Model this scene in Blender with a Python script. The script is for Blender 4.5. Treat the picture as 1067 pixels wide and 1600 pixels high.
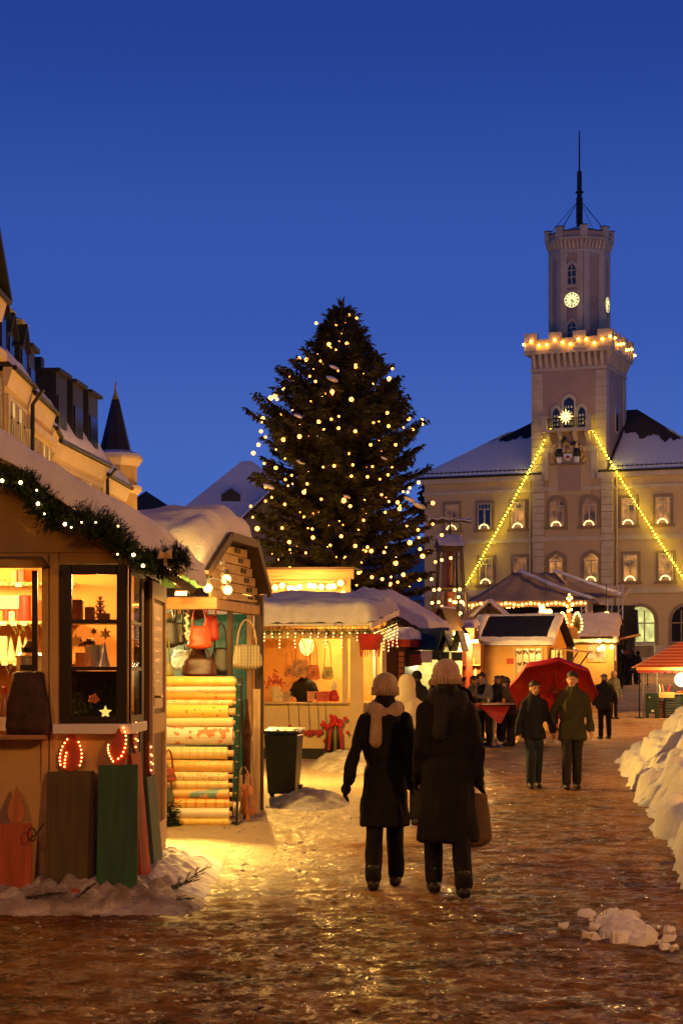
import bpy, bmesh, math, random
import numpy as np
from mathutils import Vector, Matrix, noise as mn

for o in list(bpy.data.objects):
    bpy.data.objects.remove(o)
sc = bpy.context.scene
COL = sc.collection
R = math.radians
PI = math.pi

# ------------------------------------------------------------------ camera
F, HZ, CX, EYE = 3000.0, 1060.0, 533.5, 1.65
cam_data = bpy.data.cameras.new('camera')
cam_data.sensor_fit = 'VERTICAL'
cam_data.sensor_height = 24.0
cam_data.lens = 45.0
cam_data.shift_y = 0.1625
cam_data.clip_start = 0.1
cam_data.clip_end = 3000
cam = bpy.data.objects.new('camera', cam_data)
cam.location = (0, 0, EYE)
cam.rotation_euler = (PI / 2, 0, 0)
COL.objects.link(cam)
sc.camera = cam

# ------------------------------------------------------------------ dusk sky
world = bpy.data.worlds.new('World')
sc.world = world
world.use_nodes = True
wn = world.node_tree
wn.nodes.clear()
w_out = wn.nodes.new('ShaderNodeOutputWorld')
w_bg = wn.nodes.new('ShaderNodeBackground')
w_tc = wn.nodes.new('ShaderNodeTexCoord')
w_sep = wn.nodes.new('ShaderNodeSeparateXYZ')
w_ramp = wn.nodes.new('ShaderNodeValToRGB')
cr = w_ramp.color_ramp
cr.interpolation = 'EASE'
stops = [(0.0, (.088, .172, .540)), (0.10, (.058, .132, .490)), (0.20, (.036, .092, .415)),
         (0.34, (.016, .050, .285)), (0.60, (.008, .022, .120)), (1.0, (.004, .011, .060))]
cr.elements[0].position = stops[0][0]; cr.elements[0].color = (*stops[0][1], 1)
cr.elements[1].position = stops[-1][0]; cr.elements[1].color = (*stops[-1][1], 1)
for p_, c_ in stops[1:-1]:
    e_ = cr.elements.new(p_); e_.color = (*c_, 1)
w_bg.inputs['Strength'].default_value = 1.0
wn.links.new(w_tc.outputs['Generated'], w_sep.inputs[0])
wn.links.new(w_sep.outputs['Z'], w_ramp.inputs[0])
wn.links.new(w_ramp.outputs[0], w_bg.inputs['Color'])
wn.links.new(w_bg.outputs[0], w_out.inputs['Surface'])

sc.view_settings.view_transform = 'Standard'
sc.view_settings.look = 'None'
sc.view_settings.exposure = 0.0
sc.view_settings.gamma = 1.0
sc.view_settings.use_curve_mapping = False
cy = sc.cycles
cy.use_denoising = True
try:
    cy.denoiser = 'OPENIMAGEDENOISE'
except Exception:
    pass
cy.max_bounces = 7
cy.diffuse_bounces = 3
cy.glossy_bounces = 3
cy.transmission_bounces = 5
cy.transparent_max_bounces = 12
cy.caustics_reflective = False
cy.caustics_refractive = False
cy.sample_clamp_indirect = 4.0
cy.use_light_tree = True


# ------------------------------------------------------------------ placement helpers
def P(px, py, d):
    return Vector(((px - CX) * d / F, d, EYE + (HZ - py) * d / F))


def ground(d):
    if d <= 50:
        return 0.0
    if d <= 67.5:
        return 0.001 * (d - 50) ** 2
    return 0.30625 + 0.035 * (d - 67.5)


# ------------------------------------------------------------------ mesh builder
class MB:
    def __init__(self):
        self.v, self.f, self.mi, self.m = [], [], [], 0
        self.T = None

    def add(self, vs, fs):
        n = len(self.v)
        if self.T is not None:
            vs = [self.T @ Vector(p) for p in vs]
        self.v.extend([tuple(p) for p in vs])
        self.f.extend([tuple(i + n for i in f) for f in fs])
        self.mi.extend([self.m] * len(fs))
        return self

    def box(self, c, s, rz=0.0, rx=0.0, ry=0.0):
        x, y, z = s[0] / 2, s[1] / 2, s[2] / 2
        m = Matrix.Translation(Vector(c)) @ Matrix.Rotation(rz, 4, 'Z') @ Matrix.Rotation(ry, 4, 'Y') @ Matrix.Rotation(rx, 4, 'X')
        vs = [m @ Vector(p) for p in [(-x, -y, -z), (x, -y, -z), (x, y, -z), (-x, y, -z), (-x, -y, z), (x, -y, z), (x, y, z), (-x, y, z)]]
        return self.add(vs, [(0, 3, 2, 1), (4, 5, 6, 7), (0, 1, 5, 4), (1, 2, 6, 5), (2, 3, 7, 6), (3, 0, 4, 7)])

    def span(self, a, b):
        return self.box([(a[i] + b[i]) / 2 for i in range(3)], [abs(a[i] - b[i]) for i in range(3)])

    def cyl(self, a, b, r0, r1=None, n=8, caps=True, phase=0.0):
        a, b = Vector(a), Vector(b)
        r1 = r0 if r1 is None else r1
        d = (b - a)
        if d.length < 1e-9:
            return self
        d.normalize()
        u = d.orthogonal().normalized() if abs(d.z) < .999 else Vector((1, 0, 0))
        w = d.cross(u)
        vs = []
        for k in range(n):
            t = 2 * PI * k / n + phase
            vs.append(a + (u * math.cos(t) + w * math.sin(t)) * r0)
        for k in range(n):
            t = 2 * PI * k / n + phase
            vs.append(b + (u * math.cos(t) + w * math.sin(t)) * r1)
        fs = [(k, (k + 1) % n, n + (k + 1) % n, n + k) for k in range(n)]
        if caps:
            fs.append(tuple(range(n - 1, -1, -1)))
            fs.append(tuple(range(n, 2 * n)))
        return self.add(vs, fs)

    def tube(self, pts, r, n=6):
        pts = [Vector(p) for p in pts]
        rs = r if isinstance(r, (list, tuple)) else [r] * len(pts)
        vs, fs = [], []
        prev = None
        for i, p in enumerate(pts):
            t = (pts[min(i + 1, len(pts) - 1)] - pts[max(i - 1, 0)])
            if t.length < 1e-9:
                t = Vector((0, 0, 1))
            t.normalize()
            if prev is None:
                u = t.orthogonal().normalized()
            else:
                u = (prev - t * prev.dot(t))
                u = u.normalized() if u.length > 1e-6 else t.orthogonal().normalized()
            prev = u
            w = t.cross(u)
            for k in range(n):
                q = 2 * PI * k / n
                vs.append(p + (u * math.cos(q) + w * math.sin(q)) * rs[i])
        for i in range(len(pts) - 1):
            for k in range(n):
                fs.append((i * n + k, i * n + (k + 1) % n, (i + 1) * n + (k + 1) % n, (i + 1) * n + k))
        fs.append(tuple(range(n - 1, -1, -1)))
        fs.append(tuple(range((len(pts) - 1) * n, len(pts) * n)))
        return self.add(vs, fs)

    def sph(self, c, r, n=8, m=6, rot=None):
        c = Vector(c)
        r = (r, r, r) if not isinstance(r, (list, tuple, Vector)) else r
        vs = [Vector((0, 0, -r[2]))]
        for i in range(1, m):
            t = -PI / 2 + PI * i / m
            for k in range(n):
                q = 2 * PI * k / n
                vs.append(Vector((r[0] * math.cos(t) * math.cos(q), r[1] * math.cos(t) * math.sin(q), r[2] * math.sin(t))))
        vs.append(Vector((0, 0, r[2])))
        if rot is not None:
            vs = [rot @ p for p in vs]
        vs = [p + c for p in vs]
        fs = []
        for k in range(n):
            fs.append((0, 1 + (k + 1) % n, 1 + k))
        for i in range(m - 2):
            for k in range(n):
                a = 1 + i * n
                fs.append((a + k, a + (k + 1) % n, a + n + (k + 1) % n, a + n + k))
        last = len(vs) - 1
        a = 1 + (m - 2) * n
        for k in range(n):
            fs.append((a + k, a + (k + 1) % n, last))
        return self.add(vs, fs)

    def lathe(self, prof, c=(0, 0, 0), n=12, close=True):
        c = Vector(c)
        vs, fs = [], []
        for r, z in prof:
            for k in range(n):
                q = 2 * PI * k / n
                vs.append(c + Vector((r * math.cos(q), r * math.sin(q), z)))
        for i in range(len(prof) - 1):
            for k in range(n):
                fs.append((i * n + k, i * n + (k + 1) % n, (i + 1) * n + (k + 1) % n, (i + 1) * n + k))
        if close:
            fs.append(tuple(range(n - 1, -1, -1)))
            fs.append(tuple(range((len(prof) - 1) * n, len(prof) * n)))
        return self.add(vs, fs)

    def prism(self, pts, ext):
        """closed polygon of 3-D points swept along ext"""
        pts = [Vector(p) for p in pts]
        ext = Vector(ext)
        n = len(pts)
        vs = pts + [p + ext for p in pts]
        fs = [tuple(range(n - 1, -1, -1)), tuple(range(n, 2 * n))]
        fs += [(k, (k + 1) % n, n + (k + 1) % n, n + k) for k in range(n)]
        return self.add(vs, fs)

    def slab(self, a, b, c, d, t):
        """quad a-b-c-d given a thickness t along its normal"""
        a, b, c, d = [Vector(p) for p in (a, b, c, d)]
        nrm = (b - a).cross(d - a).normalized() * t
        return self.prism([a, b, c, d], nrm)

    def build(self, name, mat, parent=None, smooth=False, bevel=0.0, kind=None, label=None, recalc=True, loc=None):
        me = bpy.data.meshes.new(name)
        me.from_pydata(self.v, [], self.f)
        mats = mat if isinstance(mat, (list, tuple)) else [mat]
        for m_ in mats:
            me.materials.append(m_)
        if len(mats) > 1:
            me.polygons.foreach_set('material_index', self.mi)
        if smooth:
            me.polygons.foreach_set('use_smooth', [True] * len(me.polygons))
        if recalc and len(self.f) < 30000:
            bm = bmesh.new(); bm.from_mesh(me)
            bmesh.ops.recalc_face_normals(bm, faces=bm.faces)
            bm.to_mesh(me); bm.free()
        me.update()
        o = bpy.data.objects.new(name, me)
        COL.objects.link(o)
        if parent is not None:
            o.parent = parent
        if loc is not None:
            o.location = loc
        if bevel > 0:
            b = o.modifiers.new('bevel', 'BEVEL')
            b.width = bevel; b.segments = 2; b.limit_method = 'ANGLE'
        if kind:
            o['kind'] = kind
        if label:
            o['label'] = label
        return o


def thing(name, label, cat, loc=(0, 0, 0), rz=0.0, group=None):
    o = bpy.data.objects.new(name, None)
    o.empty_display_size = 0.2
    COL.objects.link(o)
    o.location = loc
    o.rotation_euler = (0, 0, rz)
    o['label'] = label
    o['category'] = cat
    if group:
        o['group'] = group
    return o


def tag(o, label, cat, group=None):
    o['label'] = label
    o['category'] = cat
    if group:
        o['group'] = group
    return o


def share(name, mesh, mat=None, parent=None, loc=(0, 0, 0), rot=(0, 0, 0), scale=1.0):
    """one more object on a mesh that is already there"""
    o = bpy.data.objects.new(name, mesh)
    COL.objects.link(o)
    if parent is not None:
        o.parent = parent
    o.location = loc
    o.rotation_euler = rot
    o.scale = (scale, scale, scale) if not isinstance(scale, (tuple, list)) else scale
    return o


def mesh_of(mb, name, mat, smooth=False):
    o = mb.build(name, mat, smooth=smooth)
    me = o.data
    bpy.data.objects.remove(o)
    return me


# ------------------------------------------------------------------ materials
def _n(nt, t, **kw):
    n = nt.nodes.new(t)
    for k, v in kw.items():
        if k in n.inputs:
            n.inputs[k].default_value = v
        else:
            setattr(n, k, v)
    return n


def mat(name, col, rough=.7, var=.25, scale=4.0, bump=.25, bscale=40.0, stretch=(1, 1, 1), col2=None, metal=0.0,
        spec=.4, detail=5.0, bdist=.02, sheen=0.0, sss=0.0, trans=None):
    m = bpy.data.materials.new(name)
    m.use_nodes = True
    nt = m.node_tree
    b = nt.nodes['Principled BSDF']
    tc = _n(nt, 'ShaderNodeTexCoord')
    mp = _n(nt, 'ShaderNodeMapping')
    mp.inputs['Scale'].default_value = stretch
    nt.links.new(tc.outputs['Object'], mp.inputs[0])
    nz = _n(nt, 'ShaderNodeTexNoise', Scale=scale, Detail=detail, Roughness=.6)
    nt.links.new(mp.outputs[0], nz.inputs['Vector'])
    rp = _n(nt, 'ShaderNodeValToRGB')
    c1 = [max(0, c * (1 - var)) for c in col]
    c2 = col2 if col2 is not None else [min(1, c * (1 + var)) for c in col]
    rp.color_ramp.elements[0].position = .3
    rp.color_ramp.elements[1].position = .7
    rp.color_ramp.elements[0].color = (*c1, 1)
    rp.color_ramp.elements[1].color = (*c2, 1)
    nt.links.new(nz.outputs['Fac'], rp.inputs[0])
    nt.links.new(rp.outputs[0], b.inputs['Base Color'])
    b.inputs['Roughness'].default_value = rough
    b.inputs['Metallic'].default_value = metal
    b.inputs['Specular IOR Level'].default_value = spec
    if sheen:
        b.inputs['Sheen Weight'].default_value = sheen
    if sss:
        b.inputs['Subsurface Weight'].default_value = sss
        b.inputs['Subsurface Radius'].default_value = (.05, .04, .03)
    if trans:
        b.inputs['Transmission Weight'].default_value = trans
    if bump > 0:
        n2 = _n(nt, 'ShaderNodeTexNoise', Scale=bscale, Detail=4.0, Roughness=.6)
        nt.links.new(mp.outputs[0], n2.inputs['Vector'])
        bp = _n(nt, 'ShaderNodeBump', Strength=bump, Distance=bdist)
        nt.links.new(n2.outputs['Fac'], bp.inputs['Height'])
        nt.links.new(bp.outputs[0], b.inputs['Normal'])
    return m


def wood(name, col, axis='z', rough=.6, var=.35, bump=.3, scale=1.0):
    st = {'x': (1.2, 14, 14), 'y': (14, 1.2, 14), 'z': (14, 14, 1.2)}[axis]
    st = tuple(s * scale for s in st)
    return mat(name, col, rough=rough, var=var, scale=1.6, bump=bump, bscale=3.0, stretch=st, bdist=.01, detail=6)


def emis(name, col, strength):
    m = bpy.data.materials.new(name)
    m.use_nodes = True
    nt = m.node_tree
    nt.nodes.clear()
    o = nt.nodes.new('ShaderNodeOutputMaterial')
    e = nt.nodes.new('ShaderNodeEmission')
    e.inputs['Color'].default_value = (*col, 1)
    e.inputs['Strength'].default_value = strength
    nt.links.new(e.outputs[0], o.inputs['Surface'])
    return m


def lit_window(name, col, strength, scale=1.5, lo=.25):
    """a lit room seen through a window: uneven glow"""
    m = bpy.data.materials.new(name)
    m.use_nodes = True
    nt = m.node_tree
    b = nt.nodes['Principled BSDF']
    b.inputs['Base Color'].default_value = (.02, .02, .02, 1)
    b.inputs['Roughness'].default_value = .12
    tc = _n(nt, 'ShaderNodeTexCoord')
    nz = _n(nt, 'ShaderNodeTexNoise', Scale=scale, Detail=3.0)
    nt.links.new(tc.outputs['Object'], nz.inputs['Vector'])
    rp = _n(nt, 'ShaderNodeMapRange')
    rp.inputs['From Min'].default_value = .35
    rp.inputs['From Max'].default_value = .65
    rp.inputs['To Min'].default_value = strength * lo
    rp.inputs['To Max'].default_value = strength
    nt.links.new(nz.outputs['Fac'], rp.inputs['Value'])
    b.inputs['Emission Color'].default_value = (*col, 1)
    nt.links.new(rp.outputs[0], b.inputs['Emission Strength'])
    return m


def glass(name, tint=(1, 1, 1), refl=.10):
    m = bpy.data.materials.new(name)
    m.use_nodes = True
    nt = m.node_tree
    nt.nodes.clear()
    o = nt.nodes.new('ShaderNodeOutputMaterial')
    t = nt.nodes.new('ShaderNodeBsdfTransparent')
    t.inputs['Color'].default_value = (*tint, 1)
    g = nt.nodes.new('ShaderNodeBsdfGlossy')
    g.inputs['Roughness'].default_value = .03
    fr = nt.nodes.new('ShaderNodeFresnel')
    fr.inputs['IOR'].default_value = 1.45
    mx = nt.nodes.new('ShaderNodeMixShader')
    nt.links.new(fr.outputs[0], mx.inputs[0])
    nt.links.new(t.outputs[0], mx.inputs[1])
    nt.links.new(g.outputs[0], mx.inputs[2])
    nt.links.new(mx.outputs[0], o.inputs['Surface'])
    return m


def pattern_paper(name, base, ink, kind='spots', scale=14.0, ink2=None):
    """printed gift wrap: flat print on a paper roll"""
    m = bpy.data.materials.new(name)
    m.use_nodes = True
    nt = m.node_tree
    b = nt.nodes['Principled BSDF']
    b.inputs['Roughness'].default_value = .38
    tc = _n(nt, 'ShaderNodeTexCoord')
    mix = _n(nt, 'ShaderNodeMix', data_type='RGBA')
    mix.inputs['A'].default_value = (*base, 1)
    mix.inputs['B'].default_value = (*ink, 1)
    if kind == 'spots':
        vo = _n(nt, 'ShaderNodeTexVoronoi', Scale=scale)
        nt.links.new(tc.outputs['Object'], vo.inputs['Vector'])
        lt = _n(nt, 'ShaderNodeMath', operation='LESS_THAN')
        lt.inputs[1].default_value = .28
        nt.links.new(vo.outputs['Distance'], lt.inputs[0])
        nt.links.new(lt.outputs[0], mix.inputs['Factor'])
    elif kind == 'plaid':
        sx = _n(nt, 'ShaderNodeSeparateXYZ')
        nt.links.new(tc.outputs['Object'], sx.inputs[0])
        outs = []
        for ax, s_ in (('X', scale), ('Z', scale * 2.2)):
            mm = _n(nt, 'ShaderNodeMath', operation='MULTIPLY'); mm.inputs[1].default_value = s_
            fr = _n(nt, 'ShaderNodeMath', operation='FRACT')
            lt = _n(nt, 'ShaderNodeMath', operation='LESS_THAN'); lt.inputs[1].default_value = .28
            nt.links.new(sx.outputs[ax], mm.inputs[0]); nt.links.new(mm.outputs[0], fr.inputs[0]); nt.links.new(fr.outputs[0], lt.inputs[0])
            outs.append(lt)
        ad = _n(nt, 'ShaderNodeMath', operation='ADD'); nt.links.new(outs[0].outputs[0], ad.inputs[0]); nt.links.new(outs[1].outputs[0], ad.inputs[1])
        hf = _n(nt, 'ShaderNodeMath', operation='MULTIPLY'); hf.inputs[1].default_value = .5
        nt.links.new(ad.outputs[0], hf.inputs[0]); nt.links.new(hf.outputs[0], mix.inputs['Factor'])
    else:
        nz = _n(nt, 'ShaderNodeTexNoise', Scale=scale, Detail=2.0)
        nt.links.new(tc.outputs['Object'], nz.inputs['Vector'])
        gt = _n(nt, 'ShaderNodeMapRange')
        gt.inputs['From Min'].default_value = .52; gt.inputs['From Max'].default_value = .58
        nt.links.new(nz.outputs['Fac'], gt.inputs['Value']); nt.links.new(gt.outputs[0], mix.inputs['Factor'])
    nt.links.new(mix.outputs['Result'], b.inputs['Base Color'])
    return m


SNOW = mat('snow', (.78, .77, .77), rough=.8, var=.10, scale=5, bump=.55, bscale=20, bdist=.04, spec=.2, detail=8)
SNOW_DIRTY = mat('trodden_snow', (.34, .26, .18), rough=.75, var=.4, scale=3.5, bump=.9, bscale=34, bdist=.04, col2=(.74, .68, .60), spec=.25, detail=8)
PLASTER_BEIGE = mat('beige_board', (.54, .35, .15), rough=.75, var=.14, scale=2.5, bump=.15, bscale=60)
CREAM = mat('cream_board', (.64, .47, .24), rough=.6, var=.12, scale=2, bump=.1, bscale=50)
DARK_FRAME = wood('dark_brown_frame', (.013, .006, .0035), 'z', rough=.45)
DARK_WOOD = wood('dark_wood', (.055, .03, .016), 'z', rough=.6)
DARK_WOOD_X = wood('dark_wood_level', (.06, .032, .018), 'x', rough=.6)
WARM_WOOD = wood('warm_wood', (.36, .19, .075), 'z', rough=.5)
WARM_WOOD_X = wood('warm_wood_level', (.38, .20, .08), 'x', rough=.5)
PALE_WOOD = wood('pale_wood', (.52, .36, .18), 'x', rough=.55)
PALE_WOOD_Z = wood('pale_wood_upright', (.50, .34, .17), 'z', rough=.55)
BLACK = mat('black_matt', (.012, .012, .013), rough=.6, var=.3, bump=.1)
BLACK_PLASTIC = mat('black_plastic', (.018, .017, .016), rough=.35, var=.2, bump=.06, bscale=80)
IRON = mat('dark_iron', (.025, .023, .022), rough=.5, var=.3, metal=.6, bump=.1)
STEEL = mat('steel', (.45, .44, .42), rough=.3, var=.1, metal=1.0, bump=.05)
BRASS = mat('brass', (.62, .42, .16), rough=.3, var=.15, metal=1.0, bump=.05)
RED = mat('red_paint', (.42, .028, .018), rough=.45, var=.25)
RED_CLOTH = mat('red_cloth', (.48, .03, .02), rough=.85, var=.25, bump=.3, bscale=60, sheen=.3)
WHITE = mat('white_paint', (.75, .73, .68), rough=.5, var=.06, bump=.08)
WAX_WHITE = mat('pale_wax', (.80, .74, .52), rough=.45, var=.1, bump=.05, sss=.2)
WAX_RED = mat('red_wax', (.50, .03, .025), rough=.4, var=.2, bump=.05)
WAX_ORANGE = mat('orange_wax', (.62, .20, .05), rough=.4, var=.2, bump=.05)
SLATE = mat('dark_slate', (.015, .014, .016), rough=.5, var=.35, scale=6, bump=.4, bscale=20)
NEEDLES = mat('spruce_needles', (.036, .042, .014), rough=.6, var=.5, scale=3, bump=0, col2=(.095, .085, .026))
FIR_GREEN = mat('fir_garland', (.012, .026, .009), rough=.7, var=.5, scale=8, bump=0, col2=(.03, .055, .016), spec=.2)
BARK = mat('bark', (.05, .035, .025), rough=.9, var=.4, scale=8, bump=.6, bscale=30)
BULB = emis('warm_bulb', (1.0, .40, .065), 15.0)
BULB_TREE = emis('tree_bulb', (1.0, .30, .035), 14.0)
BULB_YELLOW = emis('yellow_bulb', (1.0, .76, .014), 60.0)
BULB_SMALL = emis('fairy_bulb', (1.0, .60, .17), 18.0)
BULB_RED = emis('red_rope_bulb', (1.0, .22, .05), 16.0)
CANDLE_ARC = emis('candle_arch_glow', (1.0, .58, .20), 4.0)
GLASS = glass('window_glass')
DARK_GLASS = mat('dark_window_glass', (.012, .012, .016), rough=.08, var=.2, bump=0, spec=.7)

bulb_mb = MB(); bulb_mb.sph((0, 0, 0), 1.0, 8, 6)
BULB_MESH = {}


def bulb(parent, loc, r, m=None, name='bulb'):
    m = m or BULB
    if m.name not in BULB_MESH:
        BULB_MESH[m.name] = mesh_of(bulb_mb, 'bulb_' + m.name, m, smooth=True)
    return share(name, BULB_MESH[m.name], parent=parent, loc=loc, scale=r)


def point(name, loc, power, col=(1.0, .62, .26), r=.05, parent=None):
    l = bpy.data.lights.new(name, 'POINT')
    l.energy = power
    l.color = col
    l.shadow_soft_size = r
    o = bpy.data.objects.new(name, l)
    COL.objects.link(o)
    o.location = loc
    if parent is not None:
        o.parent = parent
    return o


def fnoise(x, y, z=0.0, s=1.0):
    return mn.noise(Vector((x * s, y * s, z * s)))


def snow_quad(name, a, b, c, d, t, parent, m=None, nu=28, nv=20, seed=0, edge=.18, lump=.25, kind=None, sag=0.0):
    """puffy snow lying on the quad a-b-c-d (a-b low edge, d-c high edge); t = depth of snow"""
    a, b, c, d = [Vector(p) for p in (a, b, c, d)]
    vs, fs = [], []
    for j in range(nv + 1):
        for i in range(nu + 1):
            u, v = i / nu, j / nv
            p = (a * (1 - u) + b * u) * (1 - v) + (d * (1 - u) + c * u) * v
            e = min(min(u, 1 - u) / edge, 1.0)
            g = min(min(v, 1 - v) / edge, 1.0)
            k = (max(0, 1 - (1 - e) ** 3) ** .45) * (max(0, 1 - (1 - g) ** 3) ** .45)
            if e < .35 or g < .35:
                p = p + Vector((fnoise(p.x + seed, p.y, 1, 4.5), fnoise(p.x + seed, p.y, 7, 4.5), .5 * fnoise(p.x + seed, p.y, 3, 6.0))) * (.22 * t)
            h = t * k * (1 + lump * (fnoise(p.x + seed, p.y, p.z, 1.1) + .5 * fnoise(p.x + seed, p.y, p.z, 2.9) + .28 * fnoise(p.x + seed, p.y, p.z, 7.0)))
            # the rim bulges past the edge and hangs
            out = Vector((0, 0, 0))
            if v < .25 and sag:
                out = (a - d).normalized() * sag * (1 - v / .25) * (.6 + .6 * fnoise(p.x * 2 + seed, 3.1, 0)) * (k if k > .2 else .0)
            vs.append(p + Vector((0, 0, h)) + out)
    top = (nu + 1) * (nv + 1)
    for j in range(nv):
        for i in range(nu):
            k = j * (nu + 1) + i
            fs.append((k, k + 1, k + nu + 2, k + nu + 1))
    mb = MB(); mb.add(vs, fs)
    o = mb.build(name, m or SNOW, parent, smooth=True, kind=kind, recalc=False)
    return o


def mound(name, pts_fn, m, nx, ny, parent=None, label=None, cat=None, kind=None):
    """height field: pts_fn(u, v) -> Vector"""
    vs, fs = [], []
    for j in range(ny + 1):
        for i in range(nx + 1):
            vs.append(pts_fn(i / nx, j / ny))
    for j in range(ny):
        for i in range(nx):
            k = j * (nx + 1) + i
            fs.append((k, k + 1, k + nx + 2, k + nx + 1))
    mb = MB(); mb.add(vs, fs)
    o = mb.build(name, m, parent, smooth=True, kind=kind, recalc=False)
    if label:
        tag(o, label, cat)
    return o


def cells(x, y, s, seed=0.0):
    """rounded clods: 1 at a cell's middle, 0 at its rim"""
    d = mn.voronoi(Vector((x * s, y * s, seed)))[0]
    return max(0.0, min(1.0, (d[1] - d[0]) * 1.6))


TMP = bpy.data.scenes.new('sculpt_room')


def remesh(mb, name, m, parent, voxel, smooth=6, fold=0.0, seed=0.0, kind_z=True):
    o = mb.build(name, m)
    md = o.modifiers.new('remesh', 'REMESH'); md.mode = 'VOXEL'; md.voxel_size = voxel
    sm = o.modifiers.new('smooth', 'SMOOTH'); sm.iterations = smooth; sm.factor = .5
    COL.objects.unlink(o); TMP.collection.objects.link(o)
    vl = TMP.view_layers[0]; vl.update(); dg = vl.depsgraph; dg.update()
    me = bpy.data.meshes.new_from_object(o.evaluated_get(dg))
    o.modifiers.clear()
    TMP.collection.objects.unlink(o); COL.objects.link(o)
    old = o.data
    o.data = me
    bpy.data.meshes.remove(old)
    me.name = name
    if not len(me.materials): me.materials.append(m)
    if fold:
        for v in me.vertices:
            p = v.co
            k = mn.noise(Vector((p.x * 9 + seed, p.y * 9, p.z * 3.2))) + .55 * mn.noise(Vector((p.x * 19, p.y * 19 + seed, p.z * 8)))
            n = v.normal
            v.co = p + n * (k * fold)
    for v in me.vertices:
        if kind_z and v.co.z < .003: v.co.z = .003
    me.polygons.foreach_set('use_smooth', [True] * len(me.polygons))
    o.parent = parent
    return o
# ================================================================== ground, snow, street lamps
def stall_line(d):
    """x of the stalls' fronts along the lane"""
    pts = [(5, -2.2), (14, -1.5), (20, -1.0), (26, -.35), (38, .5), (46, 1.6), (58, 3.0), (75, 4)]
    for (d0, x0), (d1, x1) in zip(pts, pts[1:]):
        if d <= d1:
            t = max(0, (d - d0) / (d1 - d0))
            return x0 + (x1 - x0) * t
    return 4.0


def ground_material():
    m = bpy.data.materials.new('trodden_ice')
    m.use_nodes = True
    nt = m.node_tree
    b = nt.nodes['Principled BSDF']
    tc = _n(nt, 'ShaderNodeTexCoord')
    at = _n(nt, 'ShaderNodeAttribute', attribute_name='snowmask')
    n1 = _n(nt, 'ShaderNodeTexNoise', Scale=1.1, Detail=10.0, Roughness=.74)
    n2 = _n(nt, 'ShaderNodeTexNoise', Scale=9.0, Detail=9.0, Roughness=.78)
    n3 = _n(nt, 'ShaderNodeTexNoise', Scale=30.0, Detail=4.0, Roughness=.65)
    n4 = _n(nt, 'ShaderNodeTexVoronoi', Scale=16.0)
    for n in (n1, n2, n3, n4):
        nt.links.new(tc.outputs['Object'], n.inputs['Vector'])
    # how much pale packed snow lies over the dark wet ice
    a1 = _n(nt, 'ShaderNodeMath', operation='MULTIPLY_ADD'); a1.inputs[1].default_value = .85
    nt.links.new(n2.outputs['Fac'], a1.inputs[0]); nt.links.new(n1.outputs['Fac'], a1.inputs[2])
    a2 = _n(nt, 'ShaderNodeMath', operation='MULTIPLY_ADD'); a2.inputs[1].default_value = .62
    nt.links.new(at.outputs['Fac'], a2.inputs[0]); nt.links.new(a1.outputs[0], a2.inputs[2])
    mr = _n(nt, 'ShaderNodeMapRange')
    mr.inputs['From Min'].default_value = .78; mr.inputs['From Max'].default_value = 1.42
    nt.links.new(a2.outputs[0], mr.inputs['Value'])
    rp = _n(nt, 'ShaderNodeValToRGB')
    rp.color_ramp.elements[0].color = (.030, .012, .003, 1)
    rp.color_ramp.elements[1].color = (.68, .54, .34, 1)
    e = rp.color_ramp.elements.new(.30); e.color = (.23, .090, .018, 1)
    e = rp.color_ramp.elements.new(.62); e.color = (.46, .235, .070, 1)
    nt.links.new(mr.outputs[0], rp.inputs[0])
    nt.links.new(rp.outputs[0], b.inputs['Base Color'])
    # wet ice shines in patches, packed snow and grit do not
    n5 = _n(nt, 'ShaderNodeTexNoise', Scale=4.2, Detail=9.0, Roughness=.78)
    nt.links.new(tc.outputs['Object'], n5.inputs['Vector'])
    for sock, lo, hi in (('Roughness', .78, .17), ('Specular IOR Level', .08, .55)):
        rr = _n(nt, 'ShaderNodeMapRange')
        rr.inputs['From Min'].default_value = .47; rr.inputs['From Max'].default_value = .60
        rr.inputs['To Min'].default_value = lo; rr.inputs['To Max'].default_value = hi
        nt.links.new(n5.outputs['Fac'], rr.inputs['Value'])
        nt.links.new(rr.outputs[0], b.inputs[sock])
    b.inputs['Specular Tint'].default_value = (1, .84, .64, 1)  # warm tint put into the reflections to cut the sky's blue
    h1 = _n(nt, 'ShaderNodeMath', operation='MULTIPLY_ADD'); h1.inputs[1].default_value = .5
    nt.links.new(n3.outputs['Fac'], h1.inputs[0]); nt.links.new(n2.outputs['Fac'], h1.inputs[2])
    h2 = _n(nt, 'ShaderNodeMath', operation='MULTIPLY_ADD'); h2.inputs[1].default_value = .35
    nt.links.new(n4.outputs['Distance'], h2.inputs[0]); nt.links.new(h1.outputs[0], h2.inputs[2])
    bp = _n(nt, 'ShaderNodeBump', Strength=1.0, Distance=.085)
    nt.links.new(h2.outputs[0], bp.inputs['Height'])
    nt.links.new(bp.outputs[0], b.inputs['Normal'])
    return m


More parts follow.
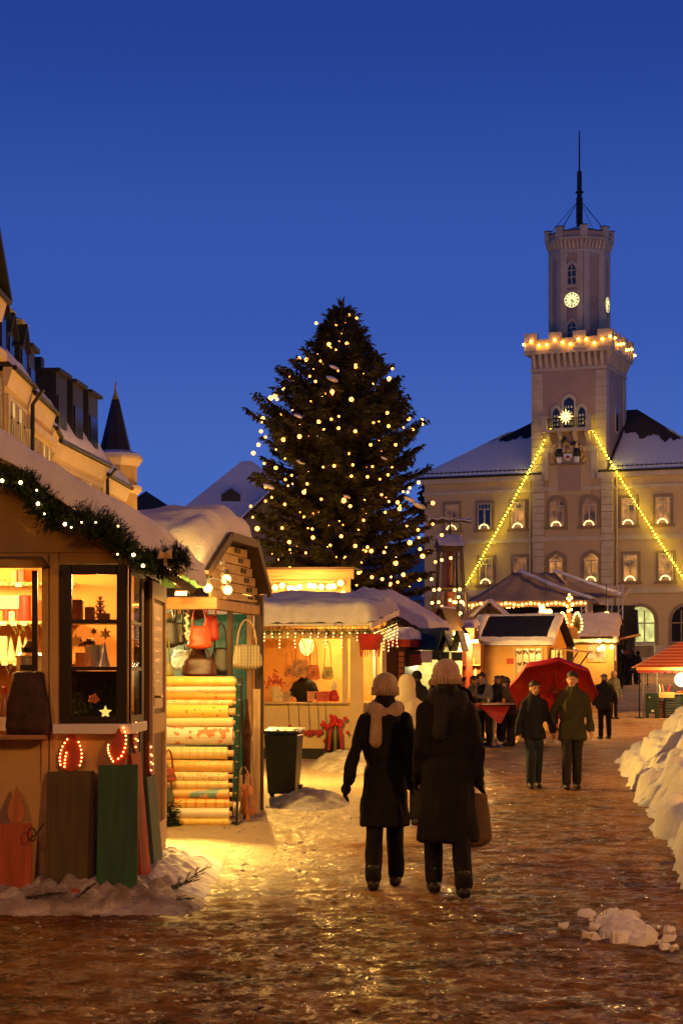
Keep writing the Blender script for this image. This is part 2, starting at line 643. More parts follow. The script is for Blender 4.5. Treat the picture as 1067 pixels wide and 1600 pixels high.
def build_ground():
    ds = [-60, -30, -10, 0, 4]
    d = 7.0
    while d < 60:
        ds.append(d); d += max(.028, d * d / 3300.0)
    while d < 160:
        ds.append(d); d += 1.2
    ds += [170, 190, 220, 270, 340, 450, 600, 900]
    nx = 520
    vs, mk, fs = [], [], []
    for d in ds:
        hw = 14 + .34 * max(d, 0)
        if d > 160: hw = 14 + .34 * 160 + (d - 160) * 1.2
        if d < 5: hw = 14 + .34 * 5
        for i in range(nx + 1):
            t = 2 * i / nx - 1
            x = hw * (.26 * t + .74 * t ** 3)
            z = ground(d)
            if 6 < d < 70:
                k = 1.0 if d < 40 else (70 - d) / 30
                z += k * (.024 * mn.noise(Vector((x * .45, d * .30, 1))) + .009 * mn.noise(Vector((x * 1.5, d * 1.1, 5))) + .008 * mn.noise(Vector((x * 4.2, d * 3.4, 9))))
                if d < 26: z += (.0075 * mn.noise(Vector((x * 15, d * 11, 7))) + .005 * mn.noise(Vector((x * 31, d * 20, 3)))) * min(1, (26 - d) / 6)
                z += k * .010 * mn.noise(Vector((x * 11, d * 9, 2))) + k * .018 * (cells(x, d, 2.6, 4.0) - .5) * max(0, mn.noise(Vector((x * .7, d * .5, 11))) + .35)
            # snow lies along the fronts of the stalls
            q = x - stall_line(max(d, 5))
            s = max(0, min(1, (2.0 - q + .8 * mn.noise(Vector((x * .8, d * .5, 3)))) / 1.1)) if d > 11 else .1
            if d < 15.6: s *= max(0, min(1, (d - 12.8) / 2.4))
            s = max(s, .55 * max(0, min(1, (x - (2.2 + (d - 14) * .1)) / .8)) if d > 12 else s)
            vs.append((x, d, z)); mk.append(s)
    n = nx + 1
    for j in range(len(ds) - 1):
        for i in range(nx):
            k = j * n + i
            fs.append((k, k + 1, k + n + 1, k + n))
    me = bpy.data.meshes.new('ground')
    me.from_pydata(vs, [], fs)
    at = me.attributes.new('snowmask', 'FLOAT', 'POINT')
    at.data.foreach_set('value', mk)
    me.polygons.foreach_set('use_smooth', [True] * len(fs))
    me.materials.append(ground_material())
    o = bpy.data.objects.new('ground', me)
    COL.objects.link(o)
    o['kind'] = 'structure'


build_ground()


# ---- ploughed snow bank by the lane
lump_rng = random.Random(5)


def snow_lump(mb, c, r, seed):
    n, m_ = 14, 9
    vs, fs = [], []
    base = MB(); base.sph((0, 0, 0), 1.0, n, m_)
    rr_ = Matrix.Rotation(seed * 1.3, 3, 'Z') @ Matrix.Rotation(math.sin(seed * 5) * .9, 3, 'X')
    for p in base.v:
        p = Vector(p)
        p = Vector([math.copysign(abs(q) ** .62, q) for q in p])
        k = .9 + .45 * mn.noise(p * 1.2 + Vector((seed, 0, 0))) + .32 * mn.noise(p * 2.9 + Vector((0, seed, 0))) + .14 * mn.noise(p * 7 + Vector((0, seed, 0)))
        vs.append(Vector(c) + rr_ @ Vector((p.x * r * k, p.y * r * k * .85, p.z * r * k * .55)))
    mb.add(vs, base.f)




def pile(name, x0, x1, y0, y1, dx, dy, base, lumps, seed, parent=None, kind=None, fine=1.0):
    """snow pile: a height field with broken clods bedded in it, then grain"""
    nx, ny = int((x1 - x0) / dx), int((y1 - y0) / dy)
    xs = np.linspace(x0, x1, nx + 1); ys = np.linspace(y0, y1, ny + 1)
    Z = np.array([[base(x, y) for x in xs] for y in ys])
    rg = random.Random(seed)
    for (x, y, z, r) in lumps:
        rx, ry, rz = r * rg.uniform(.7, 1.3), r * rg.uniform(.7, 1.4), r * rg.uniform(.4, .75)
        m = max(rx, ry) * 1.2
        i0, i1 = np.searchsorted(xs, [x - m, x + m]); j0, j1 = np.searchsorted(ys, [y - m, y + m])
        if i1 <= i0 or j1 <= j0: continue
        A = rg.uniform(0, 3.1); p = rg.uniform(2.0, 3.6); tx, ty_ = rg.uniform(-.35, .35), rg.uniform(-.35, .35)
        X_, Y_ = np.meshgrid(xs[i0:i1] - x, ys[j0:j1] - y)
        U = (X_ * math.cos(A) + Y_ * math.sin(A)) / rx; W_2 = (-X_ * math.sin(A) + Y_ * math.cos(A)) / ry
        q = 1 - np.abs(U) ** p - np.abs(W_2) ** p
        H = np.where(q > 0, z + rz * np.clip(q, 0, 1) ** (1 / p) + tx * X_ + ty_ * Y_, -9)
        Z[j0:j1, i0:i1] = np.maximum(Z[j0:j1, i0:i1], H)
    for _ in range(2 if fine > .9 else 0):
        Zp = np.pad(Z, 1, mode='edge')
        Z = (Zp[1:-1, 1:-1] * 2 + Zp[:-2, 1:-1] + Zp[2:, 1:-1] + Zp[1:-1, :-2] + Zp[1:-1, 2:]) / 6
    gy, gx = np.gradient(Z, dy, dx)
    vs = []
    for j, y in enumerate(ys):
        for i, x in enumerate(xs):
            z = Z[j, i]
            if z > -.02:
                z += fine * (.030 * mn.noise(Vector((x * 4, y * 4, 1))) + .032 * mn.noise(Vector((x * 9, y * 9, 5 + z * 6))) + .022 * mn.noise(Vector((x * 21, y * 21, 2 + z * 12))))
                # clods bulge out of the steep faces
                sl = min(1.5, abs(gx[j, i])) * fine
                x_ = x + sl * (.022 * mn.noise(Vector((y * 5, z * 5, 3))) + .022 * mn.noise(Vector((y * 12, z * 12, 8))))
                y_ = y + sl * .035 * mn.noise(Vector((x * 6, z * 6, 5)))
            else:
                x_, y_ = x, y
            vs.append((x_, y_, ground(y) + z))
    fs = []
    for j in range(ny):
        for i in range(nx):
            k = j * (nx + 1) + i
            if max(Z[j, i], Z[j + 1, i], Z[j, i + 1], Z[j + 1, i + 1]) > -.05: fs.append((k, k + 1, k + nx + 2, k + nx + 1))
    mb = MB(); mb.add(vs, fs)
    return mb.build(name, SNOW, parent, smooth=True, recalc=False, kind=kind)


def bank_base(x, y):
    cx_ = 3.80 + (y - 12.5) * .118
    w = 1.36 + .26 * mn.noise(Vector((0, y * .6, 4))) + .12 * mn.noise(Vector((0, y * 2.7, 2))) + .07 * mn.noise(Vector((x * 3, y * 7, 2)))
    q = (x - cx_) / w
    if q < -1: return -.12
    prof = max(0, 1 - abs(q)) ** .92 if q < 0 else max(.45, 1 - .06 * q * q)
    v = (y - 14.6) / 25
    end = max(0, min(1, v / .06)) * max(0, min(1, (1 - v) / .22))
    h = 1.22 * prof * end ** .6 * (1 + .25 * mn.noise(Vector((x * .6, y * .45, 7))))
    return h - .06


lumps = []
for k in range(2600):
    y = 14.8 + 24 * lump_rng.random() ** 1.2
    cx_ = 3.62 + (y - 12.5) * .118
    x = cx_ - 1.22 + 1.9 * lump_rng.random() ** .95
    r = .03 + .24 * lump_rng.random() ** 4.0
    z = max(bank_base(x, y), -.03)
    if x < cx_ - 1.0: r = min(r, .085)
    lumps.append((x, y, z - r * .15, r))
o = pile('snow_bank', 2.0, 9.6, 12.4, 39.6, .034, .045, bank_base, lumps, 3, kind='stuff')
tag(o, 'long lumpy bank of shovelled snow beside the lane', 'snow bank')

# small broken heap out on the lane
t = thing('snow_heap', 'small broken heap of snow lumps alone on the dark ice', 'snow heap', (1.88, 12.5, 0))
lumps = []
for k in range(130):
    x, y, r = lump_rng.gauss(1.86, .09), lump_rng.gauss(12.6, .36), .015 + .055 * lump_rng.random() ** 2.2
    lumps.append((x, y, max(0, .07 - abs(x - 1.86) * .5 - abs(y - 12.6) * .09) * lump_rng.random(), r))
hp_ = pile('heap', 1.5, 2.3, 11.2, 14.0, .009, .02, lambda x, y: -.1 if (x - 1.86) ** 2 / .03 + (y - 12.6) ** 2 / .5 > 1 else .085 * (1 - (x - 1.86) ** 2 / .03 - (y - 12.6) ** 2 / .5), lumps, 8, t, fine=.7)
hp_.location = (-1.88, -12.5, 0)
for k in range(16):
    x, y, r = lump_rng.gauss(0, .20), lump_rng.gauss(0, .6), .010 + .035 * lump_rng.random() ** 2
    if k < 4:
        x, y, r = ((.02, -.35, .055), (.16, -.5, .05), (.13, .7, .045), (-.22, .15, .04))[k]
    if k < 0:
        x, y, r = ((-.12, .45, .085), (-.03, .25, .075), (.05, -.2, .08), (.15, -.4, .06), (-.19, .1, .05), (.13, .7, .05), (.02, 0, .07))[k]
    mb = MB(); snow_lump(mb, (x, y, r * .4), r, k * 3.1); mb.build('lump', SNOW, t, smooth=True)


# snow shovelled against the candle booth
def heap_a(u, v):
    x = -4.0 + 3.05 * u
    y = 13.25 + 1.0 * v
    xx = (x + .95) / .9
    k = max(0, 1 - max(0, xx) ** 2) * min(1, (1 - u) / .12) if x > -1.9 else 1
    prof = math.sin(min(1, v * 1.25) * PI * .5) * min(1, (1 - v) / .02 + .6)
    h = .20 * prof * k * (1 + .5 * mn.noise(Vector((x * 1.6, y * 1.6, 3)))) + .07 * cells(x, y, 6.5, 1) * prof * k + .03 * mn.noise(Vector((x * 12, y * 12, 1))) * prof
    return Vector((x, y, h - .03))


o = mound('snow_heap', heap_a, SNOW_DIRTY, 130, 46)
tag(o, 'low crumbly snow ridge along the foot of the beige candle booth', 'snow heap')


def heap_b(u, v):
    x = -1.75 + .78 * u
    y = 13.5 + 4.4 * v
    e = min(1, u / .2) * min(1, (1 - u) / .65) * min(1, v / .18) * min(1, (1 - v) / .35)
    e = math.sin(e * PI / 2)
    h = .22 * e * (1 + .4 * mn.noise(Vector((x * 1.5, y * 1.5, 8)))) + .06 * cells(x, y, 5.5, 4) * e + .025 * mn.noise(Vector((x * 11, y * 11, 2))) * e
    return Vector((x, y, h - .035))


o = mound('snow_heap', heap_b, SNOW, 56, 130)
tag(o, 'rounded snow heap with fir twigs beside the booth door', 'snow heap')


def heap_c(cx_, cy_, rx, ry, h0, seed):
    def fn(u, v):
        a, b_ = u * 2 - 1, v * 2 - 1
        x, y = cx_ + a * rx, cy_ + b_ * ry
        e = max(0, 1 - (a * a + b_ * b_)) ** .8
        h = h0 * e * (1 + .5 * mn.noise(Vector((x * 1.4 + seed, y * 1.4, 8)))) + .08 * cells(x, y, 4.5, seed) * e
        return Vector((x, y, ground(y) + h - .03))
    return fn


for (a, lab) in (((-.42, 25.6, .55, 1.6, .16, 3), 'trodden snow heap round the foot of the black bin'),
                 ((.35, 35.6, 1.0, 2.4, .34, 5), 'snow heap in front of the cream booth counter')):
    o = mound('snow_heap', heap_c(*a), SNOW_DIRTY, 50, 50)
    tag(o, lab, 'snow heap')


# ---- street lamps added out of view to supply the square's warm light
LAMP_GLOW = emis('lamp_glow', (1.0, .60, .25), 14.0)


def unseen_street_lamp(x, y, h, power, label, col=(1.0, .40, .045)):
    g = ground(y)
    t = thing('unseen_street_lamp', label, 'street lamp', (x, y, g), 0, 'unseen street lamps added round the square')
    mb = MB(); mb.lathe([(.14, 0), (.14, .3), (.08, .4), (.055, h - .5), (.05, h - .1), (.09, h - .05)], n=10)
    mb.build('pole', IRON, t, smooth=True)
    mb = MB(); mb.lathe([(.11, h - .05), (.19, h + .42)], n=8)
    mb.build('lantern_glass', LAMP_GLOW, t)
    mb = MB(); mb.lathe([(.27, h + .42), (.06, h + .62), (.02, h + .74)], n=8)
    mb.build('lantern_cap', IRON, t)
    point('lamp_light', (0, 0, h - .12), power, col, .16, t)


unseen_street_lamp(9.2, 20, 6.0, 3400, 'unseen tall iron street lamp beyond the snow bank')
unseen_street_lamp(5.6, 3.5, 6.0, 3900, 'unseen iron street lamp nearest the viewer beside the lane')
unseen_street_lamp(-4.8, 4, 5.0, 1000, 'added iron street lamp behind the viewer on the booths side')  # added to brighten the front of the candle booth
unseen_street_lamp(16, 58, 6.5, 7500, 'unseen iron street lamp beyond the striped market canopy')
unseen_street_lamp(-4.9, 60, 5.0, 2800, 'unseen iron street lamp behind the candle booth', (1, .50, .11))
unseen_street_lamp(-4.6, 73, 5.0, 2800, 'unseen iron street lamp behind the gift wrap booth before the houses', (1, .50, .11))
unseen_street_lamp(-5.0, 86, 5.0, 2800, 'unseen iron street lamp near the corner turret house', (1, .50, .11))
unseen_street_lamp(26, 131, 8.0, 5500, 'unseen tall iron street lamp beside the town hall', (1, .56, .18))
unseen_street_lamp(24, 104, 9.0, 9000, 'added tall iron street lamp across the square from the marquee', (1, .5, .12))  # added to warm the marquee roof
unseen_street_lamp(3.6, 126, 7.0, 5500, 'unseen tall iron street lamp behind the christmas tree', (1, .56, .18))


def hidden_fill_lamp(x, y, h, power, label):
    """added fill lamp on a short pole, hidden behind the booth roofs"""
    t = thing('hidden_fill_lamp', label, 'lamp', (x, y, ground(y)))
    mb = MB(); mb.cyl((0, 0, 0), (0, 0, h), .03, .025, 8); mb.build('pole', IRON, t)
    mb = MB(); mb.lathe([(.05, h), (.07, h + .05), (.07, h + .12), (.04, h + .16)], n=10); mb.build('lamp_glass', BULB, t, smooth=True)
    mb = MB(); mb.lathe([(.09, h + .161), (.03, h + .20)], n=10); mb.build('lamp_cap', IRON, t)
    point('lamp_light', (.09, -.02, h + .06), power, (1.0, .54, .09), .06, t)


hidden_fill_lamp(-2.0, 19.2, 2.72, 400, 'added fill lamp on a pole in the gap between candle booth and gift wrap booth')  # added to light the rack, lane and snow bank from the left
hidden_fill_lamp(-1.5, 30.5, 2.9, 2500, 'added fill lamp on a pole behind the gift wrap booth')  # added to light the lane and the cream booth front


# crumbs of ice and grit strewn over the trodden lane
rgc = random.Random(41)
mb = MB()
for k in range(5200):
    y = 8.5 + 26 * rgc.random() ** 1.7
    x = rgc.uniform(-.2, .2) * y * 1.05 + rgc.gauss(.2, .4)
    if mn.noise(Vector((x * .9, y * .6, 5))) + rgc.uniform(-.3, .3) < -.05: continue
    r = .004 + .022 * rgc.random() ** 4
    z = .028 * mn.noise(Vector((x * .45, y * .30, 1))) + .016 * mn.noise(Vector((x * 1.5, y * 1.1, 5)))
    base = [(1, 0, 0), (0, 1, 0), (-1, 0, 0), (0, -1, 0), (0, 0, 1), (0, 0, -1)]
    vs = [(x + a * r * rgc.uniform(.6, 1.4), y + b_ * r * rgc.uniform(.6, 1.4), z + .004 + c * r * rgc.uniform(.3, .8)) for a, b_, c in base]
    mb.add(vs, [(0, 1, 4), (1, 2, 4), (2, 3, 4), (3, 0, 4), (1, 0, 5), (2, 1, 5), (3, 2, 5), (0, 3, 5)])
o = mb.build('ice_crumbs', SNOW_DIRTY, kind='stuff', recalc=False)
tag(o, 'crumbs of ice and grit strewn over the trodden lane', 'ice')
# ================================================================== town hall
HX, HD, HA = 17.7, 150.0, R(22)
HB = ground(HD)
ca, sa = math.cos(HA), math.sin(HA)


def hs(px, o=0.0):
    k = (px - CX) / F
    return (k * (HD + o * ca) - HX - o * sa) / (ca + k * sa)


def hz(px, py, o=0.0):
    d = HD - hs(px, o) * sa + o * ca
    return EYE + (HZ - py) * d / F - HB


HALL = thing('town_hall', 'cream town hall with tall octagonal clock tower and snowy hipped roof', 'town hall', (HX, HD, HB), -HA)
M_HALL = mat('town_hall_plaster', (.46, .33, .17), rough=.8, var=.10, scale=.6, bump=.15, bscale=14)
M_ROSE = mat('rose_plaster', (.34, .225, .17), rough=.8, var=.12, scale=.8, bump=.15, bscale=14)
M_BAY = mat('bay_plaster', (.43, .30, .17), rough=.8, var=.1, scale=.6, bump=.15, bscale=14)
M_TRIM = mat('pale_stone', (.45, .36, .25), rough=.75, var=.14, scale=1.2, bump=.2, bscale=18)
M_BROWN = mat('brown_sandstone', (.23, .155, .09), rough=.8, var=.2, scale=2, bump=.2)
M_WARMWIN = lit_window('warm_room', (1.0, .40, .08), .75, 1.3, .1)
M_WARMWIN2 = lit_window('dim_warm_room', (1.0, .36, .07), .3, 1.1, .1)
M_GREENWIN = lit_window('bright_office', (.95, .92, .28), 1.1, 1.2, .45)
M_WINFRAME = mat('white_window_frame', (.42, .35, .24), rough=.5, var=.08, bump=.05)

EAVE, HL, HW = 14.35, 11.9, 15.0
mb = MB()
mb.span((-HL, 0, -.5), (HL, HW, EAVE))
mb.build('wall', M_HALL, HALL)
# centre bay under the tower
sL, sR = hs(832, -.35), hs(958, -.35)
mb = MB()
mb.span((sL, -.35, -.5), (sR, .2, EAVE - .35))
mb.build('centre_bay', M_BAY, HALL)
# bands and cornices
for (z0, z1, dp, nm) in ((EAVE - .35, EAVE + .12, .45, 'cornice'), (EAVE - 1.25, EAVE - .95, .16, 'cornice_band'), (9.15, 9.5, .20, 'string_course'), (5.0, 5.45, .26, 'string_course'), (-.4, 1.0, .14, 'plinth')):
    MB().span((-HL - .1, -dp, z0), (sL - .063, .1, z1)).build(nm, M_TRIM, HALL)
    MB().span((sR + .063, -dp, z0), (HL + .1, .1, z1)).build(nm, M_TRIM, HALL)
    if nm not in ('cornice',):
        MB().span((sL - .06, -.35 - dp, z0), (sR + .06, -.05, z1)).build(nm, M_TRIM, HALL)
# pilasters of the bay: stone blocks
for s0 in (sL + .05, sR - .95):
    z = -.4
    while z < EAVE - .6:
        mb = MB(); mb.span((s0, -.52, z), (s0 + .9, -.34, z + .53)); mb.build('stone', M_TRIM, HALL, bevel=.03); z += .56
# stepped gable over the bay
gz = EAVE - .62
mid = hs(890, -.4)
mb = MB()
mb.span((sL - .1, -.62, EAVE - .42), (mid - 2.0, -.1, EAVE + .05))
mb.span((mid + 2.0, -.62, EAVE - .42), (sR + .1, -.1, EAVE + .05))
mb.span((mid - 2.2, -.62, EAVE - .42), (mid - 1.7, -.1, EAVE + 2.0))
mb.span((mid + 1.7, -.62, EAVE - .42), (mid + 2.2, -.1, EAVE + 2.0))
mb.span((mid - 2.35, -.66, EAVE + 1.75), (mid + 2.35, -.06, EAVE + 2.1))
mb.build('stepped_gable', M_TRIM, HALL)
mb = MB(); mb.span((mid - 1.7, -.5, EAVE - 1.6), (mid + 1.7, -.1, EAVE + 1.8)); mb.build('gable_panel', M_HALL, HALL)
mb = MB(); mb.span((mid - .9, -.56, EAVE - 1.3), (mid + .9, -.49, EAVE + .7)); mb.build('gable_niche', M_ROSE, HALL)

# hipped roof with snow
rp_z, ri = EAVE + 5.9, 7.6
ov = .5
mb = MB()
A = (-HL - ov, -ov, EAVE + .1); B = (HL + ov, -ov, EAVE + .1); C_ = (HL + ov, HW + ov, EAVE + .1); D_ = (-HL - ov, HW + ov, EAVE + .1)
E_ = (-HL + 8.2, HW / 2, rp_z); G_ = (HL - 8.2, HW / 2, rp_z)
mb.add([A, B, C_, D_, E_, G_], [(0, 1, 5, 4), (1, 2, 5), (2, 3, 4, 5), (3, 0, 4), (3, 2, 1, 0)])
roof = mb.build('roof', SLATE, HALL)


def roof_snow(s0, s1, lo, hi, seed, drop):
    """snow lying on the front slope from the eave up, ragged along its upper edge"""
    nu, nv = 90, 24
    vs, fs = [], []
    for j in range(nv + 1):
        for i in range(nu + 1):
            u, v = i / nu, j / nv
            s = s0 + (s1 - s0) * u
            top = hi(u) + .10 * mn.noise(Vector((s * .9, seed, 0))) + .06 * mn.noise(Vector((s * 3.2, seed, 4)))
            top = max(lo + .02, min(top, .985))
            t = lo + (top - lo) * v
            y = -ov + (HW / 2 + ov) * t
            z = EAVE + .1 + (rp_z - EAVE - .1) * t
            e = min(1, min(u, 1 - u) / .02) * min(1, min(v, 1 - v) / .1)
            # stay inside the hips
            lim = HL + ov - (8.2 + ov) * t - .12
            s = max(-lim, min(lim, s))
            vs.append(Vector((s, y - .02, z + .03 + .20 * math.sqrt(max(0, e)))))
    for j in range(nv):
        for i in range(nu):
            k = j * (nu + 1) + i
            fs.append((k, k + 1, k + nu + 2, k + nu + 1))
    mb = MB(); mb.add(vs, fs)
    mb.build('snow_cover', SNOW, HALL, smooth=True, recalc=False)


roof_snow(-HL - .4, sL + .4, .02, lambda u: .52 + .10 * u + .42 * max(0, .5 - u), 2, 0)
roof_snow(sR - .4, HL + .4, .02, lambda u: .62 - .18 * math.exp(-((u - .45) / .25) ** 2), 6, 0)
mb = MB()
for k in range(64):
    s = -HL + k * 2 * HL / 63
    if sL - .2 < s < sR + .2: continue
    mb.span((s - .02, -.25, EAVE + .25), (s + .02, -.2, EAVE + .65))
mb.span((-HL, -.26, EAVE + .5), (sL - .2, -.2, EAVE + .56)); mb.span((sR + .2, -.26, EAVE + .5), (HL, -.2, EAVE + .56))
mb.build('snow_guard', IRON, HALL)
mb = MB()
mb.tube([(-HL - .6, -ov - .1, EAVE + .12), (sL - .1, -ov - .1, EAVE + .12)], .1, 6); mb.tube([(sR + .1, -ov - .1, EAVE + .12), (HL + .6, -ov - .1, EAVE + .12)], .1, 6)
mb.build('gutter', IRON, HALL)
for s in (sL - .25, sR + .25):
    mb = MB(); mb.tube([(s, -.32, 0), (s, -.32, EAVE)], .07, 6); mb.build('downpipe', M_TRIM, HALL)


def pointed(w, h, rise, n=6, o=0.0):
    """outline of a pointed-arch opening, base at z=0, in the x-z plane"""
    pts = [(-w / 2, 0), (w / 2, 0)]
    for k in range(n + 1):
        t = k / n
        pts.append((w / 2 * (1 - t ** 1.6), h - rise + rise * (t ** .75)))
    for k in range(n - 1, -1, -1):
        t = k / n
        pts.append((-w / 2 * (1 - t ** 1.6), h - rise + rise * (t ** .75)))
    return [(x, o, z) for x, z in pts]


def round_arch(w, h, rise, n=8):
    pts = [(-w / 2, 0), (w / 2, 0)]
    for k in range(n + 1):
        t = PI * k / n
        pts.append((w / 2 * math.cos(t), h - rise + rise * math.sin(t)))
    return [(x, 0, z) for x, z in pts]


def shift(pts, x, y, z):
    return [(a + x, b + y, c + z) for a, b, c in pts]


def hall_window(parent, s, y, z, w, h, pane_m, arch=None, mull=True):
    """surround > pane, frame as sub-parts"""
    out = {None: [(-w / 2 - .2, 0, -.2), (w / 2 + .2, 0, -.2), (w / 2 + .2, 0, h + .25), (-w / 2 - .2, 0, h + .25)]}
    mb = MB()
    if arch:
        mb.prism(shift(pointed(w + .5, h + .5, arch + .1), s, y, z - .2), (0, -.14, 0))
    else:
        mb.prism(shift(out[None], s, y, z), (0, -.12, 0))
    mb.span((s - w / 2 - .32, y - .25, z - .28), (s + w / 2 + .32, y - .05, z - .1))
    win = mb.build('window', M_BROWN, parent)
    mb = MB()
    if arch:
        mb.prism(shift(pointed(w, h, arch), s, y - .15, z), (0, -.02, 0))
    else:
        mb.span((s - w / 2, y - .17, z), (s + w / 2, y - .15, z + h))
    mb.build('pane', pane_m, win)
    mb = MB()
    f = .075
    ht = h * (.72 if arch else .74)
    mb.span((s - w / 2, y - .21, z), (s - w / 2 + f, y - .165, z + ht + (0 if arch else h * .26)))
    mb.span((s + w / 2 - f, y - .21, z), (s + w / 2, y - .165, z + ht + (0 if arch else h * .26)))
    mb.span((s - f * .7, y - .22, z + f), (s + f * .7, y - .165, z + ht - .003))
    mb.span((s - w / 2 + f, y - .23, z), (s + w / 2 - f, y - .166, z + f))
    mb.span((s - w / 2 + f, y - .23, z + ht), (s + w / 2 - f, y - .166, z + ht + f))
    if not arch:
        mb.span((s - w / 2 + f, y - .22, z + h - f), (s + w / 2 - f, y - .166, z + h))
        for q in (-.25, 0, .25):
            mb.span((s + q * w - .02, y - .2, z + ht + f + .002), (s + q * w + .02, y - .166, z + h - f - .002))
    else:
        for q in (-.2, .2):
            mb.span((s + q * w - .02, y - .2, z + ht + f + .002), (s + q * w + .02, y - .166, z + h - .2))
    mb.build('frame', M_WINFRAME, win)
    return win


def candle_arch(s, y, z, label):
    t = thing('candle_arch', label, 'candle arch', tuple(HALL.matrix_world @ Vector((s, y, z))), -HA, 'lit candle arches in the town hall windows')
    mb = MB(); mb.span((-.45, -.05, 0), (.45, .05, .06)); mb.build('base', WARM_WOOD_X, t)
    mb = MB()
    pts = [(.38 * math.cos(q), 0, .06 + .36 * math.sin(q)) for q in [PI * k / 10 for k in range(11)]]
    mb.tube(pts, .045, 6)
    mb.build('lit_arch', CANDLE_ARC, t)
    return t


bpy.context.view_layer.update()
UP = [706.8, 757.6, 810, 870, 921, 982, 1035.6]
LO = [707, 760, 813, 869, 924, 985, 1040]
ORD = ['first', 'second', 'third', 'fourth', 'fifth', 'sixth', 'seventh']
rngh = random.Random(8)
for row, (lst, z0, hgt) in enumerate(((UP, 10.35, 2.0), (LO, 6.0, 2.0))):
    for i, px in enumerate(lst):
        arch = i in (3, 4)
        yy = -.35 if arch else 0
        s = hs(px, yy)
        hall_window(HALL, s, yy, z0, 1.12, hgt + (.15 if arch else 0), (M_WARMWIN, M_WARMWIN2, DARK_GLASS, M_WARMWIN)[rngh.randrange(4)], .55 if arch else None)
        if (row, i) not in ((1, 2), (1, 0)):
            yb = -.28 + yy
            candle_arch(s, yb - .06, z0 - .06 if False else z0 - .1 + .0, 'glowing candle arch in the %s %s window of the town hall, counted from the tree' % (ORD[i], ('upper', 'lower')[row]))
# ground floor arches
for i, px in enumerate((707, 757, 810, 866, 925, 1000, 1072)):
    s = hs(px)
    yy = -.35 if i in (3, 4) else 0
    mb = MB(); mb.prism(shift(round_arch(2.75, 4.2, 1.35), s, yy, .05), (0, -.13, 0)); win = mb.build('arched_door', M_BROWN, HALL)
    mb = MB(); mb.prism(shift(round_arch(2.2, 3.9, 1.08), s, yy - .15, .07), (0, -.03, 0)); mb.build('pane', M_GREENWIN if i == 5 else DARK_GLASS, win)
    mb = MB()
    for q in (-.36, .36):
        mb.span((s + q - .05, yy - .24, 1.3), (s + q + .05, yy - .185, 3.65))
    mb.span((s - 1.1, yy - .25, 1.0), (s + 1.1, yy - .186, 1.28))
    mb.span((s - 1.1, yy - .23, 2.65), (s + 1.1, yy - .186, 2.75))
    mb.build('frame', M_WINFRAME if i == 5 else M_BROWN, win)
    mb = MB(); mb.span((s - 1.1, yy - .2, .07), (s + 1.1, yy - .186, .99)); mb.build('panel', M_HALL if i != 5 else M_BROWN, win)

# ---- tower
tL, tR = hs(831, -.3), hs(946, -.3)
TW = tR - tL
TD = TW * 1.08
tc = (tL + tR) / 2
ty0, ty1 = -.3, -.3 + TD
TZ = 22.6
mb = MB(); mb.span((tL, ty0, EAVE - 1), (tR, ty1, TZ)); tower = mb.build('tower', M_ROSE, HALL)
# corner stones
for (s0, y0) in ((tL - .06, ty0 - .06), (tR - .84, ty0 - .06), (tR - .84, ty1 - .84)):
    z = EAVE + .3
    while z < TZ - .5:
        mb = MB(); mb.span((s0, y0, z), (s0 + .9, y0 + .9, z + .62)); mb.build('corner_stone', M_TRIM, tower, bevel=.025); z += .645
# corbel band and parapet of the square tower
mb = MB(); mb.span((tL - .12, ty0 - .12, TZ - .1), (tR + .12, ty1 + .12, TZ + .12)); mb.build('band', M_TRIM, tower)
mb = MB(); mb.span((tL - .05, ty0 - .05, TZ), (tR + .05, ty1 + .05, TZ + 1.2)); mb.build('corbel_wall', M_ROSE, tower)


def corbel(cx_, cy_, nx_, ny_, z0, z1, out, w):
    """bracket standing out along (nx_, ny_)"""
    tx, tyv = -ny_, nx_
    a = Vector((cx_, cy_, 0)) - Vector((tx, tyv, 0)) * w / 2
    prof = [(0, z0), (out * .45, z0 + (z1 - z0) * .35), (out, z0 + (z1 - z0) * .8), (out, z1), (0, z1)]
    mb = MB()
    mb.prism([a + Vector((nx_, ny_, 0)) * q + Vector((0, 0, z)) for q, z in prof], Vector((tx, tyv, 0)) * w)
    return mb


nC = 12
for k in range(nC):
    s = tL + (k + .5) * TW / nC
    corbel(s, ty0 - .05, 0, -1, TZ + .12, TZ + 1.2, .42, .24).build('corbel', M_TRIM, tower)
    y = ty0 + (k + .5) * TD / nC
    corbel(tR + .05, y, 1, 0, TZ + .12, TZ + 1.2, .42, .24).build('corbel', M_TRIM, tower)
o_ = .52
mb = MB()
mb.span((tL - o_, ty0 - o_, TZ + 1.2), (tR + o_, ty1 + o_, TZ + 1.45))
mb.build('parapet_ledge', M_TRIM, tower)
mb = MB()
mb.span((tL - o_ + .06, ty0 - o_ + .06, TZ + 1.45), (tR + o_ - .06, ty0 - o_ + .36, TZ + 2.35))
mb.span((tL - o_ + .06, ty1 + o_ - .36, TZ + 1.45), (tR + o_ - .06, ty1 + o_ - .06, TZ + 2.35))
mb.span((tL - o_ + .06, ty0 - o_ + .362, TZ + 1.45), (tL - o_ + .36, ty1 + o_ - .362, TZ + 2.35))
mb.span((tR + o_ - .36, ty0 - o_ + .362, TZ + 1.45), (tR + o_ - .06, ty1 + o_ - .362, TZ + 2.35))
mb.build('parapet', M_TRIM, tower)
mer = []
for k in range(4):
    f = k / 3
    mer += [(tL - o_ + .55 + f * (TW + 2 * o_ - 1.1), ty0 - o_ + .2), (tR + o_ - .2, ty0 - o_ + .55 + f * (TD + 2 * o_ - 1.1))]
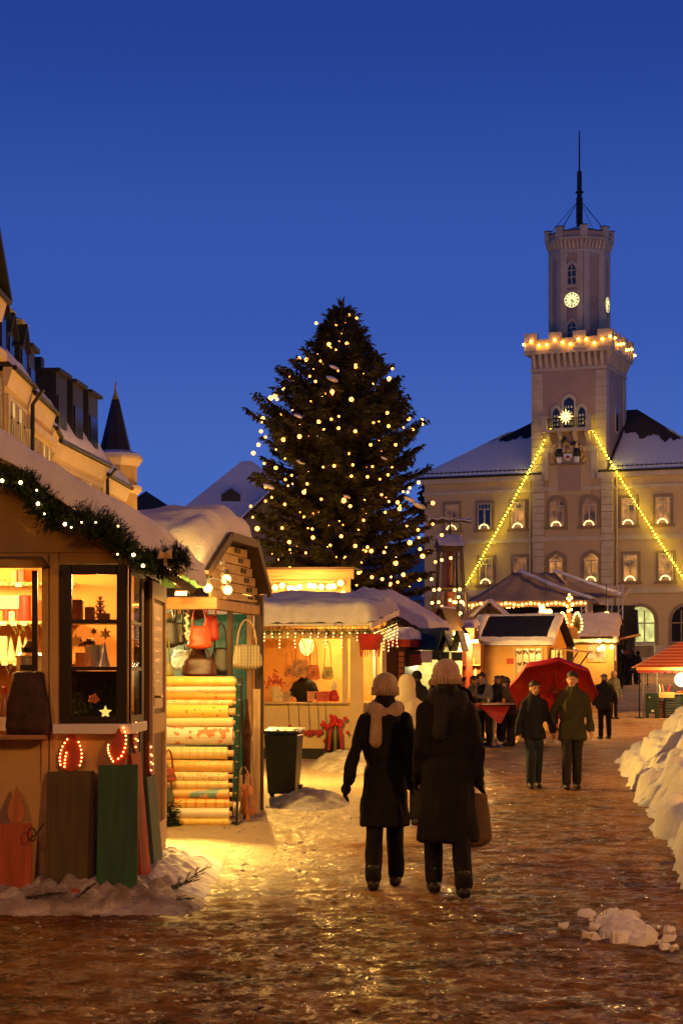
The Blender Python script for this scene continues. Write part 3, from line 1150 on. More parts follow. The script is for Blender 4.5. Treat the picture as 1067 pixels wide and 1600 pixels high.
for (x, y) in mer:
    mb = MB(); mb.span((x - .5, y - .27, TZ + 1.46), (x + .5, y + .27, TZ + 2.85)) if y < ty0 else mb.span((x - .27, y - .5, TZ + 1.46), (x + .27, y + .5, TZ + 2.85))
    mb.build('merlon', M_TRIM, tower, bevel=.02)

# octagonal upper stage
oc = Vector((tc, (ty0 + ty1) / 2, 0))
AP = 2.18
OZ0, OZ1 = TZ + 1.3, 31.85
RC = AP / math.cos(PI / 8)


def octa(r, z):
    return [(oc.x + r * math.cos(PI / 8 + k * PI / 4), oc.y + r * math.sin(PI / 8 + k * PI / 4), z) for k in range(8)]


def octa_stack(levels, name, m, parent):
    mb = MB()
    vs, fs = [], []
    for r, z in levels:
        vs += octa(r, z)
    for i in range(len(levels) - 1):
        for k in range(8):
            fs.append((i * 8 + k, i * 8 + (k + 1) % 8, i * 8 + 8 + (k + 1) % 8, i * 8 + 8 + k))
    fs.append(tuple(range(7, -1, -1))); fs.append(tuple(range((len(levels) - 1) * 8, len(levels) * 8)))
    mb.add(vs, fs)
    return mb.build(name, m, parent)


upper = octa_stack([(RC, OZ0), (RC, OZ1)], 'upper_tower', M_ROSE, HALL)
for k in range(8):
    q = PI / 8 + k * PI / 4
    mb = MB()
    for sgn in (-1, 1):
        n_ = q + sgn * PI / 8
        c = Vector((oc.x + AP * math.cos(n_), oc.y + AP * math.sin(n_), 0))
        tx = Vector((-math.sin(n_), math.cos(n_), 0)) * (-sgn)
        half = AP * math.tan(PI / 8)
        a = c + tx * half * 1.0 if False else c - tx * (-half)
        p0 = c + tx * half
        p1 = c + tx * (half - .48)
        nn = Vector((math.cos(n_), math.sin(n_), 0)) * .11
        mb.prism([p0 + Vector((0, 0, OZ0)) - nn, p1 + Vector((0, 0, OZ0)) - nn, p1 + Vector((0, 0, OZ0)) + nn, p0 + Vector((0, 0, OZ0)) + nn * 1.0], (0, 0, OZ1 - OZ0))
    mb.build('pilaster', M_TRIM, upper)
    n_ = q + PI / 8
    c = Vector((oc.x + AP * math.cos(n_), oc.y + AP * math.sin(n_), 0))
    nn = Vector((math.cos(n_), math.sin(n_), 0)); tt = Vector((-nn.y, nn.x, 0))
    hw_ = AP * math.tan(PI / 8) - .48
    mb = MB()
    for j in range(5):
        a = c + tt * (-hw_ + 2 * hw_ * j / 5); b_ = c + tt * (-hw_ + 2 * hw_ * (j + .62) / 5)
        mb.prism([a + Vector((0, 0, OZ1 - .32)), b_ + Vector((0, 0, OZ1 - .32)), b_ + Vector((0, 0, OZ1)), a + Vector((0, 0, OZ1))], nn * .1)
    mb.build('arcade', M_TRIM, upper)
octa_stack([(RC + .05, OZ1), (RC + .12, OZ1 + .05), (RC + .12, OZ1 + .25), (RC + .1, OZ1 + .3)], 'crown_band', M_TRIM, upper)
octa_stack([(RC + .06, OZ1 + .3), (RC + .22, OZ1 + 1.05)], 'crown_wall', M_ROSE, upper)
for k in range(8):
    n_ = PI / 4 * k + PI / 4
    nn = Vector((math.cos(n_), math.sin(n_), 0)); tt = Vector((-nn.y, nn.x, 0))
    half = (AP + .15) * math.tan(PI / 8)
    for j in range(6):
        p = oc + nn * (AP + .06) + tt * (-half + (j + .5) * 2 * half / 6)
        corbel(p.x, p.y, nn.x, nn.y, OZ1 + .3, OZ1 + 1.05, .27, .16).build('crown_corbel', M_TRIM, upper)
octa_stack([(RC + .28, OZ1 + 1.05), (RC + .35, OZ1 + 1.08), (RC + .35, OZ1 + 1.22), (RC + .28, OZ1 + 1.25)], 'crown_ledge', M_TRIM, upper)
octa_stack([(RC + .22, OZ1 + 1.25), (RC + .22, OZ1 + 1.72)], 'crown_parapet', M_ROSE, upper)
octa_stack([(RC + .28, OZ1 + 1.722), (RC + .28, OZ1 + 1.79)], 'parapet_cap', IRON, upper)
for k in range(8):
    q = PI / 8 + k * PI / 4
    x, y = oc.x + (RC + .14) * math.cos(q), oc.y + (RC + .14) * math.sin(q)
    mb = MB(); mb.box((x, y, OZ1 + 1.66), (.46, .58, .8), q); m_ = mb.build('crown_merlon', M_TRIM, upper)
    mb = MB(); mb.box((x, y, OZ1 + 2.09), (.54, .68, .055), q); mb.build('merlon_cap', IRON, upper)
# domed cap and antenna
octa_stack([(RC - .1, OZ1 + 1.79), (.5, OZ1 + 2.45)], 'cap_roof', SNOW, upper)
az = OZ1 + 2.3
mb = MB()
mb.cyl((oc.x, oc.y, az - .3), (oc.x, oc.y, az + .5), .42, .2, 10)
mb.cyl((oc.x, oc.y, az + .5), (oc.x, oc.y, az + 2.5), .27, .27, 10)
mb.cyl((oc.x, oc.y, az + 2.5), (oc.x, oc.y, az + 4.6), .2, .2, 10)
mb.cyl((oc.x, oc.y, az + 4.6), (oc.x, oc.y, az + 7.8), .075, .05, 8)
mb.cyl((oc.x, oc.y, az + 2.9), (oc.x, oc.y, az + 3.0), .34, .34, 10)
mb.build('antenna', IRON, upper)
for k in range(8):
    q = PI / 8 + k * PI / 4
    mb = MB(); mb.tube([(oc.x, oc.y, az + 2.4), (oc.x + RC * math.cos(q), oc.y + RC * math.sin(q), OZ1 + 1.9)], .022, 4)
    mb.build('guy_wire', IRON, upper)

# windows and clocks of the octagon
front_y = oc.y - AP
fx = oc.x
zf = lambda py: EYE + (HZ - py) * (HD + 1.2 * ca) / F - HB


def tower_window(parent, x, y, z, w, h, rise, lit=False, bars=True):
    mb = MB(); mb.prism(shift(pointed(w + .42, h + .36, rise + .15), x, y, z - .08), (0, -.12, 0)); mb.span((x - w / 2 - .35, y - .2, z - .25), (x + w / 2 + .35, y - .02, z - .09)); win = mb.build('window', M_TRIM, parent)
    mb = MB(); mb.prism(shift(pointed(w, h, rise), x, y - .125, z), (0, -.02, 0)); mb.build('pane', DARK_GLASS, win)
    mb = MB(); mb.span((x - .035, y - .2, z), (x + .035, y - .146, z + h - .1))
    mb.span((x - w / 2, y - .19, z + h - rise - .03), (x + w / 2, y - .146, z + h - rise + .03))
    if bars:
        mb.span((x - w / 2, y - .19, z + (h - rise) * .5 - .03), (x + w / 2, y - .146, z + (h - rise) * .5 + .03))
    mb.build('frame', M_WINFRAME, win)
    return win


tower_window(upper, fx, front_y, zf(446), .62, 1.6, .55)
tower_window(upper, fx, front_y, zf(529), .66, 1.25, .5)
mb = MB(); mb.span((fx - .75, front_y - .14, zf(458)), (fx + .75, front_y, zf(456))); mb.build('ledge', M_TRIM, upper)
CLOCK = emis('clock_dial_glow', (1.0, .90, .42), 1.15)


def clock(center, q):
    """dial facing direction q"""
    t_ = Matrix.Translation(center) @ Matrix.Rotation(q + PI / 2, 4, 'Z')
    mb = MB(); mb.T = t_; mb.cyl((0, 0, 0), (0, -.10, 0), .66, .66, 28); rim = mb.build('clock', IRON, HALL)
    mb = MB(); mb.T = t_; mb.cyl((0, -.10, 0), (0, -.13, 0), .60, .60, 28); mb.build('clock_dial', CLOCK, rim)
    for h in range(12):
        a = h * PI / 6
        mb = MB(); mb.T = t_ @ Matrix.Translation((.47 * math.sin(a), -.14, .47 * math.cos(a))) @ Matrix.Rotation(a, 4, 'Y')
        mb.box((0, 0, 0), (.06 if h % 3 else .1, .02, .15)); mb.build('hour_mark', BLACK, rim)
    for (a, l, w) in ((R(178), .52, .055), (R(137), .33, .08)):
        mb = MB(); mb.T = t_ @ Matrix.Rotation(a, 4, 'Y'); mb.box((0, -.16, l / 2 - .06), (w, .02, l)); mb.build('clock_hand', BLACK, rim)


clock(Vector((fx, front_y, zf(471))), -PI / 2)
clock(Vector((oc.x + AP, oc.y, zf(474))), 0)
q_ = -PI / 4
mb = MB(); mb.sph((oc.x + AP * math.cos(q_), oc.y + AP * math.sin(q_), zf(471)), .12, 8, 6); mb.build('porthole', M_TRIM, upper)

# square stage: three-part bell window, balcony
bx = hs(889, -.3)
yy = ty0
for (dx, w, h, nb) in ((-1.02, .55, 1.55, 3), (0, .80, 2.35, 4), (1.02, .55, 1.55, 3)):
    z0 = 17.95
    mb = MB(); mb.prism(shift(pointed(w + .36, h + .35, .5), bx + dx, yy, z0), (0, -.14, 0)); win = mb.build('bell_window', M_TRIM, tower)
    mb = MB(); mb.prism(shift(pointed(w, h, .4), bx + dx, yy - .145, z0 + .04), (0, -.02, 0)); mb.build('pane', DARK_GLASS, win)
    for j in range(nb):
        n2 = 3 if w > .6 else 2
        for i in range(n2):
            bxx = bx + dx + (i - (n2 - 1) / 2) * .23
            zz = z0 + .25 + j * (h - .6) / nb
            mb = MB(); mb.lathe([(.09, 0), (.055, .10), (.05, .15), (.012, .17)], (bxx, yy - .24, zz), 8); mb.build('bell', WHITE, win)
mb = MB()
mb.span((bx - 1.95, yy - 1.0, 17.62), (bx + 1.95, yy, 17.86))
mb.build('balcony', M_TRIM, tower)
for dx in (-1.55, -.6, .6, 1.55):
    corbel(bx + dx, yy, 0, -1, 16.75, 17.62, .85, .3).build('balcony_bracket', M_TRIM, tower)
mb = MB()
for dx in (-1.75, 1.75):
    mb.span((bx + dx - .17, yy - .98, 17.862), (bx + dx + .17, yy - .64, 18.75)); mb.span((bx + dx - .23, yy - 1.03, 18.75), (bx + dx + .23, yy - .59, 18.87))
mb.build('balcony_post', M_TRIM, tower)
mb = MB()
for j in range(22):
    x = bx - 1.5 + 3.0 * j / 21
    mb.span((x - .015, yy - .86, 17.862), (x + .015, yy - .83, 18.6))
mb.span((bx - 1.57, yy - .88, 18.6), (bx + 1.57, yy - .81, 18.66))
mb.build('railing', IRON, tower)
# side window, blind, on the tower flank
mb = MB(); mb.T = Matrix.Translation((tR, (ty0 + ty1) / 2, 17.8)) @ Matrix.Rotation(PI / 2, 4, 'Z'); mb.prism(pointed(.95, 2.4, .6), (0, -.1, 0)); win = mb.build('window', M_TRIM, tower)
mb = MB(); mb.T = Matrix.Translation((tR + .1, (ty0 + ty1) / 2, 17.95)) @ Matrix.Rotation(PI / 2, 4, 'Z'); mb.prism(pointed(.6, 2.0, .45), (0, -.02, 0)); mb.build('pane', DARK_GLASS, win)
mb = MB(); mb.T = Matrix.Translation((tR, ty0 + 1.9, 15.5)) @ Matrix.Rotation(PI / 2, 4, 'Z'); mb.cyl((0, 0, 0), (0, -.1, 0), .4, .4, 16); mb.build('round_window', M_TRIM, tower)

# coat of arms: two supporters beside a shield, helmet and mantling above (generic heraldry)
arms_z = hz(889, 724, -.5)
mb = MB(); mb.span((bx - 1.35, yy - .55, arms_z - .12), (bx + 1.35, yy, arms_z)); arms = mb.build('coat_of_arms', M_BROWN, tower)
GOLD = mat('gilt_paint', (.55, .33, .08), rough=.35, var=.2, metal=.4, bump=.05)
mb = MB()
sh = [(-.34, 0, .42), (-.34, 0, .18), (0, 0, -.12), (.34, 0, .18), (.34, 0, .42)]
mb.prism(shift(sh, bx, yy - .35, arms_z + .30), (0, -.10, 0)); mb.build('shield', WHITE, arms)
mb = MB(); mb.sph((bx, yy - .5, arms_z + .46), (.17, .05, .13), 8, 6); mb.build('shield_emblem', RED, arms)
for sg in (-1, 1):
    mb = MB()
    mb.cyl((bx + sg * .62, yy - .4, arms_z), (bx + sg * .60, yy - .4, arms_z + .52), .10, .14, 8)
    mb.cyl((bx + sg * .80, yy - .4, arms_z), (bx + sg * .76, yy - .4, arms_z + .52), .10, .14, 8)
    mb.build('supporter_legs', WHITE, arms, smooth=True)
    mb = MB()
    mb.cyl((bx + sg * .70, yy - .4, arms_z + .5), (bx + sg * .68, yy - .4, arms_z + 1.12), .25, .22, 9)
    mb.cyl((bx + sg * .85, yy - .42, arms_z + 1.05), (bx + sg * 1.0, yy - .45, arms_z + .6), .08, .07, 6)
    mb.build('supporter_coat', BLACK, arms, smooth=True)
    mb = MB(); mb.sph((bx + sg * .68, yy - .42, arms_z + 1.27), .14, 8, 6); mb.cyl((bx + sg * .68, yy - .42, arms_z + 1.32), (bx + sg * .68, yy - .42, arms_z + 1.58), .13, .05, 8); mb.build('supporter_head', CREAM, arms, smooth=True)
    mb = MB()
    for j in range(7):
        mb.sph((bx + sg * (1.12 + .14 * math.sin(j * 1.8)), yy - .3, arms_z + .12 + j * .2), (.15, .12, .13), 7, 5)
    mb.build('gilt_scroll', GOLD, arms, smooth=True)
mb = MB()
mb.sph((bx, yy - .38, arms_z + 1.0), (.2, .16, .24), 8, 6)
for j in range(5):
    mb.sph((bx - .32 + j * .16, yy - .35, arms_z + 1.42 + .16 * math.sin(j * 1.4)), (.16, .1, .14), 7, 5)
mb.build('helmet', GOLD, arms, smooth=True)
mb = MB()
mb.sph((bx - .38, yy - .35, arms_z + 1.85), (.30, .10, .16), 8, 6, Matrix.Rotation(-.7, 3, 'Y')); mb.sph((bx + .40, yy - .35, arms_z + 1.5), (.30, .10, .16), 8, 6, Matrix.Rotation(-.4, 3, 'Y'))
mb.build('crest_wing', BLACK, arms, smooth=True)

# ---- glowing star hung on the balcony
W_ = HALL.matrix_world
star = thing('illuminated_star', 'white glowing many-pointed star hanging before the tower balcony', 'star', tuple(W_ @ Vector((hs(883, -1.5), -1.45, hz(883, 651, -1.45)))), -HA)
STARGLOW = emis('star_glow', (1.0, .72, .20), 3.2)
mb = MB(); mb.sph((0, 0, 0), .16, 10, 8)
for k in range(12):
    a = k * PI / 6
    l = .62 if k % 3 == 0 else (.5 if k % 2 else .55)
    mb.cyl((.08 * math.cos(a), 0, .08 * math.sin(a)), (l * math.cos(a), 0, l * math.sin(a)), .12, .008, 6)
for (x, y, z) in ((.2, -.4, .2), (-.2, -.4, .2), (.2, -.4, -.2), (-.2, -.4, -.2), (0, -.55, 0)):
    mb.cyl((0, 0, 0), (x, y, z), .12, .008, 6)
mb.build('star_body', STARGLOW, star)
mb = MB(); mb.tube([(0, 0, .6), (0, .1, 1.2)], .012, 4); mb.build('cord', IRON, star)


# ---- light chains running down from the balcony in a triangle
def chain(p_top, p_bot, n, label, seed, o_=-.62, o2=-.62):
    a = Vector((hs(p_top[0], o_), o_ - .2, hz(p_top[0], p_top[1], o_)))
    b = Vector((hs(p_bot[0], o2), o2, hz(p_bot[0], p_bot[1], o2)))
    t = thing('light_chain', label, 'light chain', tuple(W_ @ a), -HA, 'yellow light chains forming a triangle on the town hall')
    pts = []
    for k in range(41):
        f = k / 40
        p = (b - a) * f
        p.z -= 1.0 * f * (1 - f) * .9
        pts.append(p)
    mb = MB(); mb.tube(pts, .02, 4); mb.build('cable', BLACK, t)
    for k in range(n):
        f = (k + .5) / n
        p = (b - a) * f
        p.z -= 1.0 * f * (1 - f) * .9 + .05
        bulb(t, p, .05, BULB_YELLOW)


chain((862, 667), (727, 915), 46, 'yellow light chain slanting from the balcony down towards the big tree', 1)
chain((916, 655), (1072, 910), 50, 'yellow light chain slanting from the balcony over the office windows away from the tree', 2)

BULB_PARAPET = emis('parapet_bulb', (1.0, .42, .025), 60.0)
# bulbs strung round the tower parapet
t = thing('parapet_lights', 'chain of warm round bulbs strung along the tower battlements', 'light chain', tuple(W_ @ Vector((tc, ty0 - o_, TZ + 2))), -HA)
rngp = random.Random(4)
pts = []
for k in range(12):
    pts.append(Vector((-(TW / 2 + o_) + k * (TW + 2 * o_) / 11, -.12, .05 + .22 * math.sin(k * 1.9))))
for k in range(1, 9):
    pts.append(Vector((TW / 2 + o_ + .12, k * (TD + 2 * o_) / 8, .1 + .2 * math.sin(k * 2.1))))
mb = MB(); mb.tube(pts, .018, 4); mb.build('cable', BLACK, t)
for p in pts:
    bulb(t, p + Vector((0, -.05, -.06)), .085, BULB_PARAPET)
# ================================================================== row of houses on the left, far roofs, hill
M_YELLOW = mat('yellow_plaster', (.52, .40, .17), rough=.8, var=.12, scale=.7, bump=.15, bscale=12)
M_OCHRE = mat('ochre_plaster', (.48, .33, .12), rough=.8, var=.12, scale=.7, bump=.15, bscale=12)
M_PINK = mat('pink_plaster', (.50, .25, .16), rough=.8, var=.12, scale=.7, bump=.15, bscale=12)
M_CREAMP = mat('cream_plaster', (.56, .44, .25), rough=.8, var=.12, scale=.7, bump=.15, bscale=12)
M_LEDGE = mat('house_trim', (.62, .50, .30), rough=.75, var=.1, scale=1.5, bump=.12)
M_LITAMBER = lit_window('amber_room', (1.0, .56, .14), .85, .8, .25)
M_CURTAIN = mat('curtained_window', (.34, .24, .12), rough=.3, var=.3, scale=2, bump=.05)


def row_house(label, p0, p1, zb, eave, depth, m, wins, ledges=(), roof_rise=4.0, roof_run=4.2, snow=.5):
    """facade from p0 to p1 (local x), local +y runs back from the square"""
    dx, dy = p1[0] - p0[0], p1[1] - p0[1]
    L = math.hypot(dx, dy)
    ang = math.atan2(dy, dx)
    h = thing('row_house', label, 'house', (p0[0], p0[1], zb), ang, 'houses along the square')
    mb = MB(); mb.span((0, 0, -.5), (L, depth, eave)); mb.build('wall', m, h)
    for (z0, z1, d_) in ledges:
        mb = MB(); mb.span((-.02, -d_, z0), (L + .02, .05, z1)); mb.build('ledge', M_LEDGE, h)
    mb = MB()
    mb.prism([(-.05, -.22, eave), (-.05, -.08, eave - .5), (-.05, .05, eave - .5), (-.05, .05, eave + .12), (-.05, -.26, eave + .12)], (L + .1, 0, 0))
    mb.build('cornice', M_LEDGE, h)
    mb = MB(); mb.tube([(-.05, -.32, eave + .1), (L + .05, -.32, eave + .1)], .09, 6); mb.build('gutter', IRON, h)
    mb = MB()
    e = eave + .14
    mb.add([(-.04, -.28, e), (L + .04, -.28, e), (L + .04, roof_run, e + roof_rise), (-.04, roof_run, e + roof_rise), (L + .04, depth, e), (-.04, depth, e)],
           [(0, 1, 2, 3), (3, 2, 4, 5), (0, 3, 5), (1, 4, 2), (0, 5, 4, 1)])
    h_roof = mb.build('roof', SLATE, h)
    if snow:
        f = snow
        snow_quad('roof_snow', (.0, -.28, e + .03), (L, -.28, e + .03), (L, -.5 + (roof_run + .5) * f, e + .04 + roof_rise * f), (0, -.5 + (roof_run + .5) * f, e + .04 + roof_rise * f), .22, h, seed=p0[1], lump=.6, nu=44, nv=12, edge=.08)
    for (s, z, w, hh, mm) in wins:
        mb = MB()
        mb.span((s - w / 2 - .16, -.10, z - .14), (s + w / 2 + .16, .02, z + hh + .16)); mb.span((s - w / 2 - .26, -.22, z - .26), (s + w / 2 + .26, .02, z - .142))
        win = mb.build('window', M_LEDGE, h)
        mb = MB(); mb.span((s - w / 2, -.13, z), (s + w / 2, -.105, z + hh)); mb.build('pane', mm, win)
        mb = MB()
        mb.span((s - .04, -.18, z), (s + .04, -.132, z + hh * .68)); mb.span((s - w / 2, -.19, z + hh * .68), (s + w / 2, -.133, z + hh * .68 + .07))
        for q in (-w / 2, w / 2 - .07):
            mb.span((s + q, -.19, z), (s + q + .07, -.133, z + hh))
        mb.build('frame', M_WINFRAME, win)
    return h, L, h_roof


def dormer(h, s, w, z, hh, y0, depth, peaked=False, cap=True):
    mb = MB()
    if peaked:
        mb.prism([(s - w / 2, y0, z), (s + w / 2, y0, z), (s + w / 2, y0, z + hh * .7), (s, y0, z + hh), (s - w / 2, y0, z + hh * .7)], (0, depth, 0))
    else:
        mb.span((s - w / 2, y0, z), (s + w / 2, y0 + depth, z + hh))
    d = mb.build('dormer', SLATE, h)
    mb = MB()
    if peaked:
        mb.slab((s - w / 2 - .15, y0 - .15, z + hh * .66), (s, y0 - .15, z + hh + .02), (s, y0 + depth, z + hh + .02), (s - w / 2 - .15, y0 + depth, z + hh * .66), .08)
        mb.slab((s, y0 - .15, z + hh + .02), (s + w / 2 + .15, y0 - .15, z + hh * .66), (s + w / 2 + .15, y0 + depth, z + hh * .66), (s, y0 + depth, z + hh + .02), .08)
    else:
        mb.span((s - w / 2 - .15, y0 - .18, z + hh + .003), (s + w / 2 + .15, y0 + depth, z + hh + .14))
    mb.build('dormer_roof', SLATE, d)
    mb = MB(); mb.span((s - w / 2 + .18, y0 - .05, z + .35), (s + w / 2 - .18, y0 - .01, z + hh * .66)); mb.build('dormer_window', DARK_GLASS, d)
    if cap:
        snow_quad('dormer_snow', (s - w / 2, y0 - .1, z + hh + .14), (s + w / 2, y0 - .1, z + hh + .14), (s + w / 2, y0 + depth, z + hh + .16), (s - w / 2, y0 + depth, z + hh + .16), .16, d, nu=10, nv=10, seed=s)
    return d


# tall gabled house at the edge
D0 = 54.0
h, L, rf = row_house('tall yellow house with a steep gable rising past the photo edge', (-10.72, 52.5), (-10.72, 60.2), ground(56), 13.3, 9, M_YELLOW,
                 [(s, z, 1.0, 1.75, mm) for z in (9.2, 5.8) for s, mm in ((1.2, M_CURTAIN), (3.0, M_CURTAIN), (4.9, M_LITAMBER), (6.6, M_LITAMBER))],
                 ledges=((8.3, 8.6, .2), (11.55, 11.8, .25)), roof_rise=5, snow=0)
gx0 = 7.6
mb = MB()
mb.prism([(.2, -.02, 13.3), (gx0 - .1, -.02, 13.3), (gx0 - .1, -.02, 13.7), (3.9, -.02, 16.5), (.2, -.02, 13.7)], (0, 5.0, 0)); mb.build('gable', M_YELLOW, h)
mb = MB(); mb.slab((3.8, -.4, 16.75), (gx0 + .25, -.4, 13.5), (gx0 + .25, 5, 13.5), (3.8, 5, 16.75), -.2); mb.slab((-.1, -.4, 13.5), (3.8, -.4, 16.75), (3.8, 5, 16.75), (-.1, 5, 13.5), -.2); mb.build('gable_roof', SLATE, h)
mb = MB(); mb.tube([(gx0 - .4, 1, 13.2), (gx0 + .4, .4, 13.0), (gx0 + .9, .2, 13.2)], .02, 4); mb.build('antenna', IRON, h)
for s in (5.2, 6.4):
    mb = MB(); mb.span((s - .5, -.12, 13.5), (s + .5, -.02, 15.2)); w_ = mb.build('window', M_LEDGE, h)
    mb = MB(); mb.span((s - .38, -.15, 13.6), (s + .38, -.125, 15.1)); mb.build('pane', M_CURTAIN, w_)

# yellow house with dormers
h, L, rf = row_house('yellow house with dark peaked dormers and a drainpipe', (-10.55, 60.25), (-10.55, 64.2), ground(60), 11.2, 9, M_YELLOW,
                 [(s, z, .92, 1.75, mm) for z in (8.55, 5.0) for s, mm in ((.75, M_LITAMBER), (2.0, M_LITAMBER), (3.2, M_CURTAIN))], ledges=((8.0, 8.2, .16),), snow=.5)
dormer(h, 1.0, 1.1, 11.4, 2.6, .25, 3, peaked=True)
dormer(h, 3.4, 1.2, 11.4, 2.2, .4, 3, peaked=True)
mb = MB(); mb.tube([(3.9, -.6, 11.2), (3.9, -.25, 10.7), (3.9, -.2, 0)], .07, 6); mb.build('downpipe', IRON, h)
mb = MB(); mb.span((.6, 3.2, 14), (1.5, 4.2, 16.2)); mb.build('chimney', SLATE, h)

# pink house with four tall lit windows
h, L, rf = row_house('narrow pink house with four tall lit windows under a cornice', (-10.55, 64.25), (-10.55, 69.4), ground(66), 10.85, 9, M_PINK,
                 [(.75 + k * 1.12, z, .82, 1.7, M_LITAMBER if k != 1 else M_CURTAIN) for z in (7.9, 4.6) for k in range(4)], ledges=((9.75, 10.0, .3), (7.3, 7.5, .15)), snow=.55)
dormer(h, 1.3, 1.3, 11.0, 2.4, .3, 3, peaked=True)
dormer(h, 3.7, 1.3, 11.0, 2.0, .4, 3, peaked=False)

# cream house with three tall dark dormers
zb = ground(75)
h, L, rf = row_house('cream house with three tall dark slate dormers in its mansard roof', (-10.82, 72.0), (-10.0, 80.6), zb, 10.45 - zb, 9, M_CREAMP,
                 [(.7 + k * .98, z, .6, 1.25, (M_CURTAIN, M_LITAMBER)[k % 4 == 1]) for z in (7.75, 5.0) for k in range(8)], ledges=((7.1, 7.3, .15),), roof_rise=3.2, roof_run=1.8, snow=.6)
for s in (1.2, 3.9, 6.6):
    dormer(h, s, 1.7, 10.45 - zb + .25, 2.5, -.05, 2.6, cap=False)
mb = MB(); mb.tube([(L - .1, -.6, 10.45 - zb), (L - .1, -.22, 10 - zb), (L - .1, -.2, 0)], .07, 6); mb.build('downpipe', IRON, h)
mb = MB()
for s in (.4, 2.5, 5.2):
    mb.span((s - .25, 1.7, 12.6), (s + .25, 2.2, 14.0))
mb.build('chimney', SLATE, h)

# gap house between pink and cream
h, L, rf = row_house('slim ochre house squeezed between the pink and the cream house', (-10.6, 69.45), (-10.8, 71.95), ground(70), 10.2, 9, M_OCHRE,
                 [(.7, 7.3, .7, 1.4, M_CURTAIN), (1.8, 7.3, .7, 1.4, M_CURTAIN)], roof_rise=3, snow=.6)

# corner house with turret and spire
zb = ground(86)
h, L, rf = row_house('ochre corner house with a polygonal turret and dark pointed spire', (-10.1, 80.65), (-9.65, 87.6), zb, 10.1 - zb, 9, M_OCHRE,
                 [(.8 + k * 1.25, z, .75, 1.3, (M_CURTAIN, DARK_GLASS)[k % 3 == 0]) for z in (6.9, 4.2) for k in range(5)], roof_rise=3.0, roof_run=3, snow=.7)
TX, TY, TR = L - .55, .55, 1.0
tz = 11.55 - zb


def ngon(r, z, n=8, ph=PI / 8):
    return [(TX + r * math.cos(ph + k * 2 * PI / n), TY + r * math.sin(ph + k * 2 * PI / n), z) for k in range(n)]


def ring_stack(levels, name, m, parent, n=8):
    vs, fs = [], []
    for r, z in levels: vs += ngon(r, z, n, PI / n)
    for i in range(len(levels) - 1):
        for k in range(n): fs.append((i * n + k, i * n + (k + 1) % n, (i + 1) * n + (k + 1) % n, (i + 1) * n + k))
    fs.append(tuple(range(n - 1, -1, -1))); fs.append(tuple(range((len(levels) - 1) * n, len(levels) * n)))
    mb = MB(); mb.add(vs, fs)
    return mb.build(name, m, parent)


tur = ring_stack([(TR, 0), (TR, tz)], 'turret', M_OCHRE, h)
ring_stack([(TR + .03, 10.0 - zb), (TR + .22, 10.2 - zb), (TR + .22, 10.35 - zb), (TR + .03, 10.4 - zb)], 'turret_ledge', M_LEDGE, tur)
ring_stack([(TR + .03, tz - .3), (TR + .25, tz), (TR + .25, tz + .1)], 'turret_cornice', M_LEDGE, tur)
ring_stack([(TR + .26, tz + .102), (TR + .18, tz + .25), (.72, tz + .42), (.6, tz + .45)], 'turret_snow', SNOW, tur)
ring_stack([(.78, tz + .2), (.30, tz + 2.2), (.17, tz + 2.75)], 'spire', SLATE, tur)
ring_stack([(.19, tz + 2.74), (.13, tz + 2.85), (.05, tz + 3.15)], 'spire_tip', GOLD, tur)
mb = MB()
sp = []
for k in range(10):
    a = PI / 2 + k * PI / 5; r = .20 if k % 2 == 0 else .08
    sp.append((TX + r * math.cos(a), TY - .03, tz + 3.3 + r * math.sin(a)))
mb.prism(sp, (0, .06, 0)); mb.cyl((TX, TY, tz + 3.1), (TX, TY, tz + 3.75), .02, .01, 5); mb.build('spire_star', GOLD, tur)
for k in range(8):
    a = PI / 4 * k + PI / 4
    if not (PI <= a % (2 * PI) < 2 * PI - .1 or abs(a % (2 * PI)) < .9): continue
    q = Matrix.Translation((TX + TR * .924 * math.cos(a), TY + TR * .924 * math.sin(a), 0)) @ Matrix.Rotation(a + PI / 2, 4, 'Z')
    for z in (6.6, 3.8):
        mb = MB(); mb.T = q; mb.span((-.30, -.06, z), (.30, .02, z + 1.3)); w_ = mb.build('window', M_LEDGE, tur)
        mb = MB(); mb.T = q; mb.span((-.2, -.08, z + .1), (.2, -.063, z + 1.2)); mb.build('pane', DARK_GLASS, w_)

# houses that close the square behind the viewer and across the lane
for (p0, p1, e, m_, lab) in (((30, -26), (-18, -26), 12.5, M_OCHRE, 'long ochre house closing the square behind the viewer'), ((24, 42), (27, -24), 11.5, M_YELLOW, 'yellow house row across the lane beyond the snow bank'),
                         ((25, 92), (24, 44), 11.0, M_PINK, 'pink house row between the yellow row and the town hall'), ((-14.5, -24), (-12.2, 51), 12.5, M_CREAMP, 'cream house row running back from the gabled house')):
    row_house(lab, p0, p1, 0, e, 9, m_, [], snow=0)

# ---- roofs beyond the tree
M_FAR = mat('far_wall', (.20, .16, .12), rough=.85, var=.15)


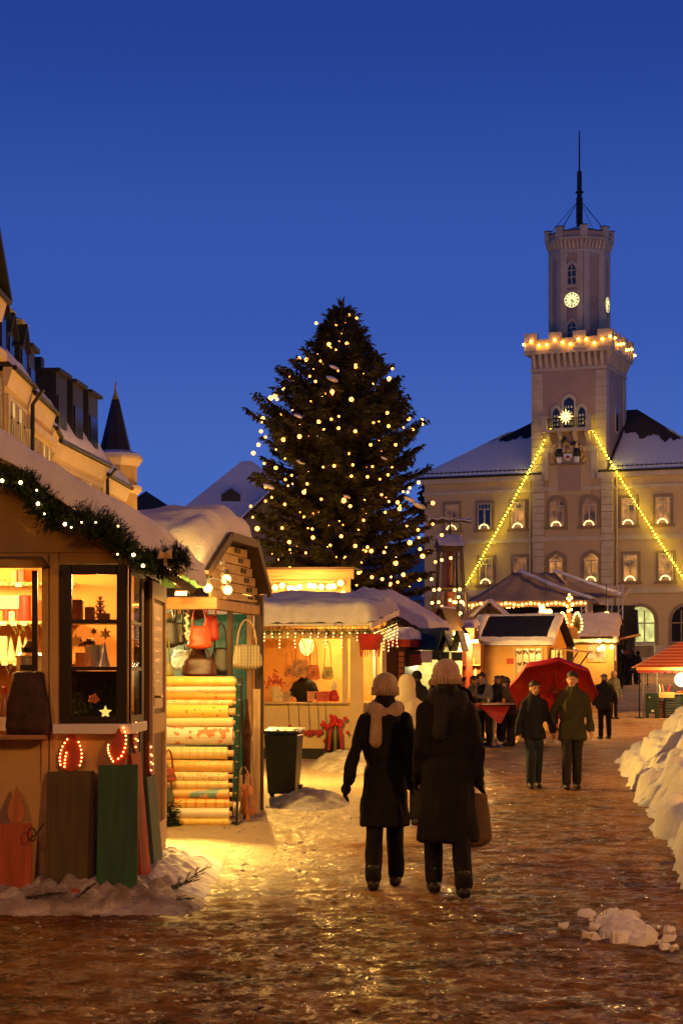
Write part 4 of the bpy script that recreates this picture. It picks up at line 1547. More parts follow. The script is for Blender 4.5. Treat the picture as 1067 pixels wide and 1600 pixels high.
def far_house(label, x, d, zb, w, dp, wall, rise, rz, hip=False, snow=True, gable_front=False):
    h = thing('far_house', label, 'house', (x, d, zb), rz)
    mb = MB(); mb.span((-w / 2, 0, -3), (w / 2, dp, wall)); mb.build('wall', M_FAR, h)
    e = .4
    k = dp / 2 if hip else 0
    mb = MB()
    if hip:
        vs = [(-w / 2 - e, -e, wall), (w / 2 + e, -e, wall), (w / 2 + e, dp + e, wall), (-w / 2 - e, dp + e, wall), (-w / 2 + k, dp / 2, wall + rise), (w / 2 - k, dp / 2, wall + rise)]
        mb.add(vs, [(0, 1, 5, 4), (1, 2, 5), (2, 3, 4, 5), (3, 0, 4), (3, 2, 1, 0)])
    else:
        vs = [(-w / 2 - e, -e, wall), (w / 2 + e, -e, wall), (w / 2 + e, dp + e, wall), (-w / 2 - e, dp + e, wall), (-w / 2 - e, dp / 2, wall + rise), (w / 2 + e, dp / 2, wall + rise)]
        mb.add(vs, [(0, 1, 5, 4), (1, 2, 5), (2, 3, 4, 5), (3, 0, 4), (3, 2, 1, 0)])
    mb.build('roof', SNOW if snow else SLATE, h)
    return h


h = far_house('large house with a snow-covered pyramid roof beyond the booths', -5.3, 112, ground(112), 8.2, 7.6, 9.2, 3.7, R(6), hip=True)
mb = MB(); mb.prism([(-.55, 0, 0), (.55, 0, 0), (.55, 0, .6), (0, 0, 1.0), (-.55, 0, .6)], (0, 2.2, 0)); mb.build('dormer', SLATE, h, loc=(-1.1, .7, 9.95))
mb = MB(); mb.prism([(-1.9, 0, -1), (1.9, 0, -1), (1.9, 0, 9.3), (0, 0, 11.0), (-1.9, 0, 9.3)], (0, 3, 0)); mb.build('gable', M_FAR, h, loc=(1.5, -.9, 0))
mb = MB(); mb.slab((-2.2, -.3, 9.05), (0, -.3, 11.1), (0, 3.4, 11.1), (-2.2, 3.4, 9.05), -.14); mb.slab((0, -.3, 11.1), (2.2, -.3, 9.05), (2.2, 3.4, 9.05), (0, 3.4, 11.1), -.14); mb.build('gable_roof', SNOW, h, loc=(1.5, -.9, 0))
mb = MB(); mb.slab((-2.15, -.36, 8.95), (0, -.36, 10.98), (0, -.1, 10.98), (-2.15, -.1, 8.95), -.2); mb.slab((0, -.36, 10.98), (2.15, -.36, 8.95), (2.15, -.1, 8.95), (0, -.1, 10.98), -.2); mb.build('barge_board', SLATE, h, loc=(1.5, -.9, 0))
far_house('low far house with a dark gable behind the booth roofs', -16.5, 190, 11, 5.2, 5, 7.0, 1.9, R(90), snow=False)
far_house('long far roof under snow beside the corner turret', -17, 180, 10, 16, 8, 6.4, 1.2, R(4))

# ---- hill
def hill(u, v):
    x = -320 + 700 * u
    y = 330 + 260 * v
    h = 26 * math.sin(min(1, v * 1.4) * PI / 2) * (.75 + .35 * mn.noise(Vector((x * .006, 1.5, 0)))) + 3 * mn.noise(Vector((x * .03, y * .03, 2)))
    return Vector((x, y, 11 + h * (.9 + .2 * u) - 8 * (1 - min(1, v * 4))))


M_HILL = mat('snowy_hill', (.35, .36, .38), rough=.9, var=.3, scale=.05, bump=0)
mound('hill', hill, M_HILL, 60, 14, kind='structure')


# ---- bare and conifer trees far off
def conifer(mb, x, y, z, h, w, rng):
    mb.cyl((x, y, z - 1), (x, y, z + h), .12 + h * .01, .02, 5)
    n = int(h * 3.2)
    for k in range(n):
        t = k / n
        r = w * (1 - t) ** .9 * rng.uniform(.7, 1.1) + .08
        zz = z + h * (.08 + .92 * t)
        for j in range(8):
            a = rng.random() * 2 * PI
            p = Vector((x + r * math.cos(a), y + r * math.sin(a), zz - r * .45))
            q = Vector((-math.sin(a), math.cos(a), 0)) * r * .22
            mb.add([Vector((x, y, zz + .2)), p + q, p + Vector((0, 0, -.25)), p - q], [(0, 1, 2), (0, 2, 3)])


rngf = random.Random(12)
for (px, py_top, d, h, w, lab) in ((668, 722, 240, 6.5, 2.0, 'far dark conifer just beside the big tree on the skyline'), (686, 733, 245, 5.5, 1.7, 'smaller far conifer between two others above the town hall roof end'),
                           (699, 727, 250, 6.5, 1.7, 'far conifer standing closest to the town hall roof'), (274, 786, 200, 4.6, .9, 'lone slim far conifer above the snowy booth roof')):
    p = P(px, py_top, d)
    mb = MB(); conifer(mb, 0, 0, 0, h, w, rngf)
    o = mb.build('conifer_tree', NEEDLES, loc=(p.x, d, p.z - h)); tag(o, lab, 'tree')


def bare_tree(x, y, z, h, seed, lab):
    rng = random.Random(seed)
    t = thing('bare_tree', lab, 'tree', (x, y, z))
    mb = MB(); tw = MB()

    def grow(p, d, l, r, lev):
        q = p + d * l
        (mb if lev < 2 else tw).tube([p, p + d * l * .5 + Vector((rng.gauss(0, .04), rng.gauss(0, .04), 0)) * l, q], [r, r * .8, r * .6], 5 if lev < 2 else 3)
        if lev >= 4: return
        for _ in range(4 if lev else 6):
            v = (d + Vector((rng.gauss(0, .55), rng.gauss(0, .55), rng.gauss(.15, .3)))).normalized()
            grow(p + d * l * rng.uniform(.5, 1), v, l * rng.uniform(.55, .8), r * .55, lev + 1)
    grow(Vector((0, 0, -1)), Vector((0, 0, 1)), h * .42, .14, 0)
    mb.build('trunk', BARK, t); tw.build('crown', BARK, t, kind='stuff')


bare_tree(-17.0, 168, 13.5, 4.6, 3, 'bare leafless tree beside the corner turret on the skyline')
bare_tree(-15.2, 172, 13.6, 3.4, 5, 'lower bare bushy tree between turret and snowy booth roof')
# ================================================================== market booths
class Frame:
    def __init__(s, x, y, rz, z=None):
        s.o = Vector((x, y, ground(y) if z is None else z)); s.rz = rz
        s.u = Vector((math.cos(rz), math.sin(rz), 0)); s.w = Vector((-math.sin(rz), math.cos(rz), 0))

    def fy(s, px, py, y):
        k = (px - CX) / F
        t = (k * (s.o.y + y * s.w.y) - s.o.x - y * s.w.x) / (s.u.x - k * s.u.y)
        d = s.o.y + t * s.u.y + y * s.w.y
        return Vector((t, y, EYE + (HZ - py) * d / F - s.o.z))

    def fx(s, px, py, x):
        k = (px - CX) / F
        t = (k * (s.o.y + x * s.u.y) - s.o.x - x * s.u.x) / (s.w.x - k * s.w.y)
        d = s.o.y + x * s.u.y + t * s.w.y
        return Vector((x, t, EYE + (HZ - py) * d / F - s.o.z))

    def world(s, p):
        return s.o + s.u * p[0] + s.w * p[1] + Vector((0, 0, p[2]))

    def thing(s, name, label, cat, group=None):
        return thing(name, label, cat, tuple(s.o), s.rz, group)


def needle_twig(mb, p, d, l, w, rng, n=9):
    """one fir twig: a spine with flat needles standing off it"""
    d = d.normalized()
    u = d.orthogonal().normalized()
    v = d.cross(u)
    for k in range(n):
        t = (k + rng.random()) / n
        a = rng.random() * 2 * PI
        s = (u * math.cos(a) + v * math.sin(a))
        b = p + d * (l * t)
        tip = b + (s * .8 + d * .75) * w * rng.uniform(.7, 1.15)
        q = d.cross(s).normalized() * w * .13
        mb.add([b - q, b + q, tip], [(0, 1, 2)])
    mb.add([p - u * w * .08, p + u * w * .08, p + d * l], [(0, 1, 2)])


def garland(pts, rad, n, seed, tl=.09, tw=.035):
    rng = random.Random(seed)
    mb = MB()
    pts = [Vector(p) for p in pts]
    for k in range(n):
        f = rng.random() * (len(pts) - 1)
        i = int(f); t = f - i
        p = pts[i].lerp(pts[i + 1], t)
        ax = (pts[i + 1] - pts[i]).normalized()
        off = Vector((rng.gauss(0, 1), rng.gauss(0, 1), rng.gauss(0, 1)))
        off = (off - ax * off.dot(ax)).normalized()
        lump = .75 + .75 * mn.noise(p * 4.2)
        needle_twig(mb, p + off * rad * rng.uniform(0, .55) * lump, off + ax * rng.uniform(-.7, .7), tl * rng.uniform(.7, 1.3) * lump * 1.2, tw, rng)
    return mb


def star_mb(r, th, n=6, inner=.45):
    pts = []
    for k in range(2 * n):
        a = PI / 2 + k * PI / n
        q = r if k % 2 == 0 else r * inner
        pts.append((q * math.cos(a), 0, q * math.sin(a)))
    mb = MB(); mb.prism(pts, (0, th, 0))
    return mb


# ------------------------------------------------------------------ candle booth (near, left)
F1 = Frame(-1.58, 14.1, 0.0)
B1 = F1.thing('market_booth', 'beige candle booth with a garlanded snowy gable and dark framed showcase window', 'market booth')
hl, hr, hb, ht = -1.95, -.617, 1.24, 2.47
wl, wr, wb, wt = -.481, -.012, 1.32, 2.487
WT = .05
INNER = mat('booth_inner_board', (.62, .30, .09), rough=.6, var=.2, scale=2, bump=.1)
mb = MB()
mb.span((-3.1, 0, .12), (-.0, WT, hb)); mb.span((-3.1, 0, hb), (hl, WT, ht)); mb.span((hr, 0, hb), (wl, WT, wt)); mb.span((wl, 0, hb), (0, WT, wb - .002))
mb.build('front_wall', PLASTER_BEIGE, B1, bevel=.004)
mb = MB(); mb.prism([(-3.1, 0, ht + .02), (0, 0, ht + .02), (0, 0, 2.60), (-1.55, 0, 3.60), (-3.1, 0, 2.60)], (0, WT, 0)); mb.build('gable', PLASTER_BEIGE, B1)
mb = MB(); mb.span((-3.1, -.018, 2.575), (.01, -.001, 2.61)); mb.build('gable_strip', PLASTER_BEIGE, B1)
mb = MB(); mb.span((hr + .002, -.022, .9), (hr + .05, -.001, 2.57)); mb.span((wl - .075, -.016, .13), (wl - .012, -.001, 2.57)); mb.build('upright_strip', PLASTER_BEIGE, B1)
mb = MB()
mb.span((-WT, WT, .12), (0, .9, wb - .003)); mb.span((-WT, WT, wt), (0, 2.7, 2.6)); mb.span((-WT, 1.0, .12), (0, 1.36, wt - .002)); mb.span((-WT, 2.62, .12), (0, 2.7, wt - .002))
mb.build('side_wall', DARK_FRAME, B1)
mb = MB(); mb.span((-3.1, 2.7, .1), (0, 2.75, 2.6)); mb.span((-3.1, WT, .1), (-3.05, 2.699, 2.6)); mb.build('back_wall', PLASTER_BEIGE, B1)
mb = MB(); mb.span((-3.04, WT, .1), (-.06, 2.69, .16)); mb.build('floor', DARK_WOOD_X, B1)
mb = MB(); mb.span((-2.3, 1.6, .2), (-.06, 1.64, 2.62)); mb.build('shelf_back', INNER, B1)
for z in (1.79, 2.11, 2.42):
    mb = MB(); mb.span((-2.3, 1.28, z - .025), (-.56, 1.595, z)); mb.build('shelf', PALE_WOOD, B1)
mb = MB(); mb.span((-3.0, .06, 2.64), (-.06, 2.6, 2.67)); mb.build('ceiling', INNER, B1)
mb = MB(); mb.span((hl - .1, -.20, hb - .035), (hr + .05, .5, hb)); mb.build('counter', WARM_WOOD_X, B1, bevel=.006)
mb = MB(); mb.slab((hl, -.42, 2.50), (hr + .06, -.42, 2.50), (hr + .06, -.003, 2.46), (hl, -.003, 2.46), .02); mb.build('hatch_flap', DARK_WOOD_X, B1)
mb = MB(); mb.span((hr - .07, -.02, 1.62), (hr - .03, .02, 2.44)); mb.T = None
mb.build('folded_shutter', DARK_FRAME, B1)
# roof
for sg, nm in ((1, 'roof'), (-1, 'roof')):
    mb = MB()
    ax, az = -1.55, 3.64
    ex, ez = (.30, 2.45) if sg > 0 else (-3.4, 2.45)
    if sg > 0:
        mb.slab((ax, -.35, az), (ex, -.35, ez), (ex, 2.95, ez), (ax, 2.95, az), -.06)
    else:
        mb.slab((ex, -.35, ez), (ax, -.35, az), (ax, 2.95, az), (ex, 2.95, ez), -.06)
    mb.build(nm, DARK_WOOD, B1)
snow_quad('roof_snow', (.36, -.42, 2.46), (.36, 3.0, 2.46), (-1.55, 3.0, 3.64), (-1.55, -.42, 3.64), .23, B1, nu=46, nv=60, seed=3, edge=.06, lump=.28)
snow_quad('roof_snow', (-3.5, 3.0, 2.46), (-3.5, -.42, 2.46), (-1.55, -.42, 3.64), (-1.55, 3.0, 3.64), .23, B1, nu=40, nv=30, seed=9, edge=.06, lump=.25)
# showcase window: frame, panes, shelves
mb = MB()
fw = .085
for (a, b_) in (((wl, -.03, wb), (wl + fw, .03, wt)), ((wr - fw + .03, -.03, wb), (wr + .022, .06, wt)), ((wl + fw, -.03, wt - .075), (wr - .055, .03, wt)), ((wl + fw, -.03, wb), (wr - .055, .03, wb + .05))):
    mb.span(a, b_)
win = mb.build('window', DARK_FRAME, B1, bevel=.006)
mb = MB(); mb.span((.012, .061, wb), (.03, .12, wt)); mb.span((.012, .84, wb), (.03, .98, wt)); mb.span((.012, .121, wb), (.03, .839, wb + .05)); mb.span((.012, .121, wt - .07), (.03, .839, wt)); mb.build('side_frame', DARK_FRAME, win)
for z in (1.722, 2.068):
    mb = MB(); mb.span((wl + fw, -.025, z - .014), (wr - .055, .02, z + .014)); mb.build('glazing_bar', DARK_FRAME, win)
    mb = MB(); mb.span((.008, .121, z - .014), (.028, .839, z + .014)); mb.build('glazing_bar', DARK_FRAME, win)
for (z0, z1) in ((wb + .05, 1.708), (1.736, 2.054), (2.082, wt - .075)):
    mb = MB(); mb.add([(wl + fw, 0, z0), (wr - .055, 0, z0), (wr - .055, 0, z1), (wl + fw, 0, z1)], [(0, 1, 2, 3)]); mb.build('pane', GLASS, win)
    mb = MB(); mb.add([(.018, .12, z0), (.018, .84, z0), (.018, .84, z1), (.018, .12, z1)], [(0, 1, 2, 3)]); mb.build('pane', GLASS, win)
for z in (1.722, 2.068):
    mb = MB(); mb.span((wl, .04, z - .012), (-.06, .42, z + .004)); mb.build('display_shelf', PALE_WOOD, B1)
mb = MB(); mb.span((wl, .40, 1.30), (-.055, .43, 1.705)); mb.build('added_dark_backing', BLACK, B1)  # black sheet added in place of the bottom pane's shade and dark reflection
mb = MB(); mb.span((wl - .04, -.13, wb - .075), (.06, .002, wb - .003)); mb.span((.002, .003, wb - .075), (.06, .95, wb - .003)); mb.build('window_sill', WHITE, B1, bevel=.006)
# door on the lane side
mb = MB(); mb.span((.0, 1.36, .26), (.035, 2.60, 2.44)); door = mb.build('door', wood('door_wood', (.15, .065, .022), 'z', rough=.5), B1)
mb = MB()
mb.span((.036, 1.36, .26), (.062, 1.48, 2.44)); mb.span((.036, 2.47, .26), (.062, 2.60, 2.44))
for (z0, z1) in ((.26, .44), (1.20, 1.36), (2.30, 2.44)):
    mb.span((.036, 1.481, z0), (.062, 2.469, z1))
mb.build('door_frame', CREAM, door)
NOTICE = mat('price_notice', (.78, .66, .40), rough=.5, var=.05, bump=0)
mb = MB(); mb.span((.037, 1.56, 1.40), (.046, 2.40, 2.27)); mb.build('notice_board', NOTICE, door)
for j in range(8):
    mb = MB(); mb.span((.0462, 1.68, 1.52 + j * .088), (.0475, 2.28 - .12 * (j % 3), 1.55 + j * .088)); mb.build('print_line', BRASS, door)
mb = MB(); mb.tube([(.06, 1.50, 1.50), (.11, 1.50, 1.50), (.115, 1.62, 1.50)], .012, 6); mb.span((.0625, 1.47, 1.42), (.067, 1.53, 1.58)); mb.build('door_handle', BRASS, door)
mb = MB(); mb.span((.005, 1.3, .12), (.05, 2.66, .255)); mb.build('threshold', CREAM, B1)
point('booth_lamp', (-1.3, .75, 2.45), 150, (1.0, .50, .12), .08, B1)
point('showcase_lamp', (-.28, .9, 2.40), 34, (1.0, .52, .13), .05, B1)

# garland on the gable edge
t = F1.thing('fir_garland', 'green fir garland with white fairy lights on the near snowy gable edge', 'garland')
gp = [(-60, 700), (0, 742), (35, 752), (60, 775), (72, 805), (100, 812), (150, 815), (180, 838), (205, 865), (235, 878), (262, 882), (292, 868)]
gpts = [F1.fy(px, py, -.48) for px, py in gp]
garland(gpts, .10, 1700, 4, .095, .034).build('needles', FIR_GREEN, t, recalc=False)
mb = MB(); mb.tube(gpts, .012, 5); mb.build('wire', BARK, t)
rg = random.Random(6)
for (px, py) in ((4, 751), (33, 754), (58, 766), (60, 787), (102, 819), (70, 803), (112, 824), (128, 816), (150, 816), (185, 822), (209, 867), (224, 884), (184, 866)):
    p = F1.fy(px, py, -.60)
    bulb(t, p, .0125 if py in (751, 754, 787, 819, 867, 884) else .0065, BULB_SMALL)
# bow at the end
mb = MB()
for sg in (-1, 1):
    mb.tube([F1.fy(258, 868, -.6) + Vector((0, 0, 0)), F1.fy(258 + sg * 8, 862, -.62), F1.fy(258 + sg * 9, 870, -.62), F1.fy(258, 869, -.6)], .018, 6)
mb.tube([F1.fy(258, 868, -.6), F1.fy(259, 884, -.6)], .012, 5)
bw = mb.build('bow', CREAM, smooth=True); tag(bw, 'pale ribbon bow at the lower end of the fir garland', 'bow'); bw.location = F1.o

# ---- goods of the candle booth
def goods(name, label, cat, mb_, m, loc, rz=0, group=None, smooth=False):
    o = mb_.build(name, m, smooth=smooth)
    o.location = loc; o.rotation_euler = (0, 0, rz)
    return tag(o, label, cat, group)


def cyl_candle(label, p, r, h, m, group=None):
    t = thing('candle', label, 'candle', p, 0, group)
    mb = MB(); mb.lathe([(r * .97, 0), (r, .01), (r, h - .008), (r * .9, h)], n=14); mb.build('wax', m, t, smooth=False)
    mb = MB(); mb.cyl((0, 0, h), (0, 0, h + .018), .002, .002, 5); mb.build('wick', BLACK, t)
    return t


def sq_candle(label, p, w, h, m):
    t = thing('candle', label, 'candle', p)
    mb = MB(); mb.box((0, 0, h / 2), (w, w, h)); mb.build('wax', m, t, bevel=.006)
    mb = MB(); mb.cyl((0, 0, h), (0, 0, h + .02), .002, .002, 5); mb.build('wick', BLACK, t)
    return t


def cone_candle(label, p, r, h, m, group=None):
    t = thing('candle', label, 'candle', p, 0, group)
    mb = MB(); mb.lathe([(r, 0), (r * .95, .01), (r * .5, h * .5), (.004, h)], n=14); mb.build('wax', m, t, smooth=True)
    return t


W1 = lambda px, py, y: F1.world(F1.fy(px, py, y))


def on(px, z, y):
    p = F1.fy(px, 1000, y)
    return F1.world((p.x, y, z))


cyl_candle('tall spotted red candle at the end of the middle hatch shelf', on(40, 2.11, 1.4), .05, .21, WAX_RED)
cyl_candle('short red candle beside the tall spotted one on the hatch shelf', on(29, 2.11, 1.42), .038, .10, WAX_RED)
cyl_candle('short pale candle between red ones on the hatch shelf', on(20, 2.11, 1.42), .036, .08, WAX_WHITE)
cyl_candle('red candle beside the pale one, third from the shutter', on(11, 2.11, 1.42), .036, .10, WAX_RED)
cyl_candle('orange candle nearest the photo edge on the hatch shelf', on(2, 2.11, 1.42), .036, .085, WAX_ORANGE)
sq_candle('square red candle on the top hatch shelf', on(34, 2.42, 1.42), .055, .11, WAX_RED)
sq_candle('square orange candle beside the red one on the top hatch shelf', on(23, 2.42, 1.42), .05, .11, WAX_ORANGE)
for px, h, lab in ((41, .22, 'white tree-shaped candle closest to the hatch shutter'), (31, .22, 'white tree-shaped candle, middle one on the low hatch shelf'), (18, .21, 'white tree-shaped candle beside the pale block')):
    cone_candle(lab, on(px, 1.79, 1.42), .044, h, WAX_WHITE, 'white tree candles')
sq_candle('pale block candle at the photo edge on the low hatch shelf', on(5, 1.79, 1.42), .085, .2, WAX_WHITE)
goods('light_box', 'glowing pale panel behind the red candles on the hatch shelf', 'light panel', MB().box((0, 0, 0), (.22, .02, .11)), emis('panel_glow', (1, .62, .18), 1.8), W1(10, 941, 1.57))
for z, sd in ((2.11, 1), (1.79, 2), (2.42, 3)):
    rg = random.Random(sd)
    g = garland([(-2.0, 1.24, z - .03), (-1.5, 1.22, z - .035), (-1.0, 1.23, z - .025), (-.62, 1.25, z - .03)], .02, 90, sd, .06, .02)
    o = g.build('fir_sprig', mat('fir_sprig_green', (.16, .20, .04), rough=.6, var=.3, bump=0), recalc=False); o.location = F1.o
    tag(o, 'loose fir twigs along the %s shelf edge inside the hatch' % {2.11: 'middle', 1.79: 'lowest', 2.42: 'topmost'}[z], 'fir twigs')
for i, (px, z) in enumerate(((38, 2.11), (22, 2.11), (6, 2.11), (44, 1.79), (26, 1.79), (8, 1.79), (30, 2.42))):
    p = F1.fy(px, 1000, 1.275); MB().box((p.x, 1.268, z - .02), (.05, .006, .032)).build('price_card', WHITE, B1)
for z in (.30, .62, .95):
    for x in (-.46, -.24, -.70, -1.0):
        MB().cyl((x, -.003, z), (x, .001, z), .006, .006, 6).build('nail', STEEL, B1)
# dark basket cover, steel pot and bottle on the counter
WICKER = mat('dark_quilted_cover', (.045, .022, .012), rough=.7, var=.5, scale=9, bump=.8, bscale=22)
mb = MB()
vs, fs = [], []
lv = [(.0, .155, .10), (.06, .172, .11), (.22, .155, .10), (.36, .125, .085), (.45, .112, .075), (.462, .08, .06)]
n = 20
for z, a, b_ in lv:
    for k in range(n):
        q = 2 * PI * k / n
        cx_, sx_ = math.cos(q), math.sin(q)
        e = .55
        vs.append((a * math.copysign(abs(cx_) ** e, cx_), b_ * math.copysign(abs(sx_) ** e, sx_), z))
for i in range(len(lv) - 1):
    for k in range(n): fs.append((i * n + k, i * n + (k + 1) % n, (i + 1) * n + (k + 1) % n, (i + 1) * n + k))
fs.append(tuple(range(n - 1, -1, -1))); fs.append(tuple(range((len(lv) - 1) * n, len(lv) * n)))
mb.add(vs, fs)
goods('quilted_cover', 'dark brown tapering quilted cover standing on the hatch counter', 'cover', mb, WICKER, on(45, hb, -.06), smooth=True)
t = thing('hot_drink_urn', 'steel drink urn with black lid and handle behind the quilted cover', 'urn', on(47, hb, .22))
mb = MB(); mb.lathe([(.10, 0), (.10, .56), (.108, .565), (.108, .58), (.09, .60)], n=18); mb.build('urn_body', STEEL, t, smooth=False)
mb = MB(); mb.lathe([(.06, .60), (.065, .64), (.03, .69), (.0, .70)], n=12); mb.build('urn_lid', BLACK_PLASTIC, t)
MB().span((-.05, -.13, .47), (.055, -.09, .51)).build('urn_handle', BLACK_PLASTIC, t)
t = thing('bottle', 'amber glass bottle with pale label standing by the hatch', 'bottle', on(8, hb, -.1))
AMBER = mat('amber_glass', (.40, .17, .04), rough=.12, var=.2, bump=0, spec=.6, trans=.4)
mb = MB(); mb.lathe([(.038, 0), (.04, .02), (.04, .16), (.033, .20), (.015, .26), (.014, .34)], n=14); mb.build('glass_body', AMBER, t, smooth=True)
mb = MB(); mb.lathe([(.0405, .03), (.0405, .13)], n=14, close=False); mb.build('bottle_label', WAX_WHITE, t)
mb = MB(); mb.lathe([(.0165, .30), (.0165, .345), (.01, .35)], n=10); mb.build('bottle_cap', WAX_RED, t)
# showcase contents
WAX_BROWN = mat('brown_wax', (.13, .035, .02), rough=.4, var=.25, bump=.05)
STRAW = mat('straw_star', (.72, .48, .18), rough=.6, var=.2, bump=.2)
sq_candle('taller dark brown block candle in the top showcase pane', on(121, 2.072, .22), .085, .165, WAX_BROWN)
sq_candle('shorter dark brown block candle in the top showcase pane', on(141, 2.072, .20), .07, .11, WAX_BROWN)
goods('candle_box', 'low dark box in the corner of the top showcase pane', 'box', MB().box((0, 0, .03), (.085, .07, .06)), WAX_BROWN, on(163, 2.072, .12))
PINKSTAR = mat('pink_paper', (.72, .42, .45), rough=.5, var=.2)
mb = MB()
for j, (r, z) in enumerate(((.055, .05), (.05, .10), (.038, .145), (.024, .18))):
    s = star_mb(r, .012, 6); s.v = [(a, b_, c + z) for a, b_, c in s.v]; mb.add(s.v, s.f)
mb.span((-.02, -.01, 0), (.02, .02, .02))
goods('star_tree', 'pinkish white tree built of stacked stars in the top showcase pane', 'ornament', mb, PINKSTAR, on(157, 2.072, .3))
mb = star_mb(.055, .015, 7, .5); goods('wooden_star', 'straw star standing at the showcase post, middle pane', 'star', mb, STRAW, on(119, 1.726 + .2, .15))
mb = star_mb(.048, .015, 6, .45); goods('wooden_star', 'straw star hanging over the lilac cone, middle pane', 'star', mb, STRAW, on(165, 1.98, .12))
mb = star_mb(.03, .012, 6, .45); goods('wooden_star', 'small straw star between the larger two, middle pane', 'star', mb, STRAW, on(147, 2.0, .2))
mb = MB(); mb.lathe([(.07, 0), (.07, .16), (.076, .165), (.076, .175)], n=16); goods('steel_pot', 'shiny steel pot in the middle showcase pane', 'pot', mb, STEEL, on(147, 1.727, .27))
sq_candle('square orange candle before the steel pot, middle pane', on(127, 1.727, .12), .075, .115, WAX_ORANGE)
LILAC = mat('lilac_wax', (.50, .45, .62), rough=.5, var=.15)
cone_candle('lilac cone candle beside the steel pot', on(164, 1.727, .14), .045, .19, LILAC)
mb = MB()
for k in range(9): mb.sph((.05 * math.cos(k * .7) - .02, .02 * math.sin(k), .01 + .012 * math.sin(k * 2)), .022, 6, 5)
goods('brown_cones', 'heap of brown pine cones under the small straw star', 'pine cones', mb, WAX_BROWN, on(139, 1.905, .27))
g = garland([(0, 0, .02), (.05, .02, .05), (.12, .05, .11), (.2, .04, .16), (.26, .06, .22)], .05, 140, 8, .09, .03)
goods('fir_bouquet', 'dark fir bouquet in the bottom showcase pane', 'bouquet', g, FIR_GREEN, on(117, 1.34, .22))
mb = MB()
for k in range(14): mb.sph((.035 * math.cos(k * 2.4) * (k / 14), -.01, .035 * math.sin(k * 2.4) * (k / 14)), .014, 6, 5)
goods('dried_flower', 'orange dried flower in the fir bouquet, bottom pane', 'flower', mb, WAX_ORANGE, on(147, 1.50, .12))
mb = star_mb(.05, .012, 5, .45); goods('yellow_star', 'yellow star lying low in the bottom showcase pane', 'star', mb, emis('lit_star', (1, .62, .12), 1.2), on(165, 1.40, .1))
mb = star_mb(.045, .012, 5, .45)


# ------------------------------------------------------------------ painted candle boards with rope-light flames
def candle_board(label, loc, rz, w, h, m, fm, lean, flame_w, flame_h, dots, crack=False, ybump=0):
    t = thing('candle_board', label, 'candle board', loc, rz)
    t.rotation_euler = (lean, 0, rz)
    mb = MB(); mb.prism([(-w / 2, 0, 0), (w / 2, 0, 0), (w / 2 - .006, 0, h), (-w / 2 + .004, 0, h - .006)], (0, .03, 0))
    mb.build('board', m, t, bevel=.004)
    pts = []
    for k in range(15):
        f = k / 14
        pts.append((-flame_w / 2 * math.sin(PI * min(1, f ** .62)) * (1 - .15 * f), -.006, h - .01 + flame_h * f))
    right = [(-x, y, z) for x, y, z in pts[::-1]]
    mb = MB(); mb.prism(pts + right[1:-1], (0, .022, 0)); mb.build('flame', fm, t)
    for (dx, dz) in dots[::3] if abs(rz) > 1 else dots:
        bulb(t, (dx, -.012, h + dz), .0062, BULB_RED)
    return t


M_BGREEN = wood('green_board', (.020, .085, .040), 'z', rough=.55, bump=.25)
M_BBROWN = wood('olive_board', (.085, .060, .022), 'z', rough=.6, bump=.25)
M_BRED = wood('red_board', (.40, .085, .03), 'z', rough=.6, bump=.3)
M_FLAME = wood('flame_red_board', (.34, .05, .02), 'z', rough=.6, bump=.3)
M_FLAME2 = wood('flame_orange_board', (.46, .16, .05), 'z', rough=.6, bump=.3)
k1 = .00464
dots = []
for k in range(8):
    f = k / 7
    dots.append((-.075 + .035 * math.sin(f * PI * .8) * -.4 + .055 * f * f, .045 + .185 * f))
for k in range(7):
    f = k / 6
    dots.append((.035 + .045 * math.sin(PI * (.25 + .6 * f)), .04 + .17 * f))
for k in range(5):
    dots.append((-.045 + .004 * k * k * .2, .03 + .10 * k / 4))
p = P(108, 1400, 13.93); candle_board('olive painted candle board with a lit red flame below the showcase', (p.x, 13.93, -.02), 0, 76 * k1, 1.0, M_BBROWN, M_FLAME, R(-6), .185, .31, dots)
dots = []
for k in range(9):
    f = k / 8
    dots.append((.0 + .075 * math.sin(PI * (.12 + .62 * f)) - .02, .03 + .235 * f) if k else (.0, .04))
for k in range(7):
    f = k / 6
    dots.append((-.02 - .055 * math.sin(PI * (.1 + .5 * f)), .02 + .12 * f))
p = P(182, 1418, 13.80); candle_board('dark green candle board with a lit flame at the booth corner', (p.x, 13.80, -.04), 0, 64 * k1, 1.075, M_BGREEN, M_FLAME, R(-7), .14, .28, dots)
p = P(24, 1398, 13.93); candle_board('plain red candle board with an unlit carved flame', (p.x, 13.93, -.02), 0, 52 * k1, .62, M_BRED, M_FLAME2, R(-5), .13, .275, [])
mb = MB()
q = [(0, 0, 0)]
for k in range(11):
    q.append((-.05 + .03 * math.cos(k * .63) - .02, -.01, .50 + .05 * math.sin(k * .63)))
p = P(66, 1398, 13.9); o = goods('cable_loop', 'thin black cable looped between red and olive candle boards', 'cable', MB().tube([(0.01, .02, .58)] + q[1:] + [(-.09, 0, .46)], .005, 5), BLACK, (p.x, 13.9, .02))
dots = [(-.05 + .01 * k, .04 + .02 * k) for k in range(10)] + [(.05 - .002 * k, .04 + .022 * k) for k in range(9)]
candle_board('purple red candle board seen edge-on against the dark booth side', (-1.445, 14.42, -.02), R(84), .34, 1.12, M_FLAME, M_FLAME, R(-5), .18, .32, dots)
candle_board('teal candle board seen edge-on next to the booth door', (-1.40, 14.95, -.02), R(86), .40, .92, wood('teal_board', (.05, .11, .10), 'z'), M_FLAME, R(-5), .18, .28, dots)


